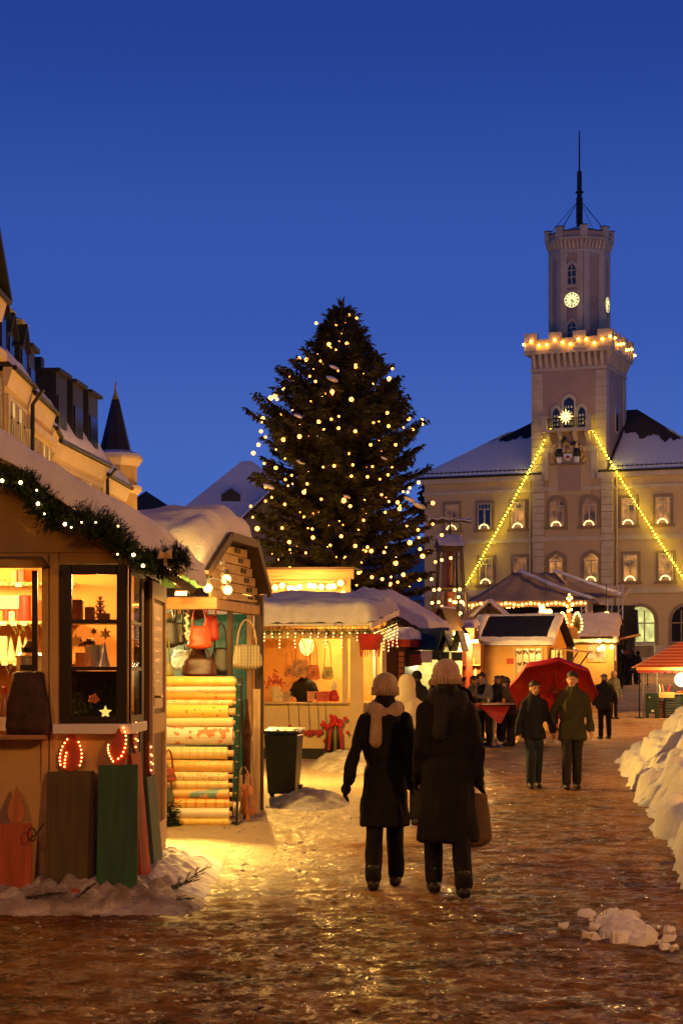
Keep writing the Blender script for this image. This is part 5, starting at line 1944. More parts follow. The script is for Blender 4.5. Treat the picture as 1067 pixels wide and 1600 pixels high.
# fir twigs dropped on the snow
def spruce_branch(mb, p, d, l, rng, lev=0):
    d = d.normalized()
    mb.tube([p, p + d * l], [.007 if lev == 0 else .004, .002], 4)
    n = int(l / .0065)
    side = d.cross(Vector((0, 0, 1))).normalized()
    up = side.cross(d)
    for k in range(n):
        t = k / n
        b = p + d * l * t
        a = rng.random() * 2 * PI
        s = side * math.cos(a) + up * math.sin(a) * .7
        tip = b + (s + d * .7).normalized() * .026
        q = d.cross(s).normalized() * .0032
        mb.add([b - q, b + q, tip], [(0, 1, 2)])
    if lev == 0:
        for k in range(6):
            t = .2 + .12 * k
            spruce_branch(mb, p + d * l * t, d + side * (1 if k % 2 else -1) * 1.0 + Vector((0, 0, rng.uniform(-.1, .15))), l * .45 * (1.15 - t * .7), rng, 1)


for i, (px, py, dd, dx, dy, dz, l, lab) in enumerate(((222, 1400, 14.0, 1, .2, .28, .44, 'dropped fir twig pointing along the snow beside the green board'), (262, 1398, 14.05, .8, .5, .55, .38, 'fir twig sticking up out of the snow heap'),
                                                  (232, 1410, 13.75, 1, -.3, .08, .36, 'fir twig lying flat at the snow heap rim'), (255, 1352, 15.2, -.5, .6, .3, .5, 'fir twig tucked under the booth door'),
                                                  (100, 1412, 13.7, -.9, -.2, .12, .3, 'short dark fir twig before the olive board'), (120, 1404, 13.6, .6, -.1, .5, .18, 'stubby fir twig leaning on the olive board'), (40, 1402, 13.6, .9, .1, .1, .3, 'fir twig half buried before the red board'))):
    mb = MB(); spruce_branch(mb, Vector((0, 0, 0)), Vector((dx, dy, dz)), l, random.Random(i))
    p = P(px, py, dd)
    o = mb.build('fir_twig', NEEDLES, loc=(p.x, dd, max(.06, p.z)), recalc=False); tag(o, lab, 'fir twig', 'fir twigs dropped in the snow')
goods('wood_offcut', 'small pale wood offcut stuck in the snow by the olive board', 'wood offcut', MB().box((0, 0, 0), (.055, .02, .05), rx=.3, ry=.3), M_BRED, P(118, 1394, 13.7))

# ------------------------------------------------------------------ gift wrap booth
F2 = Frame(-1.36, 21.9, R(-10.6))
B2 = F2.thing('market_booth', 'open-sided gift wrap and handbag booth under a thick snow roof', 'market booth')
prof = [(-.55, 2.80), (.50, 3.24), (1.80, 3.28), (2.50, 2.72)]
XL, XR = -3.3, -.03
for i in range(3):
    (y0, z0), (y1, z1) = prof[i], prof[i + 1]
    mb = MB(); mb.slab((XL, y0, z0), (XR, y0, z0), (XR, y1, z1), (XL, y1, z1), .05); mb.build('roof', DARK_WOOD_X, B2)


def roofz(y):
    for (y0, z0), (y1, z1) in zip(prof, prof[1:]):
        if y <= y1: return z0 + (z1 - z0) * max(0, (y - y0) / (y1 - y0))
    return prof[-1][1]


def snow2(u, v):
    x = XL - .05 + (XR - XL + .02) * u
    y = -.64 + 3.18 * v
    e = min(1, min(u, 1 - u) / .09); g = min(1, min(v / .12, (1 - v) / .12))
    k = math.sqrt(max(0, 1 - (1 - e) ** 2)) * math.sqrt(max(0, 1 - (1 - g) ** 2))
    h = .36 * k * (1 + .32 * mn.noise(Vector((x * 1.2, y * 1.2, 2))) + .12 * mn.noise(Vector((x * 3.1, y * 3, 5))))
    return Vector((x, y, roofz(y) + .05 + h))


mound('roof_snow', snow2, SNOW, 70, 60, parent=B2)
GREEN_FASCIA = mat('green_fascia', (.06, .16, .05), rough=.5, var=.2)
mb = MB(); mb.span((XL, -.53, 2.66), (-.06, -.49, 2.80)); mb.build('fascia', GREEN_FASCIA, B2)
mb = MB(); mb.span((XL, -.02, 2.44), (-.06, .10, 2.58)); mb.build('lintel', WARM_WOOD_X, B2, bevel=.008)
mb = MB(); mb.span((-.17, .101, 2.44), (-.07, 2.24, 2.56)); mb.build('lintel', WARM_WOOD, B2, bevel=.008)
# gable boards, one by one, with little dark cut-outs
zc = 2.575
i = 0
while zc < 3.18:
    y_lo = .0 + max(0, (zc - 2.72)) * 1.6
    y_hi = 2.50 - max(0, (zc - 2.66)) * 1.2
    mb = MB(); mb.span((-.17 - .008 * (i % 2), y_lo + .05, zc), (-.142 - .008 * (i % 2), y_hi - .06, zc + .105)); mb.build('gable_board', PALE_WOOD, B2, bevel=.006)
    mb = MB(); mb.span((-.144, y_hi - .62 - .02 * i, zc + .03), (-.132, y_hi - .40 - .02 * i, zc + .085)); mb.build('board_cutout', BLACK, B2)
    zc += .112; i += 1
mb = MB(); mb.slab((XR - .02, -.58, 2.76), (XR + .03, -.58, 2.76), (XR + .03, .52, 3.26), (XR - .02, .52, 3.26), .10); mb.build('barge_board', DARK_WOOD, B2)
mb = MB(); mb.slab((XR - .02, 1.78, 3.30), (XR + .03, 1.78, 3.30), (XR + .03, 2.54, 2.68), (XR - .02, 2.54, 2.68), .10); mb.build('barge_board', DARK_WOOD, B2)
mb = MB(); mb.span((XR - .02, .52, 3.26), (XR + .03, 1.78, 3.36)); mb.build('barge_board', DARK_WOOD, B2)
# hanging gnome chain under the rake
mb = MB()
for k in range(5): mb.sph((XR - .05, .34, 3.0 - k * .075), (.03, .03, .036), 7, 5)
mb.build('gnome_chain', WAX_WHITE, B2)
for (x, y, w, m_, z1) in ((-.10, 2.30, .10, DARK_WOOD, 2.7), (-.21, 2.26, .07, WARM_WOOD, 2.5), (-3.2, .06, .09, DARK_WOOD, 2.7), (-3.2, 2.36, .09, DARK_WOOD, 2.7), (-.10, .78, .06, DARK_WOOD, 2.44)):
    mb = MB(); mb.span((x - w / 2, y - w / 2, -.05), (x + w / 2, y + w / 2, z1)); mb.build('post', m_, B2, bevel=.006)
TEAL = mat('teal_tarpaulin', (.02, .13, .115), rough=.45, var=.3, scale=1.5, bump=.5, bscale=4, bdist=.06)
PALEBLUE = mat('pale_blue_tarpaulin', (.28, .46, .50), rough=.5, var=.15, scale=2, bump=.3, bscale=5, bdist=.05)


def sheet(name, x0, x1, z0, z1, y, m, parent, seed):
    vs, fs = [], []
    nx, nz = 24, 20
    for j in range(nz + 1):
        for i in range(nx + 1):
            x = x0 + (x1 - x0) * i / nx; z = z0 + (z1 - z0) * j / nz
            vs.append((x, y + .035 * mn.noise(Vector((x * 2.2, seed, z * 1.1))), z))
    for j in range(nz):
        for i in range(nx):
            k = j * (nx + 1) + i; fs.append((k, k + 1, k + nx + 2, k + nx + 1))
    mb = MB(); mb.add(vs, fs); o = mb.build(name, m, parent, smooth=True, recalc=False)
    so = o.modifiers.new('thickness', 'SOLIDIFY'); so.thickness = .006
    return o


sheet('tarpaulin', -1.05, -.24, .1, 2.46, 2.27, TEAL, B2, 3)
sheet('tarpaulin', -3.15, -1.06, .1, 2.6, 2.24, PALEBLUE, B2, 7)
mb = MB(); mb.slab((-3.1, .6, 2.58), (-.1, .6, 2.58), (-.1, 2.2, 2.60), (-3.1, 2.2, 2.60), .03); mb.build('ceiling_board', PALE_WOOD, B2)
for (a, b_) in (((-1.9, .5, 1.9), (-1.25, 1.4, 2.4)), ((-2.4, .5, 1.7), (-1.0, 1.9, 2.5))):
    mb = MB(); mb.tube([a, b_], .035, 5); mb.build('brace', WARM_WOOD, B2)
mb = MB(); mb.span((-3.0, .55, .74), (-.25, 1.5, .80)); mb.span((-3.0, .55, 1.05), (-1.0, 1.2, 1.08))
for x in (-2.9, -.35):
    for y in (.6, 1.45): mb.span((x - .03, y - .03, -.02), (x + .03, y + .03, .738))
mb.build('counter', WARM_WOOD_X, B2)
# lamps
t = F2.thing('bulb_string', 'four large glowing bulbs under the gift wrap booth eave', 'light chain')
ps = []
for (px, py, y) in ((277, 906, -.62), (325, 919, -.62), (356, 922, -.62), (354, 905, -.45)):
    p = F2.fy(px, py, y); ps.append(p)
    bulb(t, p, .052)
    mb = MB(); mb.cyl(p + Vector((0, 0, .045)), p + Vector((0, 0, .11)), .022, .022, 8); mb.build('socket', BLACK, t)
mb = MB(); mb.tube([ps[0] + Vector((-.5, 0, .2)), ps[0] + Vector((0, 0, .12)), ps[1] + Vector((-.1, 0, .16)), ps[1] + Vector((0, 0, .11)), ps[2] + Vector((0, 0, .11))], .008, 4); mb.build('cable', BLACK, t)
for p in (ps[1], ps[2]):
    point('bulb_light', p + Vector((.02, -.12, -.06)), 50, (1.0, .56, .15), .05, t)
point('inner_lamp', (-1.2, .6, 2.38), 95, (1.0, .62, .22), .06, t)
# floodlight under the eave that makes the bright patch on the snow
t = F2.thing('floodlight', 'small floodlight under the gift wrap booth eave shining on the snow', 'floodlight')
fp = Vector((-.30, -.62, 2.62))
mb = MB(); mb.box(fp + Vector((0, .02, .03)), (.16, .08, .12), rx=-.6); mb.build('housing', IRON, t)
mb = MB(); mb.box(fp + Vector((0, -.035, -.01)), (.13, .012, .09), rx=-.6); mb.build('lens', BULB, t)
sp = bpy.data.lights.new('flood_beam', 'SPOT'); sp.energy = 5200; sp.color = (1.0, .62, .14); sp.spot_size = R(48); sp.spot_blend = .9; sp.shadow_soft_size = .06
so = bpy.data.objects.new('flood_beam', sp); COL.objects.link(so); so.parent = t
so.location = fp + Vector((0, -.07, -.03))
aim = Vector((.10, -3.9, 0)) - so.location
so.rotation_euler = aim.to_track_quat('-Z', 'Y').to_euler()

# gift wrap rack
RK = Frame(-1.64, 21.5, R(-4))
rack = RK.thing('gift_wrap_rack', 'black wire rack leaning back, full of gift wrap rolls', 'rack')
for x in (-.47, .47):
    mb = MB(); mb.tube([(x, .0, .0), (x, .10, .4), (x, .5, 1.66)], .014, 6); mb.tube([(x, .0, .02), (x, .75, .02), (x, .5, 1.4)], .012, 6); mb.build('side_rail', BLACK, rack)
    for k in range(18):
        z = .1 + k * .087
        mb = MB(); mb.box((x - .02 * (1 if x > 0 else -1), .02 + .30 * z - .05, z), (.03, .07, .014)); mb.build('hook', STEEL if k % 2 else BLACK, rack)
mb = MB(); mb.span((-.47, -.02, .02), (.47, .02, .05)); mb.span((-.47, .48, 1.62), (.47, .51, 1.65)); mb.build('cross_bar', BLACK, rack)
YEL, CRM, ORG, WHT = (.85, .58, .12), (.86, .74, .42), (.80, .34, .06), (.85, .80, .66)
rolls = [(1065, 8, YEL, (.85, .66, .2), 'noise', 10, 'plain bright yellow'), (1078, 5, WHT, (.8, .7, .5), 'noise', 8, 'thin white'), (1088, 7, ORG, (.62, .16, .03), 'spots', 12, 'orange starry'),
         (1098, 5, CRM, (.75, .55, .25), 'noise', 16, 'pale cream'), (1112, 11, (.88, .66, .14), (.66, .34, .05), 'spots', 16, 'yellow with small brown figures'), (1129, 7, CRM, (.85, .7, .35), 'noise', 6, 'ivory'),
         (1150, 14, WHT, (.62, .22, .10), 'noise', 9, 'white with red pictures'), (1177, 10, (.85, .72, .36), (.78, .50, .18), 'plaid', 11, 'cream plaid'), (1197, 9, (.80, .46, .12), (.72, .58, .2), 'noise', 14, 'orange patterned'),
         (1213, 7, CRM, (.70, .48, .2), 'noise', 26, 'cream leafy'), (1227, 7, (.86, .66, .28), (.8, .48, .16), 'plaid', 8, 'gold checked'), (1241, 7, (.80, .52, .2), (.18, .36, .42), 'noise', 7, 'picture-printed blue and orange'),
         (1256, 8, (.86, .56, .12), (.70, .14, .03), 'plaid', 9, 'orange and red checked'), (1271, 8, WHT, (.85, .78, .6), 'noise', 5, 'thick white'), (1285, 6, YEL, (.72, .44, .10), 'spots', 20, 'golden dotted')]
for i, (py, rp, base, ink, kd, scl, nm) in enumerate(rolls):
    frac = (1290 - py) / 230.0
    y = -.045 + .50 * frac
    p = RK.fy(310, py, y)
    t = thing('gift_wrap_roll', '%s gift wrap roll on the black rack' % nm, 'gift wrap roll', tuple(RK.world((0, y, p.z))), RK.rz, 'gift wrap rolls on the rack')
    r = rp * .0072 * 1.06
    rr = random.Random(i)
    mb = MB(); mb.cyl((-.43 + rr.uniform(-.015, .01), 0, 0), (.39 + rr.uniform(-.06, .025), 0, rr.uniform(-.008, .008)), r, r * rr.uniform(.92, 1.05), 18); mb.build('paper', pattern_paper('wrap_' + nm.replace(' ', '_'), base, ink, kd, scl), t, smooth=False)
    mb = MB(); mb.cyl((-.435, 0, 0), (.415, 0, 0), r * .5, r * .5, 10); mb.build('core', CREAM, t)


def bag(label, w, h, d, m, loc, rz=0, strap=None, strap_h=.25, cat='handbag', group=None, taper=.7, pat=None):
    t = thing('handbag', label, cat, loc, rz, group)
    vs, fs = [], []
    nz, n = 12, 20
    for j in range(nz + 1):
        f = j / nz
        a = (w / 2) * (taper + (1 - taper) * math.sin(PI * (.5 * (1 - f) + .25 * f) * 1.0) if True else 1)
        a = (w / 2) * (1 - (1 - taper) * f ** 1.5) * (math.sin(PI * .5 * min(1, (f + .04) / .2)) ** .6)
        b_ = (d / 2) * (1 - .75 * f) * (math.sin(PI * .5 * min(1, (f + .04) / .2)) ** .6)
        for k in range(n):
            q = 2 * PI * k / n
            x = a * math.copysign(abs(math.cos(q)) ** .7, math.cos(q)); y = b_ * math.copysign(abs(math.sin(q)) ** .7, math.sin(q))
            wv = 1 + .10 * mn.noise(Vector((x * 9, y * 9, f * 4 + w * 50)))
            vs.append((x * wv, y * wv, h * f + .03 * h * math.cos(x / w * 5) * (f > .8)))
    for j in range(nz):
        for k in range(n): fs.append((j * n + k, j * n + (k + 1) % n, (j + 1) * n + (k + 1) % n, (j + 1) * n + k))
    fs.append(tuple(range(n - 1, -1, -1))); fs.append(tuple(range(nz * n, (nz + 1) * n)))
    mb = MB(); mb.add(vs, fs); mb.build('bag_body', pat or m, t, smooth=True)
    mb = MB()
    wt_ = w * .5 * taper * .8
    mb.tube([(-wt_, 0, h * .93)] + [(-wt_ * math.cos(q), .01, h * .93 + strap_h * math.sin(q)) for q in [PI * k / 10 for k in range(1, 10)]] + [(wt_, 0, h * .93)], .011, 6)
    mb.build('strap', strap or m, t, smooth=True)
    return t


LEATHER_O = mat('orange_leather', (.55, .085, .02), rough=.35, var=.25, bump=.15)
LEATHER_B = mat('brown_leather', (.07, .025, .012), rough=.35, var=.3, bump=.15)
LEATHER_K = mat('black_leather', (.014, .012, .012), rough=.4, var=.3, bump=.15)
LEATHER_G = mat('olive_leather', (.20, .20, .04), rough=.4, var=.25, bump=.15)
FUR = mat('pale_blue_fur', (.50, .66, .70), rough=.9, var=.3, scale=14, bump=1.0, bscale=30)
CHECK = pattern_paper('checked_cloth', (.60, .52, .26), (.10, .07, .03), 'plaid', 26)
P2 = lambda px, py, y: tuple(F2.world(F2.fy(px, py, y)))
bag('glossy orange red shoulder bag hanging in the middle of the booth', .30, .26, .16, LEATHER_O, P2(312, 1014, .55), .2, strap_h=.30)
bag('dark brown pouch bag hanging over the orange bag', .22, .15, .12, LEATHER_B, P2(305, 968, .75), 0, strap_h=.18)
bag('wide dark brown bag on the counter under the orange bag', .44, .22, .2, LEATHER_B, P2(312, 1058, .5), .1, strap_h=.16)
bag('round brown bucket bag behind the wide brown bag', .24, .20, .18, LEATHER_B, P2(309, 1040, .8), 0, strap_h=.15)
bag('black bag hanging by the teal tarpaulin', .26, .32, .14, LEATHER_K, P2(345, 1055, .9), 0, strap_h=.32)
bag('red leather bag half hidden behind the orange bag', .20, .30, .12, RED, P2(330, 1002, .9), 0, strap_h=.2)
bag('large black and beige checked shopper bag on the corner post', .40, .30, .16, LEATHER_B, P2(386, 1046, 1.9), .1, strap=CREAM, strap_h=.34, pat=CHECK, taper=.75)
bag('black leather bag near the booth door', .24, .30, .14, LEATHER_K, P2(264, 1012, .2), .3, strap_h=.22)
bag('second black bag hanging below the lintel', .16, .26, .12, LEATHER_K, P2(280, 1008, .4), 0, strap_h=.2)
bag('olive green handbag hanging beside the door edge', .22, .17, .12, LEATHER_G, P2(258, 1058, .1), .3, strap_h=.34)
bag('fluffy pale blue bag on the counter', .26, .24, .18, FUR, P2(283, 1048, .7), 0, strap_h=.12)
bag('small dark flowered purse hanging low by the door', .18, .15, .10, mat('flowered_cloth', (.10, .05, .03), rough=.6, var=.9, scale=20, col2=(.55, .10, .05)), P2(264, 1222, -.55), .4, strap_h=.22)
bag('dark tartan pouch hanging below the flowered purse', .16, .16, .10, pattern_paper('tartan', (.05, .06, .03), (.16, .14, .06), 'plaid', 30), P2(263, 1256, -.55), .4, strap_h=.15)
bag('white and orange printed sack at the foot of the rack', .20, .34, .14, mat('printed_sack', (.62, .55, .42), rough=.6, var=.7, scale=7, col2=(.8, .3, .08)), P2(388, 1274, .35), .3, strap_h=.16)
bag('pale canvas sack leaning by the corner post', .18, .30, .14, CREAM, P2(381, 1252, .5), 0, strap_h=.12)
g = garland([(0, 0, 0), (.02, 0, .12), (.03, 0, .24), (.01, 0, .34)], .07, 150, 12, .11, .04)
goods('fir_bunch', 'hanging bunch of dark fir twigs low beside the booth door', 'fir twigs', g, FIR_GREEN, P2(264, 1305, -.7))
# folded umbrella and measuring plank beside the rack
goods('wooden_lath', 'pale wooden lath with ruler marks leaning at the corner post', 'lath', MB().box((0, 0, .78), (.09, .02, 1.56), rx=-.05), PALE_WOOD_Z, P2(401, 1275, 1.7))
goods('folded_umbrella', 'dark folded umbrella standing between rack and corner post', 'umbrella', MB().lathe([(.01, 0), (.04, .1), (.05, .7), (.02, .95), (.012, 1.1)], n=8), LEATHER_B, P2(386, 1240, .55))
mb = MB(); mb.tube([(0, 0, 0), (-.02, 0, .5), (.03, .02, .62), (.06, .02, .58)], .014, 6)
goods('cane', 'pale walking cane with crook handle by the lath', 'cane', mb, PALE_WOOD_Z, P2(394, 1225, 1.5))
goods('orange_pennant', 'narrow orange cloth strip hanging beside the sacks', 'cloth', MB().prism([(0, 0, .42), (.05, 0, .42), (.09, 0, 0), (.05, 0, 0)], (0, .012, 0)), WAX_ORANGE, P2(378, 1282, .2))
ribbons = [(.72, .5, .2), (.5, .06, .03), (.05, .05, .06), (.7, .6, .45), (.4, .1, .05)]
for i, (px, c) in enumerate(zip((341, 348, 354, 361, 366), ribbons)):
    t_ = MB(); t_.cyl((0, 0, 0), (0, 0, .07 + .02 * (i % 2)), .022, .022, 10)
    goods('ribbon_spool', '%s ribbon spool on the rack top' % ['gold', 'dark red', 'black', 'cream', 'rust'][i], 'ribbon spool', t_, mat('ribbon_%d' % i, c, rough=.35, var=.2, bump=0), tuple(RK.world(RK.fy(px, 1069, .49))))
mb = MB()
for k in range(11): mb.sph((.012 * math.sin(k * 2.1), 0, -k * .03), (.022, .022, .02), 7, 5)
goods('bead_chain', 'pale beaded chain hanging left of the brown pouch', 'beads', mb, WAX_WHITE, P2(292, 958, .3))

# ------------------------------------------------------------------ wheeled bin
t = thing('wheelie_bin', 'black wheeled rubbish bin beside the gift wrap booth', 'bin', (-.80, 26.6, 0), R(-8))
mb = MB()
vs = [(-.19, -.20, .06), (.19, -.20, .06), (.19, .2, .06), (-.19, .2, .06), (-.235, -.25, .88), (.235, -.25, .88), (.235, .27, .88), (-.235, .27, .88)]
mb.add(vs, [(0, 3, 2, 1), (4, 5, 6, 7), (0, 1, 5, 4), (1, 2, 6, 5), (2, 3, 7, 6), (3, 0, 4, 7)]); mb.build('bin_body', BLACK_PLASTIC, t, bevel=.02)
mb = MB(); mb.prism([(-.26, -.29, .882), (.26, -.29, .882), (.26, -.29, .93), (-.26, -.29, .93)], (0, .58, .04)); mb.build('lid', BLACK_PLASTIC, t, bevel=.015)
mb = MB(); mb.tube([(-.2, .30, .86), (-.2, .36, .90), (.2, .36, .90), (.2, .30, .86)], .016, 6); mb.build('handle', BLACK_PLASTIC, t)
for x in (-.2, .2):
    mb = MB(); mb.cyl((x - .025, .22, .09), (x + .025, .22, .09), .09, .09, 14); mb.build('wheel', BLACK, t)
rg = random.Random(2); mb = MB()
for k in range(14): mb.sph((rg.uniform(-.24, .24), -.28 + rg.uniform(0, .08), .945), rg.uniform(.008, .016), 6, 4)
mb.build('snow_crumbs', SNOW, t, smooth=True)

# ------------------------------------------------------------------ cream booth with counter
F3 = Frame(.44, 39.0, R(-12.5))
B3 = F3.thing('market_booth', 'cream booth with flat snowy roof, icicle lights and open counter', 'market booth')
SX = -3.2
mb = MB(); mb.span((SX, 0, .22), (0, .05, 1.12)); mb.build('counter_front', CREAM, B3)
mb = MB(); mb.span((SX, .01, 0), (-.02, .05, .219)); mb.span((-.05, .051, 0), (-.02, 2.4, .219)); mb.build('plinth', BLACK, B3)
mb = MB(); mb.span((-.05, .05, .22), (0, 2.4, 1.12)); mb.span((-.05, 1.95, 1.12), (0, 2.4, 2.62)); mb.build('side_wall', CREAM, B3)
mb = MB(); mb.span((SX, 2.4, .1), (0, 2.45, 3.0)); mb.span((SX - .05, 0, .1), (SX, 2.4, 2.8)); mb.build('back_wall', INNER, B3)
mb = MB(); mb.span((SX, -.14, 1.122), (-.30, .36, 1.16)); mb.span((-.34, .361, 1.122), (.12, 1.94, 1.16)); mb.build('counter', PALE_WOOD, B3, bevel=.006)
for (x, w, y, nm) in ((-.14, .26, .02, 'corner_panel'), (-.38, .11, .02, 'post')):
    mb = MB(); mb.span((x - w / 2, y - .03, 1.162 if nm == 'post' else .225), (x + w / 2, y + .028, 2.62)); mb.build(nm, CREAM, B3, bevel=.006)
mb = MB(); mb.span((-.045, 1.2, 1.162), (.015, 1.36, 2.6)); mb.build('post', WHITE, B3)
mb = MB(); mb.span((SX, .0, 2.46), (-.0, .05, 2.66)); mb.span((-.05, .051, 2.46), (0, 1.949, 2.66)); mb.build('header', CREAM, B3)
mb = MB(); mb.slab((SX - .2, -.32, 2.70), (.22, -.32, 2.70), (.22, 2.6, 3.06), (SX - .2, 2.6, 3.06), .06); mb.build('roof', DARK_WOOD_X, B3)
mb = MB(); mb.slab((.20, -.34, 2.66), (.25, -.34, 2.66), (.25, 2.62, 3.02), (.20, 2.62, 3.02), .12); mb.build('verge_board', WHITE, B3)
mb = MB(); mb.span((SX - .2, -.35, 2.71), (.2, -.325, 2.76)); mb.build('gutter', WHITE, B3)
snow_quad('roof_snow', (SX - .2, -.38, 2.78), (.24, -.38, 2.78), (.24, 2.6, 3.13), (SX - .2, 2.6, 3.13), .40, B3, nu=60, nv=34, seed=11, edge=.12, lump=.22)
garl = garland([F3.fy(px, py, -.33) for px, py in ((400, 985), (440, 984), (480, 986), (520, 986), (563, 984))] + [Vector((.22, .4, 2.64)), Vector((.24, 1.4, 2.74)), Vector((.24, 2.4, 2.86))], .07, 420, 9, .10, .035)
o = garl.build('fir_garland', FIR_GREEN, recalc=False); o.location = F3.o; o.rotation_euler = (0, 0, F3.rz); tag(o, 'fir garland under the eave of the cream counter booth', 'garland')
t = F3.thing('icicle_lights', 'icicle light curtain hanging from the cream booth eave', 'light chain')
rg = random.Random(21)
top = []
for k in range(17):
    x = -2.45 + k * .16
    top.append(Vector((x, -.36, 2.62)))
for k in range(1, 12):
    top.append(Vector((.25, -.3 + k * .24, 2.60 + k * .026)))
mb = MB(); mb.tube(top, .006, 4)
for i, p in enumerate(top):
    n = (2, 5, 1, 3, 2, 5)[i % 6] if i < 17 else (5, 7, 4, 8)[i % 4]
    mb.tube([p, p + Vector((0, 0, -.075 * n))], .004, 3)
    for j in range(n):
        bulb(t, p + Vector((rg.uniform(-.01, .01), -.01, -.06 - .07 * j)), .0075, BULB_SMALL)
mb.build('wires', CREAM, t)
point('booth_lamp', (-1.3, 1.1, 2.45), 240, (1.0, .52, .12), .1, B3)
point('booth_lamp', (-.35, 1.0, 2.35), 80, (1.0, .56, .15), .08, B3)

P3 = lambda px, py, y: tuple(F3.world(F3.fy(px, py, y)))
# red fringed shade on the corner
t = thing('hanging_decoration', 'red fringed cloth shade hanging at the cream booth corner', 'decoration', P3(578, 1000, -.3))
mb = MB(); mb.lathe([(.27, .12), (.25, .0), (.20, -.16), (.16, -.20)], n=24, close=False); sh = mb.build('cloth', RED_CLOTH, t, smooth=True)
so = sh.modifiers.new('thickness', 'SOLIDIFY'); so.thickness = .01
for k in range(24):
    a = 2 * PI * k / 24
    mb = MB(); mb.tube([(.21 * math.cos(a), .21 * math.sin(a), -.10), (.19 * math.cos(a), .19 * math.sin(a), -.28 - .03 * (k % 3))], .012, 4); mb.build('fringe', RED_CLOTH, t)
mb = MB(); mb.tube([(0, 0, .12), (0, 0, .35)], .008, 4); mb.build('cord', BLACK, t)
# lamp and goods inside
SHADE = emis('shade_glow', (1.0, .72, .12), 3.2)
t = thing('hanging_lamp', 'glowing yellow paper lamp inside the cream booth', 'lamp', P3(479, 1008, 1.3))
mb = MB(); mb.lathe([(.10, .17), (.16, .02), (.12, -.14), (.03, -.22)], n=10); mb.build('lamp_shade', SHADE, t)
mb = MB(); mb.tube([(0, 0, .17), (0, 0, .6)], .006, 4); mb.build('cord', BLACK, t)
for i, (px, py, w, h, c, lab, sh_) in enumerate(((470, 1058, .40, .35, (.42, .22, .10), 'striped woven bag hanging before the seller', .45), (490, 1062, .28, .3, (.50, .16, .06), 'rust patterned bag hanging right of the seller', .5),
                                           (512, 1062, .26, .26, (.40, .34, .12), 'olive green bag hanging near the booth post', .55), (452, 1058, .22, .24, (.5, .20, .08), 'reddish knitted bag hanging near the flowers', .5))):
    bag(lab, w, h, .14, mat('knit_%d' % i, c, rough=.85, var=.6, scale=9, bump=.5, bscale=40), P3(px, py, .25), 0, strap_h=sh_)
mb = MB(); rg = random.Random(5)
for k in range(60): mb.sph((rg.gauss(0, .09), rg.gauss(0, .06), .42 + rg.gauss(0, .08)), rg.uniform(.015, .035), 6, 4)
t = thing('flower_pot', 'pale pot of reddish dried flowers on the cream booth counter', 'flower pot', P3(430, 1096, .12))
mb.build('blossoms', mat('red_blossom', (.5, .10, .05), rough=.8, var=.5, scale=10), t)
mb = MB(); mb.lathe([(.08, 0), (.11, .22), (.12, .30), (.10, .30)], n=14); mb.build('pot', CREAM, t)
t = thing('santa_figure', 'small santa figure in a white hat on the cream booth counter', 'figurine', P3(522, 1096, .1))
mb = MB(); mb.lathe([(.10, 0), (.11, .08), (.07, .2), (.04, .24)], n=12); mb.build('figure_body', RED, t, smooth=True)
mb = MB(); mb.sph((0, 0, .26), .055, 10, 8); mb.build('figure_head', WAX_WHITE, t, smooth=True)
mb = MB(); mb.lathe([(.065, .28), (.04, .36), (.005, .44)], n=10); mb.build('figure_hat', WAX_WHITE, t, smooth=True)
for i, (px, c, lab) in enumerate(((500, (.5, .05, .03), 'red toy beside the santa figure'), (511, (.45, .03, .02), 'dark red gift box beside the santa figure'), (486, (.55, .2, .1), 'open red box on the counter'), (448, (.35, .2, .1), 'brown basket of trinkets on the counter'), (436, (.6, .45, .25), 'pale trinket box beside the flower pot'))):
    mb = MB(); mb.box((0, 0, .09), (.15, .12, .18)); mb.box((0, 0, .19), (.17, .14, .03)); goods('gift_box', lab, 'gift box', mb, mat('giftbox_%d' % i, c, rough=.5, var=.4, scale=14), P3(px, 1096, .1))
# scarves and red balls hanging under the counter
t = thing('scarf_bundle', 'bundle of red and dark scarves with red flowers hung under the counter', 'scarves', P3(524, 1140, -.16))
for i, (x, l, m_) in enumerate(((-.12, .52, RED_CLOTH), (-.06, .72, LEATHER_K), (0, .74, LEATHER_G), (.06, .74, LEATHER_K), (.12, .62, RED_CLOTH), (-.17, .6, LEATHER_B))):
    mb = MB(); mb.tube([(x * .4, 0, .22), (x * .9, -.03, -.1), (x * 1.15, -.02, .10 - l)], [.03, .045, .035], 6); mb.build('scarf', m_, t, smooth=True)
mb = MB(); rg = random.Random(3)
for k in range(26): mb.sph((rg.gauss(0, .12), -.06 + rg.gauss(0, .03), .16 + rg.gauss(0, .06)), rg.uniform(.03, .055), 7, 5)
mb.build('red_flowers', mat('scarlet_felt', (.62, .035, .03), rough=.8, var=.4, scale=12), t, smooth=True)
for i, (px, py, y1, lab) in enumerate(((450, 1098, 1130, 'thin string left of the red pompoms'), (466, 1098, 1140, 'red pompom hanging on a string, closest to the bin'), (482, 1097, 1142, 'red pompom on a string, second from the bin'), (496, 1097, 1141, 'pink pompom hanging beside the scarves'), (508, 1097, 1155, 'low red pompom just beside the scarves'))):
    a = F3.fy(px, py, -.15)
    b_ = F3.fy(px + 2, y1, -.12)
    t = thing('pompom', lab, 'pompom', tuple(F3.world(a)), F3.rz, 'pompoms hung under the counter')
    mb = MB(); mb.tube([(0, 0, 0), b_ - a], .006, 4); mb.build('cord', BLACK, t)
    mb = MB(); rg = random.Random(i)
    for k in range(8): mb.sph((b_ - a) + Vector((rg.gauss(0, .03), rg.gauss(0, .02), rg.gauss(0, .03) - .03)), .05 if i else .02, 7, 5)
    mb.build('ball', RED_CLOTH, t, smooth=True)
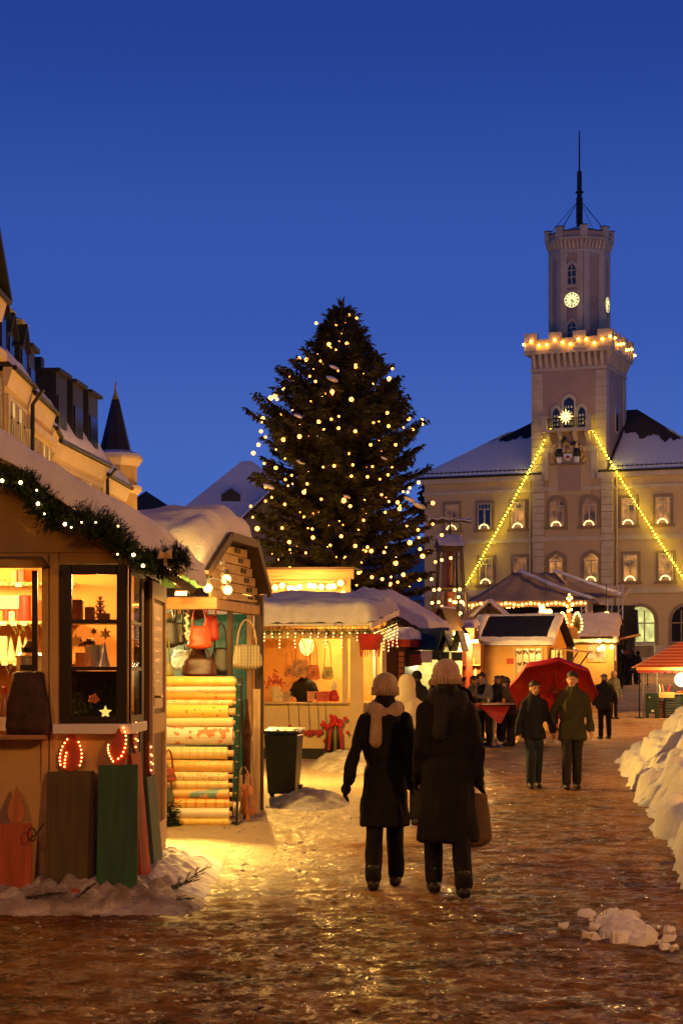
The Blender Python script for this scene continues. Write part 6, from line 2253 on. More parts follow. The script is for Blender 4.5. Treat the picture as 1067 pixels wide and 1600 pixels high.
# dark branches at the foot
g = garland([(0, 0, 0), (.4, .05, .04), (.8, 0, .02), (1.2, .05, .05), (1.6, 0, .03)], .05, 160, 31, .12, .035)
goods('fir_twig', 'row of dark fir twigs along the foot of the cream booth', 'fir twigs', g, NEEDLES, P3(466, 1196, -.35), F3.rz)
# ================================================================== booths further up the square
def hut(frame, label, W, Dp, wall, rise, m, roof_m=None, snow=.25, ridge='x', seed=0, over=.25, snow_full=True, front_open=None):
    """plain booth: local x along the front (-W..0), y back; gable ends on the x sides (ridge x) or front (ridge y)"""
    t = frame.thing('market_booth', label, 'market booth')
    mb = MB(); mb.span((-W, 0, 0), (0, .06, wall)) if not front_open else None
    if front_open:
        x0, x1, z0, z1 = front_open
        mb.span((-W, 0, 0), (0, .06, z0)); mb.span((-W, 0, z1), (0, .06, wall)); mb.span((-W, 0, z0), (x0, .06, z1)); mb.span((x1, 0, z0), (0, .06, z1))
    mb.build('front_wall', m, t)
    mb = MB(); mb.span((-.06, .061, 0), (0, Dp, wall)); mb.span((-W, .061, 0), (-W + .06, Dp, wall)); mb.span((-W, Dp + .001, 0), (0, Dp + .06, wall)); mb.build('side_wall', m, t)
    o_ = over
    roof_m = roof_m or DARK_WOOD
    if ridge == 'x':
        for x in (-W, -.06):
            mb = MB(); mb.prism([(x, .0, wall), (x, Dp, wall), (x, Dp / 2, wall + rise)], (.06, 0, 0)); mb.build('gable', m, t)
        q = [(-W - o_, -o_, wall - o_ * rise / (Dp / 2)), (o_, -o_, wall - o_ * rise / (Dp / 2)), (o_, Dp / 2, wall + rise), (-W - o_, Dp / 2, wall + rise)]
        b = [(o_, Dp + o_, wall - o_ * rise / (Dp / 2)), (-W - o_, Dp + o_, wall - o_ * rise / (Dp / 2))]
        up = Vector((0, 0, .07))
        mb = MB(); mb.slab(*[Vector(p) + up for p in q], .07); mb.slab(Vector(q[3]) + up, Vector(q[2]) + up, Vector(b[0]) + up, Vector(b[1]) + up, .07); mb.build('roof', roof_m, t)
        up = Vector((0, 0, .14))
        if snow_full:
            snow_quad('roof_snow', *[Vector(p) + up for p in q], snow, t, seed=seed, nu=40, nv=22, edge=.12)
        snow_quad('roof_snow', Vector(b[0]) + up, Vector(b[1]) + up, Vector(q[3]) + up, Vector(q[2]) + up, snow, t, seed=seed + 5, nu=30, nv=18, edge=.12)
    else:
        for y in (0, Dp):
            mb = MB(); mb.prism([(-W, y, wall), (0, y, wall), (-W / 2, y, wall + rise)], (0, .06, 0)); mb.build('gable', m, t)
        e = wall - o_ * rise / (W / 2)
        up = Vector((0, 0, .07))
        L_ = [(-W - o_, Dp + o_, e), (-W - o_, -o_, e), (-W / 2, -o_, wall + rise), (-W / 2, Dp + o_, wall + rise)]
        R_ = [(o_, -o_, e), (o_, Dp + o_, e), (-W / 2, Dp + o_, wall + rise), (-W / 2, -o_, wall + rise)]
        mb = MB(); mb.slab(*[Vector(p) + up for p in L_], .07); mb.slab(*[Vector(p) + up for p in R_], .07); mb.build('roof', roof_m, t)
        up = Vector((0, 0, .14))
        snow_quad('roof_snow', *[Vector(p) + up for p in L_], snow, t, seed=seed, nu=30, nv=22, edge=.12)
        snow_quad('roof_snow', *[Vector(p) + up for p in R_], snow, t, seed=seed + 4, nu=30, nv=22, edge=.12)
        # verge boards
        mb = MB()
        for (a, b_) in ((Vector(L_[1]), Vector(L_[2])), (Vector(R_[3]), Vector(R_[0]))):
            mb.slab(a + Vector((0, -.03, -.06)), b_ + Vector((0, -.03, -.06)), b_ + Vector((0, 0, -.06)), a + Vector((0, 0, -.06)), .13)
        mb.build('verge_board', DARK_WOOD, t)
    return t


M_OCHREB = mat('ochre_board', (.52, .30, .09), rough=.6, var=.14, bump=.1)
M_YELB = mat('yellow_board', (.62, .36, .10), rough=.6, var=.12, bump=.1)
M_REDBRN = mat('red_brown_board', (.16, .045, .02), rough=.6, var=.3, scale=6, bump=.2)
TARP = mat('dark_green_tarp', (.018, .028, .024), rough=.5, var=.4, scale=3, bump=.7, bscale=5, bdist=.08, spec=.25)

# board with a row of big bulbs over the cream booth: the front of a taller booth behind it
FB = Frame(-2.2, 45.5, R(-4))
t = FB.thing('market_booth', 'tall wooden booth front with a bulb-lit board behind the cream booth', 'market booth')
a, b_ = FB.fy(404, 890, 0), FB.fy(553, 905, 0)
mb = MB(); mb.span((a.x, -.06, b_.z), (b_.x, .06, a.z)); mb.build('top_beam', WARM_WOOD_X, t, bevel=.01)
mb = MB(); mb.span((a.x, .07, FB.fy(500, 945, 0).z), (b_.x - .1, .10, b_.z)); mb.build('sign_board', WARM_WOOD_X, t)
mb = MB(); mb.span((a.x, -.01, FB.fy(500, 911, 0).z), (b_.x - .12, .069, FB.fy(500, 907, 0).z)); mb.build('rail', WARM_WOOD_X, t)
for x in (a.x + .1, b_.x - .14):
    mb = MB(); mb.span((x - .06, -.04, -.02), (x + .06, .069, b_.z)); mb.build('post', WARM_WOOD, t)
mb = MB(); mb.span((a.x, .5, 0), (b_.x - .1, 2.6, 3.1)); mb.build('back_room', M_OCHREB, t)
mb = MB(); mb.slab((a.x, -.05, a.z + .002), (b_.x, -.05, a.z + .002), (b_.x, 2.8, a.z + .1), (a.x, 2.8, a.z + .1), .05); mb.build('roof', DARK_WOOD_X, t)
t2 = FB.thing('bulb_row', 'row of big round glowing bulbs on the wooden board behind the cream booth', 'light chain')
pts = []
for i, px in enumerate((430, 441, 453, 461, 468, 484, 491, 502, 514, 521, 532, 536)):
    p = FB.fy(px, (918, 915, 919, 920, 917, 915, 916, 917, 917, 916, 911, 928)[i], -.12); pts.append(p)
    bulb(t2, p, .072)
mb = MB(); mb.tube([p + Vector((0, .02, .08)) for p in pts[:-1]], .008, 4); mb.build('cable', BLACK, t2)
point('board_light', (FB.fy(480, 917, 0).x, -1.3, FB.fy(480, 917, 0).z), 460, (1.0, .48, .10), .12, t2)

# ochre booth, gable towards the lane
F4 = Frame(2.12, 50.0, R(-20))
p = F4.o
hut(F4, 'ochre booth with a cream verge and smooth snow roof behind the dark tarp stall', 3.0, 1.7, 2.80, .85, M_OCHREB, snow=.30, ridge='y', seed=3)
# slim bright gable beyond it
F4b = Frame(3.06, 55.0, R(-30))
hut(F4b, 'slim pale wooden gable rising behind the ochre booth', .5, .8, 3.05, .5, PALE_WOOD_Z, snow=.05, ridge='y', seed=7, over=.08)

# small dark slatted hut with red fascia right behind the cream booth
F4c = Frame(1.42, 43.2, R(-12))
t = F4c.thing('market_booth', 'narrow dark slatted hut with red fascia beside the cream booth', 'market booth')
mb = MB(); mb.span((-1.4, .03, 0), (0, 1.8, 2.35)); mb.build('wall', DARK_WOOD, t)
for x0, x1 in ((-.34, -.19), (-.14, -.02)):
    z = .9
    while z < 2.2:
        mb = MB(); mb.span((x0, 0, z), (x1, .029, z + .10)); mb.build('slat', DARK_WOOD_X if x0 < -.2 else WARM_WOOD_X, t); z += .125
mb = MB(); mb.span((-1.5, -.15, 2.36), (.14, 1.95, 2.52)); mb.build('fascia', RED, t)
snow_quad('roof_snow', (-1.5, -.15, 2.53), (.14, -.15, 2.53), (.14, 1.95, 2.56), (-1.5, 1.95, 2.56), .26, t, seed=4, nu=24, nv=20, edge=.2)

# sausage stand under a dark tarpaulin roof
F5 = Frame(2.33, 44.0, R(-10))
t = F5.thing('food_stand', 'lit food stand under a sagging dark tarpaulin roof', 'food stand')
TW5 = 1.35
vs, fs = [], []
nu, nv = 26, 14
za, zb_ = F5.fy(660, 1016, 0).z, F5.fy(660, 981, 1.2).z
for j in range(nv + 1):
    for i in range(nu + 1):
        u, v = i / nu, j / nv
        x = -TW5 + TW5 * u
        y = -.2 + 1.4 * v
        z = za + (zb_ - za) * v + .035 * mn.noise(Vector((x * 2.5, y * 3.5, 1))) - .05 * math.sin(PI * v) * abs(math.sin(u * PI * 3))
        vs.append((x, y, z))
for j in range(nv):
    for i in range(nu):
        k = j * (nu + 1) + i; fs.append((k, k + 1, k + nu + 2, k + nu + 1))
mb = MB(); mb.add(vs, fs); r_ = mb.build('tarpaulin', TARP, t, smooth=True, recalc=False); so = r_.modifiers.new('thickness', 'SOLIDIFY'); so.thickness = .012
mb = MB(); mb.span((-TW5, -.23, za - .22), (.0, -.20, za - .01)); mb.build('valance', TARP, t)
for (x, dx) in ((-.12, .26), (.20, .24)):
    mb = MB()
    mb.slab((x, -.1, za - .02), (x + dx * .5, -.1, za + .44), (x + dx * .5, 1.1, za + .46), (x, 1.1, za - .02), .03)
    mb.slab((x + dx * .5, -.1, za + .44), (x + dx, -.1, za - .02), (x + dx, 1.1, za - .02), (x + dx * .5, 1.1, za + .46), .03)
    mb.span((x, -.08, za - .25), (x + dx, -.05, za - .04))
    mb.build('tarpaulin_peak', TARP, t)
for x in (-TW5 + .05, -.03):
    mb = MB(); mb.span((x - .03, -.15, -.02), (x + .03, -.09, za - .0)); mb.build('post', DARK_WOOD, t)
mb = MB(); mb.span((-TW5, .1, .1), (.02, .5, 1.02)); mb.span((-TW5, -.05, 1.021), (.02, .55, 1.06)); mb.build('counter', WARM_WOOD_X, t)
mb = MB(); mb.span((-TW5 - .05, 1.6, 0), (.0, 1.65, za + .1)); mb.build('back_wall', mat('pale_backwall', (.42, .38, .16), rough=.6), t)
for (px, py, w, h) in ((672, 1058, .09, .35), (664, 1050, .05, .4), (684, 1060, .07, .3)):
    q = F5.fy(px, py, .3); mb = MB(); mb.lathe([(w * .5, 0), (w * .5, h * .6), (w * .2, h * .8), (w * .2, h)], (q.x, .3, 1.06), 10); mb.build('bottle', WAX_WHITE, t)
point('stand_lamp', (-.55, .8, za - .3), 70, (1.0, .86, .42), .08, t)
sg = goods('price_sign', 'red brown sign board hanging under the tarpaulin', 'sign', MB().box((0, 0, 0), (.38, .02, .26), ry=R(-8)), mat('sign_red', (.30, .05, .025), rough=.6, var=.2), tuple(F5.world(F5.fy(645, 1032, -.35))), F5.rz)
for j in range(3):
    mb = MB(); mb.box((0, -.012, .07 - j * .065), (.26, .004, .016), ry=R(-8)); mb.build('print_line', BLACK, sg)
goods('paper_sheet', 'white paper sheet hanging beside the red sign', 'sign', MB().box((0, 0, 0), (.26, .01, .27)), WHITE, tuple(F5.world(F5.fy(666, 1026, -.3))), F5.rz)
mb = MB(); rg = random.Random(9)
for k in range(20): mb.sph((rg.gauss(0, .16), rg.gauss(0, .05), rg.gauss(0, .08)), rg.uniform(.03, .06), 6, 4)
goods('garlic_bunch', 'pale bunch hanging inside the food stand by the dark hut', 'bunch', mb, WAX_WHITE, tuple(F5.world(F5.fy(634, 1018, .6))))

# reddish mulled wine hut with lantern
F6 = Frame(4.0, 56.0, R(-8))
t = F6.thing('market_booth', 'red brown drinks hut with crowded shelves and a snow cap', 'market booth')
x0, x1 = F6.fy(684, 1040, 0).x, F6.fy(748, 1040, 0).x
ztop = F6.fy(700, 1005, 0).z
mb = MB(); mb.span((x0, .6, 0), (x1, 2.4, ztop)); mb.build('back_wall', M_REDBRN, t)
mb = MB(); mb.span((x0 - .1, -.3, ztop), (x1, 2.5, ztop + .1)); mb.build('roof', DARK_WOOD_X, t)
for px in (733, 690):
    q = F6.fy(px, 1060, 0); mb = MB(); mb.span((q.x - .08, -.05, 0), (q.x + .08, .08, ztop)); mb.build('post', RED, t)
mb = MB(); mb.span((x0, .0, .2), (x1, .55, 1.05)); mb.build('counter', DARK_WOOD_X, t)
rg = random.Random(14)
for k in range(3):
    mb = MB(); mb.span((x0, .42, 1.35 + k * .32), (x1, .6, 1.38 + k * .32)); mb.build('shelf', WARM_WOOD_X, t)
for k in range(22):
    q = x0 + .08 + rg.random() * (x1 - x0 - .16); zz = 1.38 + .32 * rg.randrange(3)
    mb = MB(); mb.lathe([(.04, 0), (.045, .1), (.02, .16), (.018, .2)], (q, .5, zz), 8); mb.build('jar', (WAX_RED, WAX_ORANGE, CREAM, LEATHER_G, WAX_BROWN)[k % 5], t)
point('hut_lamp', ((x0 + x1) / 2, -.1, ztop - .2), 45, (1.0, .5, .16), .1, t)
snow_quad('roof_snow', (x0 + .2, -.3, ztop + .45), (x1 - .1, -.3, ztop + .45), (x1 - .1, 2.2, ztop + .62), (x0 + .2, 2.2, ztop + .62), .16, t, seed=2, nu=26, nv=20, edge=.25)
mb = MB(); mb.span((x0 + .25, .1, ztop + .1), (x1 - .15, 2.2, ztop + .44)); mb.build('roof_lantern', M_REDBRN, t)
q = F6.fy(725, 1000, -.45)
lt = F6.thing('lantern', 'bright orange lantern hanging before the red brown drinks hut', 'lantern')
mb = MB(); mb.lathe([(.10, -.16), (.15, -.1), (.15, .12), (.09, .18)], (q.x, q.y, q.z), 8); mb.build('lantern_glass', emis('lantern_glow', (1, .60, .2), 20), lt)
mb = MB(); mb.lathe([(.17, .181), (.05, .30), (.02, .34)], (q.x, q.y, q.z), 8); mb.build('lantern_cap', IRON, lt)
mb = MB(); mb.tube([(q.x, q.y, q.z + .33), (q.x, q.y + .3, q.z + .45)], .015, 4); mb.build('hook', IRON, lt)
point('lantern_light', (q.x + .28, q.y - .12, q.z - .05), 800, (1, .52, .12), .1, lt)
for px, py, r, lab in ((708, 975, .26, 'straw star standing on the snow roof, beside the slim pale gable'), (727, 972, .34, 'large straw star on the snow roof above the lantern'), (739, 981, .18, 'small straw star right above the lantern hut corner')):
    q = F6.fy(px, py, 1.2); m_ = star_mb(r, .03, 6, .55); goods('straw_star', lab, 'star', m_, STRAW, tuple(F6.world(q)), F6.rz)

# snowy roofs behind
hut(Frame(6.35, 72, R(-8)), 'small hut with a pointed snow roof behind the lantern hut', 1.6, 2.4, 3.15, .75, M_FAR, snow=.2, ridge='y', seed=22)
hut(Frame(8.4, 70.5, R(-10)), 'wide low booth under unbroken snow between lantern hut and yellow hut', 4.3, 3.0, 2.3, .9, M_FAR, snow=.28, seed=24)

# yellow hut with bare dark roof patch
F7 = Frame(6.20, 58.0, R(-23))
fo = (F7.fy(806, 1040, 0).x, F7.fy(845, 1040, 0).x, 1.15, 2.5)
W7 = 2.28
t = hut(F7, 'yellow hut with a lit gingerbread window and a bare dark roof patch edged by snow', W7, 2.0, 2.66, .72, M_YELB, roof_m=SLATE, snow=.14, ridge='x', seed=33, over=.22, snow_full=False, front_open=fo)
# snow left along the rims of the front slope
e_z = 2.66 - .22 * .72
A = Vector((-W7 - .22, -.22, e_z + .14)); Bv = Vector((.22, -.22, e_z + .14)); Cv = Vector((.22, 1.0, 2.66 + .72 + .14)); Dv = Vector((-W7 - .22, 1.0, 2.66 + .72 + .14))


def lerp4(u, v): return (A * (1 - u) + Bv * u) * (1 - v) + (Dv * (1 - u) + Cv * u) * v


for (u0, u1, v0, v1) in ((-.02, 1.02, -.06, .17), (-.02, .13, .12, 1.0), (.91, 1.02, .12, 1.0)):
    snow_quad('roof_snow', lerp4(u0, v0), lerp4(u1, v0), lerp4(u1, v1), lerp4(u0, v1), .11, t, seed=u0 * 9 + 3, nu=36, nv=16, edge=.3, lump=.6)
x0, x1 = fo[0], fo[1]
mb = MB()
for k in range(5):
    x = x0 + (x1 - x0) * k / 4; mb.span((x - .014, .0, 1.15), (x + .014, .05, 2.5))
for k in range(5):
    z = 1.15 + 1.35 * k / 4; mb.span((x0 - .03, -.012, z - .014), (x1 + .03, -.001, z + .014))
mb.build('window', CREAM, t)
mb = MB(); mb.span((x0 - .07, -.03, 1.08), (x0 - .031, -.001, 2.57)); mb.span((x1 + .031, -.03, 1.08), (x1 + .07, -.001, 2.57)); mb.span((x0 - .07, -.06, 1.02), (x1 + .07, -.001, 1.079)); mb.build('window_frame', CREAM, t)
mb = MB(); mb.span((-W7 + .07, 1.6, .3), (-.07, 1.64, 2.6)); mb.build('back_board', CREAM, t)
mb = MB(); mb.span((x0, .2, 1.15), (x1, .24, 1.52)); mb.build('crate_row', M_REDBRN, t)
point('hut_lamp', (-.75, .9, 2.5), 75, (1.0, .84, .36), .1, t)
mb = MB(); mb.span((.001, .35, 1.25), (.012, 1.6, 2.45)); mb.build('side_window', lit_window('yellow_shop', (1, .66, .10), 1.6, 2.0, .35), t)
mb = MB()
for y in (.32, .78, 1.2, 1.62): mb.span((.013, y - .02, 1.22), (.03, y + .02, 2.48))
mb.build('side_frame', M_OCHREB, t)
HEART = []
for k in range(18):
    a = 2 * PI * k / 18
    HEART.append((.052 * (16 * math.sin(a) ** 3) / 16, 0, .052 * (13 * math.cos(a) - 5 * math.cos(2 * a) - 2 * math.cos(3 * a) - math.cos(4 * a)) / 16))
for row, (z, n) in enumerate(((2.37, 6), (2.02, 6))):
    for k in range(n):
        x = x0 + (x1 - x0) * (k + .5) / n
        o = goods('gingerbread_heart', 'gingerbread heart hanging in the yellow hut window', 'gingerbread', MB().prism([(a * 1.5, b_, c * 1.5) for a, b_, c in HEART], (0, .02, 0)), WAX_BROWN, tuple(F7.world((x, .12 + .02 * row, z + .03 * (k % 2)))), F7.rz, 'gingerbread hearts in the window')
goods('red_notice', 'small red notice on the yellow hut wall beside the lit window', 'notice', MB().box((0, 0, 0), (.23, .012, .17)), RED, tuple(F7.world(F7.fy(797, 1033, -.012))), F7.rz)
goods('red_price_card', 'small red price card hanging at the yellow hut side opening', 'notice', MB().box((0, 0, 0), (.02, .2, .16), rx=.4), RED, tuple(F7.world((.1, .9, 2.3))), F7.rz)
# awning pole and slanted flap on the lane side
mb = MB(); mb.slab((.02, .3, 2.52), (.02, 1.7, 2.52), (.95, 1.7, 2.42), (.95, .3, 2.42), .05); mb.build('awning_flap', WARM_WOOD, t)
for y in (.4, 1.6):
    mb = MB(); mb.tube([(.05, y, 1.3), (.88, y, 2.42)], .025, 5); mb.build('awning_strut', DARK_WOOD, t)

# far booth with lit windows
F8 = Frame(9.92, 70.0, R(-11))
t = hut(F8, 'ochre booth with glowing shop windows and thick snow beside the bulb pyramid', 2.1, 2.2, 2.55, .75, M_OCHREB, snow=.30, ridge='x', seed=41, over=.2)
a, b_ = F8.fy(918, 1032, 0), F8.fy(946, 1003, 0)
SHOP = lit_window('toy_shop', (1.0, .50, .14), 1.5, 3.5, .2)
mb = MB(); mb.span((a.x, -.02, a.z), (b_.x, -.004, b_.z)); w_ = mb.build('shop_window', SHOP, t)
mb = MB()
for k in range(4): x = a.x + (b_.x - a.x) * k / 3; mb.span((x - .02, -.05, a.z), (x + .02, -.021, b_.z))
mb.span((a.x, -.06, a.z - .05), (b_.x, -.021, a.z - .001)); mb.span((a.x, -.06, b_.z + .001), (b_.x, -.021, b_.z + .05)); mb.build('frame', M_OCHREB, w_)
mb = MB(); mb.span((.004, .3, a.z), (.02, 1.2, b_.z)); mb.build('shop_window', SHOP, t)
mb = MB(); mb.span((a.x - .5, -1.0, b_.z + .10), (b_.x + .25, -.01, b_.z + .18)); mb.build('awning_flap', DARK_WOOD_X, t)
snow_quad('awning_snow', (a.x - .5, -1.0, b_.z + .18), (b_.x + .25, -1.0, b_.z + .18), (b_.x + .25, -.05, b_.z + .2), (a.x - .5, -.05, b_.z + .2), .12, t, seed=2, nu=20, nv=12)
mb = MB(); mb.slab((.02, .2, b_.z + .1), (.02, 1.6, b_.z + .1), (.9, 1.6, b_.z + .3), (.9, .2, b_.z + .3), .05); mb.build('side_flap', WARM_WOOD, t)
for (px, py, lab) in ((936, 1001, 'upper glowing globe before the far ochre booth window'), (936, 1014, 'lower glowing globe before the far ochre booth window'), (955, 1011, 'glowing globe at the far ochre booth side')):
    q = F8.world(F8.fy(px, py, -.5))
    tt = thing('globe_lamp', lab, 'lamp', tuple(q), F8.rz); bulb(tt, (0, 0, 0), .085); mb = MB(); mb.tube([(0, 0, .08), (0, .05, .35)], .01, 4); mb.build('cord', BLACK, tt)
point('shop_light', tuple(F8.world((a.x + .5, -.9, b_.z - .2))), 150, (1, .55, .14), .1)

# bulb-covered pyramid between the huts: a small lit tree on a hut top
p = P(888, 998, 66.0)
t = thing('lit_pyramid', 'little candle pyramid covered in round bulbs between yellow hut and ochre booth', 'christmas pyramid', tuple(p), R(5))
mb = MB(); mb.box((0, 0, -1.6), (.26, .26, 3.2)); mb.build('post_base', DARK_WOOD, t)
mb = MB(); mb.lathe([(.40, 0), (.34, .35), (.06, .5)], n=8); mb.build('roof_cap', WARM_WOOD, t)
mb = MB(); mb.cyl((0, 0, .3), (0, 0, 1.45), .10, .06, 8); mb.build('mast', WARM_WOOD, t)
rg = random.Random(3)
for sg in (-1, 1):
    for k in range(17):
        a_ = 2 * PI * k / 17
        bulb(t, (sg * .26 + .17 * math.cos(a_) * (1 - .3 * math.sin(a_)), .12 * rg.uniform(-1, 0) - .1, .55 + .34 * math.sin(a_)), .035)
    mb = MB(); mb.lathe([(.20, .25), (.17, .5), (.03, .88)], (sg * .26, 0, 0), 10); mb.build('lit_cone', NEEDLES, t)
for (x, z) in ((-.04, .95), (.06, 1.0), (-.08, 1.12), (.10, 1.15), (0, 1.32), (-.06, 1.38), (.07, 1.40), (0, 1.5)):
    bulb(t, (x, -.11, z), .045)

# ---- big tent on the stage
TD_ = 108.0
FT = Frame(P(842, 1000, TD_).x, TD_, R(-14))
tent = FT.thing('stage_tent', 'large grey marquee roof dusted with snow in front of the town hall', 'tent')
CANVAS = mat('grey_canvas', (.40, .27, .155), rough=.75, var=.2, scale=.8, bump=.35, bscale=3, bdist=.1)
l = FT.fy(726, 938, 0); r = FT.fy(914, 940, 0)
ez = (l.z + r.z) / 2
pk = FT.fy(806, 894, 4.0)
Lx, Rx, Dt = l.x, r.x, 8.0
apl = Vector((pk.x - .2, 4.0, pk.z)); apr = Vector((pk.x + 2.2, 4.2, pk.z - .05))


def tent_slope(name, a, b_, c, d, nu=20, nv=14, sag=.18):
    vs, fs = [], []
    for j in range(nv + 1):
        for i in range(nu + 1):
            u, v = i / nu, j / nv
            p = (a * (1 - u) + b_ * u) * (1 - v) + (d * (1 - u) + c * u) * v
            vs.append(p - Vector((0, 0, sag * math.sin(PI * v) * (.6 + .4 * math.sin(u * PI)) + .03 * math.sin(u * 22))))
    for j in range(nv):
        for i in range(nu):
            k = j * (nu + 1) + i; fs.append((k, k + 1, k + nu + 2, k + nu + 1))
    mb = MB(); mb.add(vs, fs); o = mb.build(name, CANVAS, tent, smooth=True, recalc=False)
    so = o.modifiers.new('thickness', 'SOLIDIFY'); so.thickness = .03


V = Vector
tent_slope('roof_panel', V((Lx, 0, ez)), V((Rx, 0, ez)), apr, apl)
tent_slope('roof_panel', V((Rx, 0, ez)), V((Rx + .4, Dt, ez)), apr, apr)
tent_slope('roof_panel', V((Rx + .4, Dt, ez)), V((Lx, Dt, ez)), apl, apr)
tent_slope('roof_panel', V((Lx, Dt, ez)), V((Lx, 0, ez)), apl, apl)
mb = MB(); mb.span((Lx, -.05, ez - .35), (Rx, -.01, ez)); mb.build('valance', CANVAS, tent)
mb = MB(); mb.span((Rx - .02, .0, ez - 1.0), (Rx + .05, 3.2, ez)); mb.build('side_flap', CANVAS, tent)
# side canopy with snow ridge
mb = MB(); mb.slab((Rx + .05, .6, ez + .1), (Rx + 2.1, .4, ez + .15), (Rx + 2.0, 5, ez + .9), (apr.x + .1, 5, apr.z - .5), .05); mb.build('side_canopy', CANVAS, tent)
mb = MB()
nvs = 30
vs, fs = [], []
for j in range(nvs + 1):
    v = j / nvs
    p = apl.lerp(V((Rx, 0, ez)), v) + V((.5, -.1, .06))
    wv = .17 + .12 * mn.noise(V((v * 6, 1, 0)))
    for q, h in ((-wv, 0), (0, .12), (wv, 0)): vs.append(p + V((q, q * .2, h - .10 * math.sin(PI * v))))
for j in range(nvs):
    for k in range(2): fs.append((j * 3 + k, j * 3 + k + 1, j * 3 + 4 + k, j * 3 + 3 + k))
mb.add(vs, fs); mb.build('snow_ridge', SNOW, tent, smooth=True)
mb = MB(); vs, fs = [], []
for j in range(nvs + 1):
    v = j / nvs
    p = apr.lerp(V((Rx + 2.0, .4, ez + .22)), v) + V((0, 0, .08))
    wv = .22 + .16 * mn.noise(V((v * 7, 4, 0)))
    for q, h in ((-wv, 0), (0, .14), (wv, 0)): vs.append(p + V((q * .4, q, h)))
for j in range(nvs):
    for k in range(2): fs.append((j * 3 + k, j * 3 + k + 1, j * 3 + 4 + k, j * 3 + 3 + k))
mb.add(vs, fs); mb.build('snow_ridge', SNOW, tent, smooth=True)
for (x, y) in ((Lx + .1, 0), (Rx - .1, 0), (Lx + 1.0, 0), (Rx + 1.9, .5), (Lx + .1, Dt), (Rx, Dt), (Rx + 1.2, 1.5)):
    mb = MB()
    for (dx, dy) in ((-.12, 0), (.12, 0)): mb.cyl((x + dx, y + dy, -.1), (x + dx, y + dy, ez + (0 if x < Rx + .5 else .9)), .035, .035, 6)
    for k in range(9): mb.cyl((x - .12, y, .2 + k * .42), (x + .12, y, .55 + k * .42), .018, .018, 4)
    mb.build('truss', STEEL, tent)
mb = MB(); mb.span((Lx + .2, Dt - .1, 0), (Rx + 2, Dt, ez)); mb.build('back_curtain', BLACK, tent)
mb = MB(); mb.span((Lx, .6, -.2), (Rx, Dt - .2, .9)); mb.build('stage_floor', DARK_WOOD_X, tent)
tl = FT.thing('eave_bulbs', 'chain of warm bulbs hung along the marquee eave', 'light chain')
pts = []
for k in range(30):
    u = k / 29; x = Lx + (Rx - Lx) * u
    pts.append(V((x, -.12, ez - .12 - .05 * math.sin(u * 31))))
mb = MB(); mb.tube(pts, .012, 4); mb.build('cable', BLACK, tl)
rg = random.Random(10)
for i, p in enumerate(pts):
    bulb(tl, p - V((0, 0, .06)), .075 if i % 2 == 0 else .05)
for k in range(18): bulb(tl, V((Lx + .1 + k * .17, .5 + .3 * rg.random(), ez - .35 + .1 * rg.random())), .045)
for (px, py, n) in ((852, 956, 4), (762, 958, 3), (947, 960, 1)):
    q = FT.world(FT.fy(px, py, -.3)); q = P(px, py, 100.0)
    tt = thing('hanging_lamp', 'cluster lamp of glowing globes hanging %s' % {4: 'above the yellow hut roof', 3: 'at the marquee corner nearest the big tree', 1: 'alone before the town hall arches'}[n], 'lamp', tuple(q))
    for k in range(n): bulb(tt, (((k % 3) - (1 if n > 1 else 0)) * .2, 0, (.22 if k == 3 else 0)), .15)
    mb = MB(); mb.tube([(0, 0, .1), (0, 0, 1.6)], .02, 5); mb.build('stem', IRON, tt)
    point('lamp_light', (0, -.4, 0), 160 if n > 1 else 60, (1, .58, .2), .15, tt)
p = P(748, 962, 106)
mb = MB(); mb.prism([(-.7, 0, 0), (.7, 0, 0), (.6, 0, .25), (.1, 0, .62), (-.5, 0, .35)], (0, .5, 0))
goods('folded_banner', 'crumpled yellow cloth on the stage corner', 'cloth', mb, M_YELLOW, (p.x, p.y, p.z))

# ---- tall christmas pyramid tower behind the tree
D_P = 97.0
pc = P(703, 1000, D_P)
pg = ground(D_P)
pt = thing('christmas_pyramid', 'tall dark wooden christmas pyramid with snowy roof and rotor blades', 'christmas pyramid', (pc.x, D_P, pg), R(12))
zz = lambda py: EYE + (HZ - py) * D_P / F - pg
levels = [(0, zz(1000), 1.15, 'base'), (zz(1000), zz(925), .98, 'tier'), (zz(920), zz(860), .72, 'tier')]
for (z0, z1, r, nm) in levels:
    mb = MB()
    if nm == 'base':
        mb.lathe([(r, z0), (r, z1)], n=8); mb.build('base', DARK_WOOD, pt)
    else:
        for k in range(8):
            a = k * PI / 4; mb.cyl((r * math.cos(a), r * math.sin(a), z0), (r * .88 * math.cos(a), r * .88 * math.sin(a), z1), .06, .06, 6)
        mb.build('tier_posts', DARK_WOOD, pt)
        mb = MB(); mb.lathe([(r * .35, z0), (r * .3, z1)], n=8); mb.build('core', M_REDBRN, pt)
        mb = MB(); mb.lathe([(r + .18, z0 - .1), (r + .18, z0 + .03)], n=8); mb.build('tier_floor', DARK_WOOD, pt)
mb = MB(); mb.lathe([(.74, zz(862)), (.74, zz(854))], n=8); mb.build('roof_drum', DARK_WOOD, pt)
mb = MB(); a = .62
zr = zz(855)
mb.prism([(-.68, -.6, zr), (-.68, .6, zr), (-.68, 0, zr + .55)], (1.30, 0, 0)); mb.build('roof', DARK_WOOD, pt)
snow_quad('roof_snow', V((-.74, -.7, zr + .03)), V((.58, -.7, zr + .03)), V((.58, 0, zr + .6)), V((-.74, 0, zr + .6)), .1, pt, nu=18, nv=12)
mb = MB(); mb.cyl((0, 0, zr + .5), (0, 0, zz(812)), .06, .04, 6); mb.build('shaft', IRON, pt)
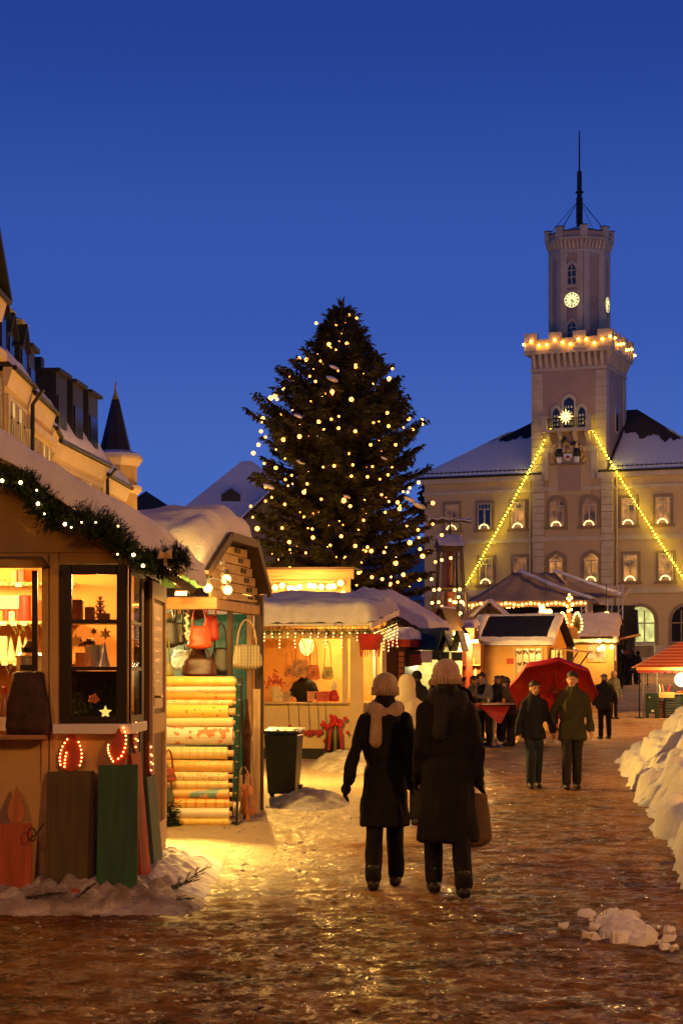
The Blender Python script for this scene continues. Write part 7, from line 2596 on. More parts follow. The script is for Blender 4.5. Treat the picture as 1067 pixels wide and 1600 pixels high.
for k in range(10):
    a = 2 * PI * k / 10 + .2
    d = V((math.cos(a), math.sin(a), 0)); tn = V((-d.y, d.x, 0))
    b0, b1 = V((0, 0, zz(815))) + d * .25, V((0, 0, zz(815))) + d * 1.15
    mb = MB(); mb.slab(b0 - tn * .06, b1 - tn * .16 - V((0, 0, .06)), b1 + tn * .16 + V((0, 0, .06)), b0 + tn * .06, .03); bl = mb.build('rotor_blade', DARK_WOOD, pt)
    mb = MB(); mb.slab(b0 - tn * .05 + V((0, 0, .035)), b1 - tn * .15 - V((0, 0, .02)), b1 + tn * .15 + V((0, 0, .095)), b0 + tn * .05 + V((0, 0, .035)), .05); mb.build('blade_snow', SNOW, bl)
for (px, py) in ((678, 922), (686, 921), (710, 922), (718, 921), (675, 942), (685, 941), (690, 948), (709, 941), (720, 940), (716, 933), (719, 958), (716, 962), (703, 938), (690, 875), (704, 872), (674, 905), (712, 941), (722, 941)):
    p = P(px, py, D_P - 1.2) - V((pc.x, D_P, pg))
    p = Matrix.Rotation(-R(12), 3, 'Z') @ p
    bulb(pt, p, .075, name='candle_bulb')
mb = MB()
for (x, z, r) in ((-.3, zz(1000) + .1, .2), (.2, zz(1000) + .1, .22), (0, zz(918) + .1, .18)):
    mb.lathe([(r * .7, z), (r * .8, z + .6), (r * .4, z + 1.0), (r * .5, z + 1.2), (.02, z + 1.45)], (x, -.35, 0), 8)
mb.build('carved_figure', WARM_WOOD, pt)
point('pyramid_light', (.3, -1.5, zz(940)), 180, (1, .58, .2), .2, pt)

# ---- speaker on a stand, dark fir trees by the arches
p = P(985, 993, 96)
t = thing('loudspeaker', 'black loudspeaker on a stand in front of the lit archway', 'loudspeaker', (p.x, 96, ground(96)), R(-15))
z0 = p.z - ground(96)
mb = MB(); mb.prism([(-.36, 0, z0), (.36, 0, z0), (.30, 0, z0 + 1.3), (-.33, 0, z0 + 1.3)], (0, .5, 0)); mb.build('cabinet', BLACK, t, bevel=.02)
mb = MB(); mb.cyl((0, -.01, z0 + .4), (0, -.03, z0 + .4), .24, .24, 16); mb.cyl((0, -.01, z0 + .95), (0, -.03, z0 + .95), .12, .12, 12); mb.build('driver', IRON, t)
mb = MB(); mb.cyl((0, .25, 0), (0, .25, z0), .03, .03, 8)
for k in range(3):
    a = k * 2 * PI / 3; mb.cyl((0, .25, .9), (.6 * math.cos(a), .25 + .6 * math.sin(a), 0), .02, .02, 5)
mb.build('stand', IRON, t)
t = thing('barrier', 'dark crowd barrier beneath the loudspeaker', 'barrier', (p.x, 95.2, ground(95.2)), R(-10))
mb = MB(); mb.tube([(-.9, 0, 0), (-.9, 0, 1.15), (.7, 0, 1.15), (.7, 0, 0)], .03, 6); mb.build('rail', IRON, t)
for k in range(9):
    mb = MB(); mb.cyl((-.74 + k * .165, 0, .2), (-.74 + k * .165, 0, 1.14), .012, .012, 5); mb.build('bar', IRON, t)
for (px, h, d, lab) in ((968, 3.6, 97, 'dark fir tree standing beside the lit archway'), (956, 2.6, 92, 'small dark fir tree between the marquee truss and the fir by the arch')):
    p = P(px, 1000, d); mb = MB(); conifer(mb, 0, 0, 0, h, .75, rngf)
    o = mb.build('fir_tree', NEEDLES, loc=(p.x, d, ground(d))); tag(o, lab, 'tree')

# ---- striped market canopy with crates
FC = Frame(P(996, 1120, 66.5).x, 66.5, R(-5))
can = FC.thing('market_canopy', 'red and orange striped market canopy on thin poles by the snow bank', 'canopy')


def stripes():
    m = bpy.data.materials.new('striped_canvas'); m.use_nodes = True
    nt = m.node_tree; b = nt.nodes['Principled BSDF']; b.inputs['Roughness'].default_value = .6
    tc = _n(nt, 'ShaderNodeTexCoord'); sx = _n(nt, 'ShaderNodeSeparateXYZ'); nt.links.new(tc.outputs['Object'], sx.inputs[0])
    mm = _n(nt, 'ShaderNodeMath', operation='MULTIPLY'); mm.inputs[1].default_value = 9.0
    fr = _n(nt, 'ShaderNodeMath', operation='FRACT'); gt = _n(nt, 'ShaderNodeMath', operation='GREATER_THAN'); gt.inputs[1].default_value = .62
    nt.links.new(sx.outputs['Z'], mm.inputs[0]); nt.links.new(mm.outputs[0], fr.inputs[0]); nt.links.new(fr.outputs[0], gt.inputs[0])
    mx = _n(nt, 'ShaderNodeMix', data_type='RGBA'); mx.inputs['A'].default_value = (.48, .07, .03, 1); mx.inputs['B'].default_value = (.70, .34, .12, 1)
    nt.links.new(gt.outputs[0], mx.inputs['Factor']); nt.links.new(mx.outputs['Result'], b.inputs['Base Color'])
    b.inputs['Transmission Weight'].default_value = 0.0
    return m


CW = 3.4
ce = FC.fy(996, 1043, 0).z
ch = FC.fy(1066, 1004, 1.3).z
mb = MB()
S = stripes()
mb.slab((-.05, -.1, ce), (CW, -.1, ce), (CW - 1.0, 1.3, ch), (1.5, 1.3, ch), .02)
mb.slab((-.05, -.1, ce), (1.5, 1.3, ch), (1.5, 1.32, ch), (-.05, 2.7, ce), .02)
mb.slab((1.5, 1.3, ch), (CW - 1.0, 1.3, ch), (CW, 2.7, ce), (-.05, 2.7, ce), .02)
mb.slab((CW, -.1, ce), (CW, 2.7, ce), (CW - 1.0, 1.32, ch), (CW - 1.0, 1.3, ch), .02)
mb.build('canopy_roof', S, can)
mb = MB(); mb.span((-.07, -.13, ce - .09), (CW, -.10, ce - .0)); mb.build('canopy_edge', mat('orange_edge', (.80, .42, .12), rough=.5, var=.1), can)
mb = MB()
for k in range(14):
    x = -.05 + k * CW / 14
    mb.prism([(x + .005, -.115, ce - .092), (x + CW / 14 - .005, -.115, ce - .092), (x + CW / 14 - .03, -.115, ce - .17), (x + CW / 28, -.115, ce - .20), (x + .03, -.115, ce - .17)], (0, .012, 0))
mb.build('scalloped_valance', RED_CLOTH, can)
for (x, y) in ((.05, 0), (.3, 1.6), (.85, 2.6), (CW - .1, 0), (CW - .1, 2.6)):
    mb = MB(); mb.cyl((x, y, 0), (x, y, ce), .022, .022, 6); mb.cyl((x, y, 0), (x, y, .03), .16, .16, 10); mb.build('pole', STEEL if y > .5 else IRON, can)
PC = lambda px, py, y: FC.world(FC.fy(px, py, y))
M_CRATE = mat('dark_green_crate', (.012, .035, .018), rough=.45, var=.3, bump=.1)


def crate(label, w, d, h, loc, m, rz=0):
    t = thing('crate', label, 'crate', tuple(loc), rz)
    mb = MB(); mb.span((-w / 2, -d / 2, .0), (w / 2, d / 2, .04)); mb.build('crate_floor', m, t)
    n = 3
    for k in range(n):
        z0 = .05 + k * (h - .05) / n; z1 = z0 + (h - .05) / n - .03
        for (a, b_) in (((-w / 2, -d / 2, z0), (w / 2, -d / 2 + .02, z1)), ((-w / 2, d / 2 - .02, z0), (w / 2, d / 2, z1)), ((-w / 2, -d / 2 + .021, z0), (-w / 2 + .02, d / 2 - .021, z1)), ((w / 2 - .02, -d / 2 + .021, z0), (w / 2, d / 2 - .021, z1))):
            mb = MB(); mb.span(a, b_); mb.build('slat', m, t)
    for (sx, sy) in ((-1, -1), (1, -1), (1, 1), (-1, 1)):
        mb = MB(); mb.span((sx * w / 2 - .03 * (sx > 0) - .003, sy * d / 2 - .03 * (sy > 0) - .003, .0), (sx * w / 2 + .03 * (sx < 0) + .003, sy * d / 2 + .03 * (sy < 0) + .003, h)); mb.build('corner', m, t)
    return t


q = PC(1018, 1120, .1); gz = ground(q.y)
tt = thing('green_bin', 'tall dark green box bin on short legs under the striped canopy', 'box', (q.x, q.y, gz), FC.rz)
mb = MB(); mb.span((-.22, -.25, .16), (.22, .25, .86)); mb.build('bin_body', M_CRATE, tt, bevel=.02)
for sx in (-.17, .17):
    mb = MB(); mb.span((sx - .05, -.24, 0), (sx + .05, .24, .159)); mb.build('leg', M_CRATE, tt)
mb = MB(); mb.span((-.04, -.262, .22), (.04, -.251, .29)); mb.span((-.13, -.262, .70), (-.08, -.251, .74)); mb.build('tag', WHITE, tt)
q = PC(1052, 1115, .3); gz = ground(q.y)
for k, lab in enumerate(('lowest dark green crate under the striped canopy', 'second dark green crate of the stack under the canopy', 'top dark green crate carrying the fruit tray')):
    crate(lab, .62, .42, .27, (q.x, q.y, gz + k * .275), M_CRATE, FC.rz)
q2 = PC(1033, 1115, .35)
for k, lab in enumerate(('lower reddish wooden crate beside the green crates', 'upper reddish wooden crate beside the green crates')):
    crate(lab, .24, .4, .3, (q2.x, q2.y + .1, gz + k * .305), M_REDBRN, FC.rz)
tb = thing('produce_table', 'low table with bright yellow produce trays under the canopy', 'table', (q.x + .2, q.y + .05, gz), FC.rz)
mb = MB(); mb.span((-.75, -.35, .83), (1.4, .35, .86)); mb.build('table_top', PALE_WOOD, tb)
for (x, y) in ((1.3, -.3), (1.3, .3), (-.66, .3)):
    mb = MB(); mb.span((x - .03, y - .03, 0), (x + .03, y + .03, .829)); mb.build('leg', PALE_WOOD_Z, tb)
mb = MB(); mb.slab((-.74, -.37, .70), (-.2, -.37, .70), (-.2, -.36, .90), (-.74, -.36, .90), .02); mb.build('tray_front', M_YELB, tb)
rg = random.Random(8)
for k in range(16):
    mb = MB(); mb.sph((0, 0, 0), .05, 8, 6)
    goods('fruit', 'orange fruit heaped on the produce table', 'fruit', mb, WAX_ORANGE, (q.x + .2 + rg.uniform(-.1, .9), q.y + rg.uniform(-.25, .2), gz + .905), 0, 'fruit on the produce table', True)
for (px, py, a, m_, lab) in ((1031, 1076, -.15, WAX_WHITE, 'pale candle stick leaning in the produce tray'), (1036, 1074, -.2, WAX_ORANGE, 'orange stick standing in the produce tray'), (1042, 1075, .3, WAX_RED, 'red stick leaning in the produce tray')):
    q3 = PC(px, 1083, .2); mb = MB(); mb.cyl((0, 0, 0), (a * .3, 0, .3), .03, .025, 8); goods('stick_candle', lab, 'candle', mb, m_, tuple(q3))
q4 = PC(1064, 1062, -.05)
tt = thing('globe_lamp', 'big glowing paper globe under the striped canopy', 'lamp', tuple(q4), 0)
mb = MB(); mb.sph((0, 0, 0), .25, 16, 12); mb.build('globe', emis('globe_glow', (1, .82, .42), 2.6), tt, smooth=True)
mb = MB(); mb.tube([(0, 0, .25), (0, 0, ce + FC.o.z - q4.z)], .012, 4); mb.build('cord', BLACK, tt)
point('globe_light', (-.1, -.45, .15), 120, (1, .66, .26), .2, tt)
# ================================================================== the big lit spruce
TRD = 84.0
tx_ = P(533, 1000, TRD).x
tg = ground(TRD)
tree = thing('christmas_tree', 'huge dark spruce hung with warm lights in the middle of the market', 'tree', (tx_, TRD, tg))
TH = EYE + (HZ - 478) * TRD / F - tg
rngt = random.Random(77)
mb = MB(); mb.tube([(0, 0, -.2), (0, 0, TH * .5), (.05, 0, TH * .97)], [.34, .2, .03], 8); mb.build('trunk', BARK, tree)


def half_width(z):
    """crown radius at height z, read off its outline"""
    prof = [(TH, .04), (TH - .8, .52), (TH - 1.7, 1.05), (TH - 2.5, 1.55), (TH - 4.0, 2.4), (TH - 5.3, 3.35), (TH - 6.6, 3.5), (TH - 8.2, 3.6), (TH - 10.5, 3.75), (TH - 12.2, 3.8), (TH - 14.2, 3.5), (1.4, 2.6), (0, 2.0)]
    for (z0, r0), (z1, r1) in zip(prof, prof[1:]):
        if z >= z1:
            return r0 + (r1 - r0) * (z0 - z) / (z0 - z1)
    return 1.5


V3, F3_ = [], []
SPR = MB()
tips = []


def spray(p, d, l, hang, w):
    """flat drooping twig of needles: three crossed leaf-like blades"""
    d = (d + Vector((0, 0, -hang))).normalized()
    u = d.orthogonal().normalized(); v = d.cross(u)
    for k in range(3):
        a = k * PI / 3 + rngt.random()
        s = u * math.cos(a) + v * math.sin(a)
        m_ = p + d * l * .45
        e = p + d * l
        SPR.add([p, m_ + s * w, e, m_ - s * w], [(0, 1, 2, 3)])


wood_mb = MB()
z = 1.3
lv = 0
while z < TH - .25:
    r = half_width(z)
    n = int(8 + 4 * min(1, r / 3))
    for k in range(n):
        az_ = 2 * PI * (k + rngt.random() * .8) / n + lv * 2.4
        L_ = r * rngt.uniform(.70, 1.06) * (1.0 + (.14 if rngt.random() < .2 else 0))
        rise = .25 + .55 * (z / TH) ** 2
        out = Vector((math.cos(az_), math.sin(az_), 0))
        pts = []
        m_ = 7
        for j in range(m_ + 1):
            t = j / m_
            dz = L_ * (rise * .32 * t - .42 * t * t * (1 - z / TH * .9) + .30 * t ** 3.2)
            pts.append(Vector((0, 0, z)) + out * L_ * t + Vector((0, 0, dz)))
        wood_mb.tube([pts[0], pts[3], pts[-1]], [.045 * (1 - z / TH) + .015, .025, .008], 3)
        tips.append((pts, az_, L_))
        side = Vector((-out.y, out.x, 0))
        ns = int(10 + 13 * L_)
        for j in range(ns):
            t = .12 + .88 * (j + rngt.random()) / ns
            q = min(m_ - 1, int(t * m_)); f = t * m_ - q
            p = pts[q].lerp(pts[q + 1], f)
            ax = (pts[q + 1] - pts[q]).normalized()
            sg = 1 if rngt.random() < .5 else -1
            spread = (1 - .62 * t) * .72
            d = (side * sg * rngt.uniform(.5, 1.1) + ax * rngt.uniform(.3, .9)).normalized()
            sl = min(.95, (.25 + .36 * spread * (L_ ** .6)) * rngt.uniform(.7, 1.2))
            spray(p, d, sl, rngt.uniform(.15, .75), .055 + .025 * rngt.random())
            # twigs hanging from the side shoot
            for h in range(3):
                pp = p + d * sl * rngt.uniform(.25, .95)
                spray(pp, d * .5 + ax * .4, rngt.uniform(.18, .38), rngt.uniform(.3, 1.4), .04)
        spray(pts[-2], (pts[-1] - pts[-2]).normalized() + Vector((0, 0, .2)), .42, -.25, .06)
        if z > TH - 6:
            for _ in range(5):
                spray(pts[rngt.randrange(3, 7)], out * .4 + Vector((0, 0, 1)), rngt.uniform(.18, .38), -.6, .045)
    z += .34 + .22 * (1 - z / TH)
    lv += 1
for k in range(26):
    a = rngt.random() * 2 * PI
    spray(Vector((0, 0, TH - rngt.random() * .9)), Vector((math.cos(a) * .4, math.sin(a) * .4, 1)), rngt.uniform(.3, .6), 0, .06)
for x in (-.12, .1, .0, .25, -.28):
    spray(Vector((x, 0, TH - .6 - abs(x) * .6)), Vector((x * .15, 0, 1)), .75 if x < .1 else .6, 0, .05)
SPR.build('foliage', NEEDLES, tree, recalc=False, kind='stuff')
wood_mb.build('branches', BARK, tree, recalc=False, kind='stuff')
# snow left on a few boughs
for (px, py, s) in ((519, 592, .22), (522, 574, .18), (466, 650, .16), (500, 683, .13), (655, 790, .24), (542, 776, .14), (640, 780, .2), (420, 760, .2), (600, 716, .12), (470, 722, .16)):
    p = P(px, py, TRD - 2.2 - (0 if py < 650 else 1.0)) - Vector((tx_, TRD, tg))
    MB().sph(p, (s * 1.3, s, s * .45), 8, 6, Matrix.Rotation(.4, 3, 'Y')).build('bough_snow', SNOW, tree, smooth=True)

lights = thing('tree_lights', 'warm bulb chains spread all over the huge spruce', 'light chain', (tx_, TRD, tg))
# bulbs sit on the outer parts of the boughs that face the market
big = [(494, 505), (544, 492), (557, 497), (514, 538), (542, 537), (467, 560), (479, 562), (501, 564), (556, 573), (592, 567), (613, 576), (608, 592), (555, 572), (493, 596), (453, 588), (461, 596), (519, 612), (549, 624), (472, 629), (443, 607), (423, 622), (430, 619), (433, 624), (582, 601), (438, 648), (432, 655), (411, 654), (410, 660), (498, 659), (605, 645), (607, 666), (638, 654), (659, 656), (645, 671), (659, 663), (529, 669), (555, 674), (415, 683), (408, 674), (443, 687), (468, 682), (404, 695), (396, 708), (413, 724), (431, 731), (446, 717), (579, 695), (618, 695), (522, 728), (549, 744), (574, 745), (606, 742), (480, 756), (475, 769), (445, 788), (415, 783), (425, 777), (415, 761), (502, 780), (537, 782), (547, 791), (596, 773), (621, 785), (624, 795), (654, 754), (637, 769), (392, 791), (395, 808), (402, 826), (441, 825), (452, 847), (427, 866), (489, 840), (533, 838), (568, 813), (555, 853), (516, 852), (574, 855), (580, 861), (600, 863), (636, 821), (653, 828), (654, 840), (656, 858), (660, 869), (676, 819), (690, 836), (671, 862), (581, 902), (597, 905), (630, 898), (680, 878), (610, 912), (453, 888), (676, 786), (640, 848), (540, 872), (618, 880), (560, 895), (640, 915), (655, 905)]
for (px, py) in big:
    zz_ = EYE + (HZ - py) * TRD / F - tg
    r = half_width(zz_)
    x = (px - CX) * TRD / F - (tx_ - 0) + 0
    x = (px - CX) * TRD / F - tx_
    y = -math.sqrt(max(.02, (r * .96) ** 2 - x * x)) if abs(x) < r * .96 else -.1
    y -= .10
    k = (TRD + y) / TRD
    p = Vector(((px - CX) * (TRD + y) / F - tx_, y, EYE + (HZ - py) * (TRD + y) / F - tg))
    bulb(lights, p, .05 + .055 * rngt.random() ** 1.6, BULB_TREE)
for k in range(110):
    py = 500 + 430 * rngt.random() ** .7
    zz_ = EYE + (HZ - py) * TRD / F - tg
    r = half_width(zz_) * rngt.uniform(.55, .9)
    a = rngt.uniform(PI * 1.05, PI * 1.95)
    p = Vector((r * math.cos(a), r * math.sin(a), zz_))
    bulb(lights, p, rngt.uniform(.03, .055), BULB_TREE)
# ================================================================== people
SKIN = mat('skin', (.50, .27, .18), rough=.55, var=.12, scale=12, bump=.06, sss=.05)
HAIR = mat('dark_hair', (.030, .018, .012), rough=.6, var=.4, scale=30, bump=.5, bscale=60, stretch=(1, 1, .3))
HAIR_G = mat('grey_hair', (.30, .28, .25), rough=.6, var=.3, scale=30, bump=.5, bscale=60)
EYE_M = mat('eye', (.02, .015, .012), rough=.15, bump=0)
LIP = mat('lip', (.35, .10, .08), rough=.5, bump=0)


def cloth(name, c, v=.25):
    return mat(name, c, rough=.85, var=v, scale=7, bump=.35, bscale=45, spec=.15)


C_BLACK = cloth('black_wool', (.014, .013, .014))
C_NAVY = cloth('navy_cloth', (.016, .018, .028))
C_CHAR = cloth('charcoal_cloth', (.03, .028, .028))
C_OLIVE = cloth('olive_cloth', (.045, .042, .022))
C_BROWN = cloth('brown_cloth', (.085, .045, .022))
C_CREAM = cloth('cream_quilt', (.62, .54, .38), .1)
C_GREY = cloth('grey_fleece', (.24, .22, .18))
C_DENIM = cloth('dark_denim', (.022, .030, .045))
C_GREENJ = cloth('grey_green_jacket', (.14, .15, .11))
C_KNIT = mat('pale_knit', (.46, .33, .19), rough=.9, var=.2, scale=20, bump=.8, bscale=55, sheen=.3)
C_KNIT2 = mat('rosy_beige_knit', (.50, .34, .23), rough=.9, var=.2, scale=20, bump=.8, bscale=55, sheen=.3)
C_RED = cloth('red_coat', (.26, .03, .025))
BOOT = mat('black_boot', (.012, .010, .009), rough=.45, var=.3, bump=.1)


def cap(mb, a, b, ra, rb, n=10):
    mb.sph(a, ra, n, 8); mb.sph(b, rb, n, 8); mb.cyl(a, b, ra, rb, n)


def hand(mb, w, d, side, r=1.0, curl=.6):
    """palm, four unequal bent fingers and a thumb; w wrist, d direction of the hand, side = thumb side"""
    w = Vector(w); d = Vector(d).normalized(); side = (Vector(side) - d * d.dot(Vector(side))).normalized(); nrm = d.cross(side)
    mb.cyl(w, w + d * .05, .024 * r, .030 * r, 8); mb.sph(w + d * .055, (.034 * r, .034 * r, .034 * r), 8, 6)
    for k, l in enumerate((.074, .084, .078, .060)):
        b = w + d * .075 + side * (.030 - .0205 * k) * r
        m_ = b + (d + nrm * curl * .4) .normalized() * l * .5
        e = m_ + (d + nrm * curl * 1.5).normalized() * l * .5
        cap(mb, b, m_, .0098 * r, .0090 * r, 6); cap(mb, m_, e, .0090 * r, .0078 * r, 6)
    b = w + d * .025 + side * .028 * r
    m_ = b + (d * .7 + side * .8).normalized() * .038; e = m_ + (d + side * .15 + nrm * .35).normalized() * .032
    cap(mb, b, m_, .0125 * r, .0105 * r, 6); cap(mb, m_, e, .0105 * r, .009 * r, 6)


def person(label, x, y, rz, H=1.72, lean=0.0, turn=0.0, nod=0.0, legs=((0, 0), (0, 0)), stance=.10, arms=None, hem=.80, coat=C_BLACK, trousers=C_CHAR,
           hat=None, hair=HAIR, hood=None, voxel=.018, flare=1.0, bulk=1.0, hat_kind='beanie', collar=True, vest=None, near=False, group=None, gz=None, scarf=None, gloves=None):
    s = H / 1.72
    t = thing('person', label, 'person', (x, y, ground(y) if gz is None else gz), rz, group)
    t.scale = (s, s, s)
    pel = Vector((0, 0, .93)); chest = Vector((0, -.32 * lean, 1.27)); neck = Vector((0, -.50 * lean, 1.455))
    hd = neck + Vector((0, -.02 - .10 * lean - .03 * nod, .155))
    rot = Matrix.Rotation(turn, 3, 'Z') @ Matrix.Rotation(-nod * .5, 3, 'X').transposed()
    hp = lambda v: hd + rot @ Vector(v)
    joints = []
    for sg, (ky, ay) in zip((-1, 1), legs):
        hip = pel + Vector((sg * .088, 0, -.02))
        knee = Vector((sg * (stance * .95), ky, .50 - .1 * abs(ky)))
        ank = Vector((sg * stance, ay, .085))
        joints.append((hip, knee, ank))
    if y > 40 and voxel < .024: voxel = .026
    sh = [chest + Vector((sg * .172 * bulk, 0, .095)) for sg in (-1, 1)]
    if arms is None:
        arms = (((-.27, .03, 1.10), (-.27, -.06, .86)), ((.27, .03, 1.10), (.27, -.06, .86)))
    arms = [(Vector(e), Vector(w)) for e, w in arms]
    # --- the body: one continuous skin
    mb = MB()
    for hip, knee, ank in joints:
        cap(mb, hip, knee, .078, .052); cap(mb, knee, ank, .052, .038); cap(mb, ank + Vector((0, .02, -.04)), ank + Vector((0, -.10, -.05)), .03, .022)
    mb.sph(pel, (.155, .105, .13), 12, 8); mb.sph((pel + chest) / 2, (.135, .095, .2), 12, 8); mb.sph(chest, (.14, .10, .17), 12, 8)
    cap(mb, chest + Vector((0, .01, .14)), neck + Vector((0, 0, .06)), .07, .052)
    for (sg, S_, (E_, W_)) in zip((-1, 1), sh, arms):
        cap(mb, chest + Vector((sg * .06, 0, .11)), S_, .06, .045); cap(mb, S_, E_, .036, .028); cap(mb, E_, W_, .028, .024)
        hand(mb, W_, (W_ - E_), Vector((-sg * .3, -1, .1)), 1.1)
    mb.sph(hp((0, .01, .02)), (.076, .096, .098), 14, 10); mb.sph(hp((0, -.026, -.052)), (.056, .066, .062), 12, 8)
    mb.sph(hp((0, -.062, -.09)), (.028, .026, .022), 8, 6)
    mb.cyl(hp((0, -.086, .018)), hp((0, -.112, -.028)), .009, .017, 7); mb.sph(hp((0, -.104, -.030)), .016, 7, 5)
    for sg in (-1, 1):
        mb.sph(hp((sg * .078, .012, -.01)), (.014, .026, .034), 7, 6); mb.sph(hp((sg * .03, -.082, .028)), (.024, .014, .010), 7, 5)
    remesh(mb, 'body', SKIN, t, min(voxel, .016), smooth=3)
    for sg in (-1, 1):
        mb = MB(); mb.sph(hp((sg * .030, -.089, .010)), (.012, .007, .008), 7, 5); mb.build('eye', EYE_M, t)
    mb = MB(); mb.sph(hp((0, -.094, -.058)), (.022, .008, .006), 8, 5); mb.build('mouth', LIP, t)
    # --- clothes
    mb = MB()
    for hip, knee, ank in joints:
        cap(mb, hip, knee, .100 * bulk, .076); cap(mb, knee, ank + Vector((0, .012, .02)), .076, .070)
    mb.sph(pel, (.178 * bulk, .13, .14), 12, 8)
    remesh(mb, 'trousers', trousers, t, voxel, fold=.008, seed=x)
    mb = MB()
    for hip, knee, ank in joints:
        cap(mb, ank + Vector((0, .045, -.045)), ank + Vector((0, -.15, -.05)), .052, .048); mb.cyl(ank + Vector((0, .012, -.05)), ank + Vector((0, .0, .12)), .054, .056, 10)
    remesh(mb, 'boots', BOOT, t, voxel)
    mb = MB()
    mb.sph(chest + Vector((0, .0, .02)), (.205 * bulk, .145 * bulk, .2), 14, 10); mb.sph((pel + chest) / 2 + Vector((0, 0, .02)), (.195 * bulk, .142 * bulk, .22), 14, 10)
    mb.sph(pel, (.198 * bulk, .15 * bulk, .14), 14, 10)
    if hem < .9:
        # skirt of the coat, a little flared
        n = 16
        prev = None
        for (zz_, a, b_) in ((.96, .19 * bulk, .145 * bulk), (hem + .02, (.205 + .05 * (.9 - hem)) * bulk * flare, (.155 + .06 * (.9 - hem)) * bulk * flare), (hem, (.195 + .05 * (.9 - hem)) * bulk * flare, (.148 + .06 * (.9 - hem)) * bulk * flare)):
            pass
        vs, fs = [], []
        lv_ = [(.98, .188, .142), (.9, .200, .152), ((.9 + hem) / 2, .205 + .03 * (.9 - hem), .158 + .04 * (.9 - hem)), (hem, .212 + .08 * (.9 - hem) * flare, .165 + .09 * (.9 - hem) * flare)]
        for zz_, a, b_ in lv_:
            for k in range(n):
                q = 2 * PI * k / n
                vs.append((a * bulk * math.cos(q), b_ * bulk * math.sin(q), zz_))
        for i in range(3):
            for k in range(n): fs.append((i * n + k, i * n + (k + 1) % n, (i + 1) * n + (k + 1) % n, (i + 1) * n + k))
        fs.append(tuple(range(n))); fs.append(tuple(range(3 * n, 4 * n)))
        mb.add(vs, fs)
    cap(mb, chest + Vector((0, .01, .09)), neck + Vector((0, .008, -.01)), .155, .10)
    if collar:
        cap(mb, neck + Vector((0, .012, -.04)), neck + Vector((0, .02, .05)), .105, .092)
    for (sg, S_, (E_, W_)) in zip((-1, 1), sh, arms):
        cap(mb, chest + Vector((sg * .07, 0, .12)), S_, .10, .076 * bulk); cap(mb, S_, E_, .074 * bulk, .064 * bulk); cap(mb, E_, W_ - (W_ - E_).normalized() * .015, .064 * bulk, .054)
    remesh(mb, 'coat', coat, t, voxel, smooth=14, fold=.022, seed=x * 3 + y)
    if vest is not None:
        mb = MB(); mb.sph(chest + Vector((0, .01, .02)), (.215 * bulk, .16 * bulk, .21), 14, 10); mb.sph((pel + chest) / 2 + Vector((0, 0, .05)), (.21 * bulk, .158 * bulk, .2), 14, 10)
        remesh(mb, 'vest', vest, t, voxel, fold=.01, seed=y)
    if scarf is not None:
        mb = MB()
        for k in range(20):
            a = 2 * PI * k / 20
            c = neck + Vector((.118 * math.cos(a), .02 + .112 * math.sin(a), .005 + .018 * math.sin(3 * a) - .03 * math.sin(a)))
            mb.sph(c, (.05, .05, .062), 8, 6)
        cap(mb, neck + Vector((.05, .13, .0)), neck + Vector((.075, .155, -.26)), .05, .055)
        remesh(mb, 'scarf', scarf, t, .014, fold=.014, seed=4)
    if gloves is not None:
        for (sg, (E_, W_)) in zip((-1, 1), arms):
            mb = MB(); hand(mb, W_, (W_ - E_), Vector((-sg * .3, -1, .1)), 1.32); remesh(mb, 'glove', gloves, t, .009, smooth=2)
    # --- head wear
    if hood is not None:
        mb = MB(); mb.sph(hp((0, .022, .03)), (.108, .118, .130), 14, 10); cap(mb, hp((0, .05, -.02)), neck + Vector((0, .05, -.02)), .105, .11)
        remesh(mb, 'hood', hood, t, voxel, fold=.008, seed=2)
        mb = MB(); mb.sph(hp((0, .09, -.14)), (.13, .06, .05), 10, 8); mb.build('hood_rim', hood, t, smooth=True)
    elif hat is not None and hat_kind == 'beanie':
        mb = MB(); mb.sph(hp((0, .012, .050)), (.108, .124, .104), 14, 10); mb.sph(hp((0, .014, .01)), (.112, .128, .06), 14, 8)
        remesh(mb, 'knit_hat', hat, t, .012, fold=.004, seed=1)
        mb = MB(); mb.sph(hp((0, .042, -.045)), (.084, .078, .085), 12, 8); remesh(mb, 'hair', hair, t, .012, fold=.008, seed=5)
        if near:
            mb = MB()
            for k in range(26):
                a = 2 * PI * k / 26
                mb.T = None
                c = hp((.104 * math.cos(a), .014 + .120 * math.sin(a), -.004))
                mb.cyl(c + Vector((0, 0, -.036)), c + Vector((0, 0, .036)), .0125, .011, 6)
            mb.build('hat_brim', hat, t, smooth=True)
    elif hat is not None:
        mb = MB(); mb.sph(hp((0, .01, .062)), (.092, .112, .060), 14, 10); mb.sph(hp((0, -.095, .045)), (.07, .05, .012), 12, 6)
        remesh(mb, 'flat_cap', hat, t, .012, fold=.003)
        mb = MB(); mb.sph(hp((0, .045, -.02)), (.078, .068, .07), 12, 8); mb.build('hair', hair, t, smooth=True)
    else:
        mb = MB(); mb.sph(hp((0, .020, .052)), (.088, .104, .086), 14, 10); mb.sph(hp((0, .055, -.02)), (.078, .06, .075), 12, 8)
        remesh(mb, 'hair', hair, t, .012, fold=.006, seed=3)
    return t


AW, TOW = PI, 0.0
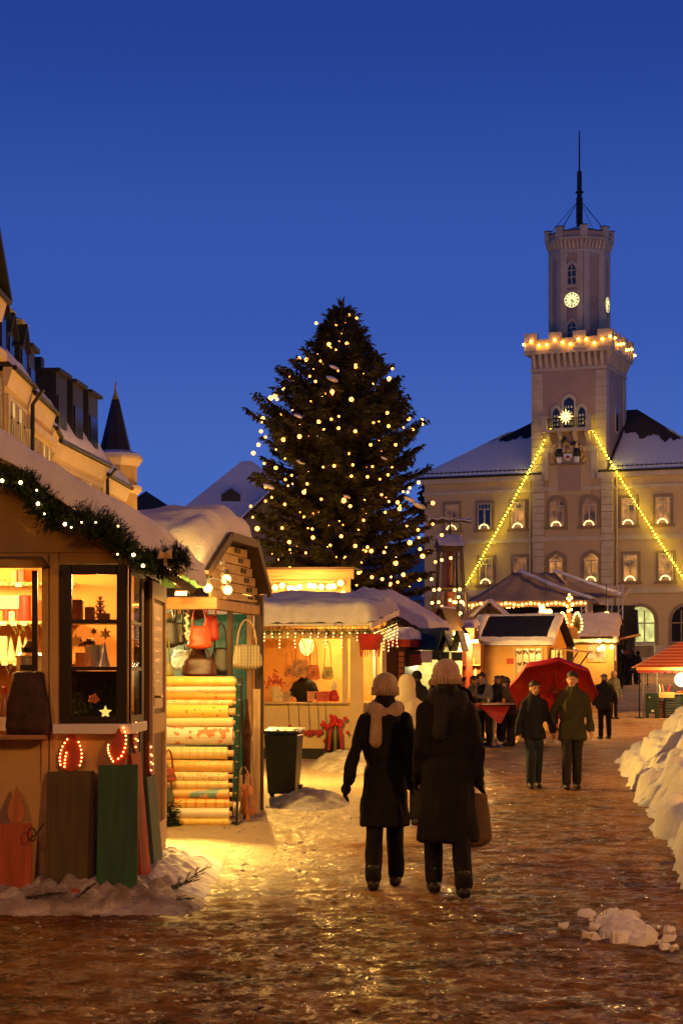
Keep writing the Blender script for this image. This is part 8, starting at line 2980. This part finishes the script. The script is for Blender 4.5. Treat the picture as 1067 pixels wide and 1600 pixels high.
# walking pair seen from behind
X = lambda px, d: (px - CX) * d / F
person('person walking away in a long black coat and pale knitted hat, nearer the booths', X(601, 15.2), 15.2, AW - .05, 1.66, lean=.14, turn=.1, legs=((-.20, -.10), (.04, .24)), stance=.085,
       arms=(((-.225, .05, 1.10), (-.21, -.06, .88)), ((.245, .10, 1.09), (.30, .12, .86))), hem=.50, coat=C_BLACK, trousers=C_BLACK, hat=C_KNIT, scarf=C_KNIT, gloves=C_BLACK, voxel=.013, flare=1.0, bulk=.90, near=True)
big_p = person('tall person walking away in a black coat and rosy knitted hat with a shopping bag', X(699, 14.7), 14.7, AW + .06, 1.76, lean=.08, turn=-.25, legs=((.05, .26), (-.22, -.12)), stance=.09,
               arms=(((-.212, .04, 1.10), (-.235, -.02, .88)), ((.205, .02, 1.10), (.215, -.10, .90))), hem=.40, coat=C_BLACK, trousers=C_BLACK, hat=C_KNIT2, scarf=C_CHAR, gloves=C_BLACK, voxel=.013, flare=.9, bulk=.96, near=True)
BAGM = mat('brown_canvas_bag', (.12, .07, .03), rough=.75, var=.35, scale=5, bump=.4)
bag('brown canvas shopping bag carried by the tall person', .34, .40, .16, BAGM, (X(733, 14.7) + .02, 14.72, .36), .5, strap_h=.24, cat='shopping bag', taper=.85)
# hooded child-sized figure between the two
person('person in a cream quilted jacket with the hood up between the two walkers', X(636, 21.6), 21.6, AW - .1, 1.66, lean=.1, turn=-.3, legs=((-.05, .08), (.04, .12)), hem=.78, coat=C_CREAM, trousers=C_BLACK, hood=C_CREAM, voxel=.018, bulk=1.08,
       arms=(((-.27, -.02, 1.10), (-.20, -.2, 1.0)), ((.27, -.02, 1.10), (.20, -.2, 1.0))))
# pair coming towards us under the red umbrella
person('person in a dark jacket and jeans walking towards the viewer, left of the umbrella pair', X(834, 28.8), 28.8, .1, 1.60, lean=.05, turn=.2, legs=((-.10, -.06), (.04, .12)), stance=.08, hem=.80, coat=C_NAVY, trousers=C_DENIM, voxel=.018,
       bulk=.9, arms=(((-.24, .02, 1.10), (-.26, .0, .87)), ((.24, -.02, 1.10), (.28, -.10, .90))))
ux, uy = X(893, 28.6), 28.6
person('tall person in a dark olive coat holding the red umbrella, walking towards the viewer', ux, uy, -.05, 1.74, lean=.04, turn=-.2, legs=((-.12, -.08), (.05, .14)), stance=.085, hem=.72, coat=C_OLIVE, trousers=C_CHAR, voxel=.018, bulk=.97,
       arms=(((-.27, .10, 1.12), (-.235, .12, .98)), ((.26, .04, 1.10), (.28, -.02, .86))))
# the umbrella
um = thing('umbrella', 'open red umbrella held over the pair coming towards the viewer', 'umbrella', (ux - .12, uy - .22, 0), 0)
um.rotation_euler = (R(-42), R(4), 0)
um.location = (ux - .24, uy + .16, 1.0)
UMB = mat('red_umbrella_silk', (.42, .012, .010), rough=.5, var=.2, scale=3, bump=.1)
nS = 8
mb = MB(); vs, fs = [], []
RU, HU = .68, .34
for j in range(7):
    t_ = j / 6
    for k in range(nS * 4):
        a = 2 * PI * k / (nS * 4)
        fr = (k % 4) / 4
        dip = 1 - .085 * math.sin(PI * fr) * t_
        r_ = RU * math.sin(t_ * PI / 2 * .97) * dip
        z_ = .62 + HU * math.cos(t_ * PI / 2) - .02 * math.sin(PI * fr) * t_
        vs.append((r_ * math.cos(a), r_ * math.sin(a), z_))
for j in range(6):
    for k in range(nS * 4):
        n4 = nS * 4
        fs.append((j * n4 + k, j * n4 + (k + 1) % n4, (j + 1) * n4 + (k + 1) % n4, (j + 1) * n4 + k))
mb.add(vs, fs); cn = mb.build('canopy', UMB, um, smooth=True, recalc=False)
so = cn.modifiers.new('thickness', 'SOLIDIFY'); so.thickness = .003
mb = MB(); mb.cyl((0, 0, -.06), (0, 0, 1.0), .008, .006, 8); mb.build('shaft', STEEL, um)
mb = MB(); mb.tube([(0, 0, .0), (0, 0, -.10), (.03, 0, -.15), (.07, 0, -.13)], .014, 6); mb.build('handle', BLACK, um)
for k in range(nS):
    a = 2 * PI * k / nS
    mb = MB(); mb.tube([(0, 0, .60), (RU * .5 * math.cos(a), RU * .5 * math.sin(a), .80)], .004, 4); mb.build('rib', STEEL, um)
# man standing further back
person('person standing alone with back turned in a dark jacket and grey cap', X(944, 52), 52.0, AW + .3, 1.76, lean=.05, turn=.3, stance=.12, legs=((0, .0), (0, .02)), hem=.80, coat=C_CHAR, trousers=C_BLACK, hat=C_GREY, hat_kind='cap', hair=HAIR_G, bulk=1.15,
       arms=(((-.31, .0, 1.10), (-.26, -.16, .96)), ((.31, .0, 1.10), (.28, -.12, .92))))
# people at the bistro table
TBX, TBD = X(771, 46.2), 46.2
tb = thing('bistro_table', 'round standing table under a red cloth with hanging corner', 'table', (TBX, TBD, 0), R(8))
mb = MB(); mb.cyl((0, 0, 1.02), (0, 0, 1.05), .50, .50, 24); mb.build('table_top', PALE_WOOD, tb)
mb = MB(); mb.cyl((0, 0, .03), (0, 0, 1.019), .035, .035, 10); mb.cyl((0, 0, 0), (0, 0, .03), .26, .22, 14); mb.build('table_leg', STEEL, tb)
mb = MB()
q = .56
vs = [(-q, 0, 1.062), (0, -q, 1.062), (q, 0, 1.062), (0, q, 1.062)]
mb.prism([(-.50, -.0, 1.053), (-.0, -.50, 1.053), (.50, .0, 1.053), (.0, .50, 1.053)], (0, 0, .006))
mb.prism([(-.46, -.1, 1.058), (.40, -.15, 1.058), (.06, -.53, .58), (-.02, -.53, .58)], (0, -.008, .002))
mb.prism([(-.50, -.02, 1.056), (-.36, -.36, 1.056), (-.56, -.2, .80)], (-.006, -.006, 0))
mb.build('table_cloth', RED_CLOTH, tb, smooth=False)
person('person in a dark vest over a grey fleece eating at the red table', X(757, 46.95), 46.95, -.9, 1.78, lean=.08, turn=.3, nod=.4, hem=.84, coat=C_GREY, vest=C_BLACK, trousers=C_CHAR, bulk=1.08, stance=.13, collar=True,
       arms=(((-.28, -.06, 1.13), (-.06, -.30, 1.22)), ((.29, -.06, 1.12), (.05, -.32, 1.18))))
person('person in a brown jacket bent over the table, nearest the yellow hut', X(797, 46.9), 46.9, -1.2, 1.66, lean=.18, turn=.2, nod=.4, hem=.78, coat=C_BROWN, trousers=C_CHAR, hat=C_BROWN, bulk=1.1,
       arms=(((-.28, -.05, 1.10), (-.10, -.28, 1.08)), ((.28, -.05, 1.10), (.10, -.28, 1.06))))
person('person in a grey green jacket beside the eater at the red table', X(737, 47.6), 47.6, .9, 1.70, lean=.06, turn=.2, nod=.2, hem=.78, coat=C_GREENJ, trousers=C_CHAR,
       arms=(((-.26, -.08, 1.12), (-.08, -.28, 1.18)), ((.27, -.06, 1.10), (.10, -.28, 1.08))))
person('person in a dark coat and black cap with folded hands by the drinks hut', X(720, 46.6), 46.6, .35, 1.66, lean=.04, turn=.1, hem=.70, coat=C_BLACK, trousers=C_BLACK, hat=C_BLACK, hat_kind='cap',
       arms=(((-.27, -.05, 1.10), (-.02, -.22, 1.10)), ((.27, -.05, 1.10), (.06, -.24, 1.08))))
for (px, d, rz, h, c, ht, hk, lab) in ((703, 45.5, 2.9, 1.70, C_CHAR, C_GREY, 'beanie', 'person with a grey knitted hat queuing between food stand and drinks hut'), (748, 50.5, .5, 1.74, C_BROWN, None, 'beanie', 'bare-headed person in brown behind the eater by the drinks hut'),
                               (690, 48.5, 3.6, 1.68, C_BROWN, C_RED, 'beanie', 'person in a red hat at the drinks hut counter'), (676, 43.0, 3.3, 1.62, C_GREENJ, C_KNIT, 'beanie', 'short person in a grey green jacket at the food stand counter'),
                               (783, 51.5, 2.2, 1.72, C_BLACK, C_BLACK, 'cap', 'person in black with a cap behind the red table by the yellow hut')):
    person(lab, X(px, d), d, rz, h, hem=.74, coat=c, trousers=C_BLACK, hat=ht, hat_kind=hk)
person('person with a black hat standing at the lit food stand', X(651, 41.5), 41.5, AW - .4, 1.78, hem=.72, coat=C_BLACK, trousers=C_BLACK, hat=C_BLACK)
for (px, d, rz, h, c, ht, lab) in ((968, 97, 2.6, 1.72, C_BROWN, None, 'person in a brown coat at the edge of the distant group by the loudspeaker'), (978, 96, 3.4, 1.70, C_BLACK, C_RED, 'person with a red hat in the distant group by the loudspeaker'), (988, 98, 2.9, 1.78, C_BLACK, None, 'tall person in black in the distant group by the loudspeaker'),
                              (996, 97.4, 3.8, 1.66, C_CHAR, C_BLACK, 'person with a black hat in the distant group by the loudspeaker')):
    person(lab, X(px, d), d, rz, h, hem=.7, coat=c, trousers=C_BLACK, hat=ht, voxel=.024)
# more of the crowd: the same builds again, turned and resized
def again(src, label, px, d, rz, k):
    r = src.copy(); COL.objects.link(r); r.location = (X(px, d), d, ground(d)); r.rotation_euler = (0, 0, rz); r.scale = (k, k, k); r['label'] = label
    for ch in list(src.children):
        c = ch.copy(); COL.objects.link(c); c.parent = r


ppl = {o['label']: o for o in bpy.data.objects if o.get('category') == 'person'}
pick = lambda w: next(o for l, o in ppl.items() if w in l)
again(pick('queuing'), 'dark figure with a grey hat furthest back beside the red brown hut', 716, 53.5, 2.2, .97)
again(pick('alone with back turned'), 'broad dark figure behind the red table, between eater and bent person', 776, 50.0, .4, 1.0)
again(pick('nearest the yellow hut'), 'brown-jacketed figure by the lit gingerbread window', 812, 53.5, 2.6, .96)
again(pick('with a cap behind'), 'dark capped figure beyond the umbrella in front of the far ochre booth', 914, 62.0, 2.9, 1.0)
again(pick('bare-headed person in brown'), 'dark figure half hidden behind the tall walker by the food stand', 682, 50.5, -.6, .98)
again(pick('short person'), 'short figure walking beneath the globe lamps by the far ochre booth', 958, 66.0, .4, .95)
# seller in the cream booth
sp_ = F3.world((-1.45, .95, 0))
person('person in a black pullover selling behind the cream booth counter', sp_.x, sp_.y, -.15, 1.76, lean=.08, nod=.2, hem=.9, coat=C_BLACK, trousers=C_BLACK, hair=HAIR_G, gz=.12,
       arms=(((-.28, -.08, 1.14), (-.22, -.30, 1.10)), ((.28, -.08, 1.14), (.22, -.30, 1.10))))
# cups on the table
for (dx, dy, m_, lab) in ((-.12, .1, WAX_WHITE, 'pale cup on the red table before the eater'), (.25, .05, WAX_ORANGE, 'orange cup near the edge of the red table')):
    mb = MB(); mb.lathe([(.03, 0), (.04, .10), (.033, .10), (.026, .01)], n=10); goods('cup', lab, 'cup', mb, m_, (TBX + dx, TBD + dy, 1.064))
bpy.data.scenes.remove(TMP)
# ------------------------------------------------------------------ tidy
for o in bpy.data.objects:
    if o.type == 'MESH' and not o.data.materials:
        o.data.materials.append(PLASTER_BEIGE)
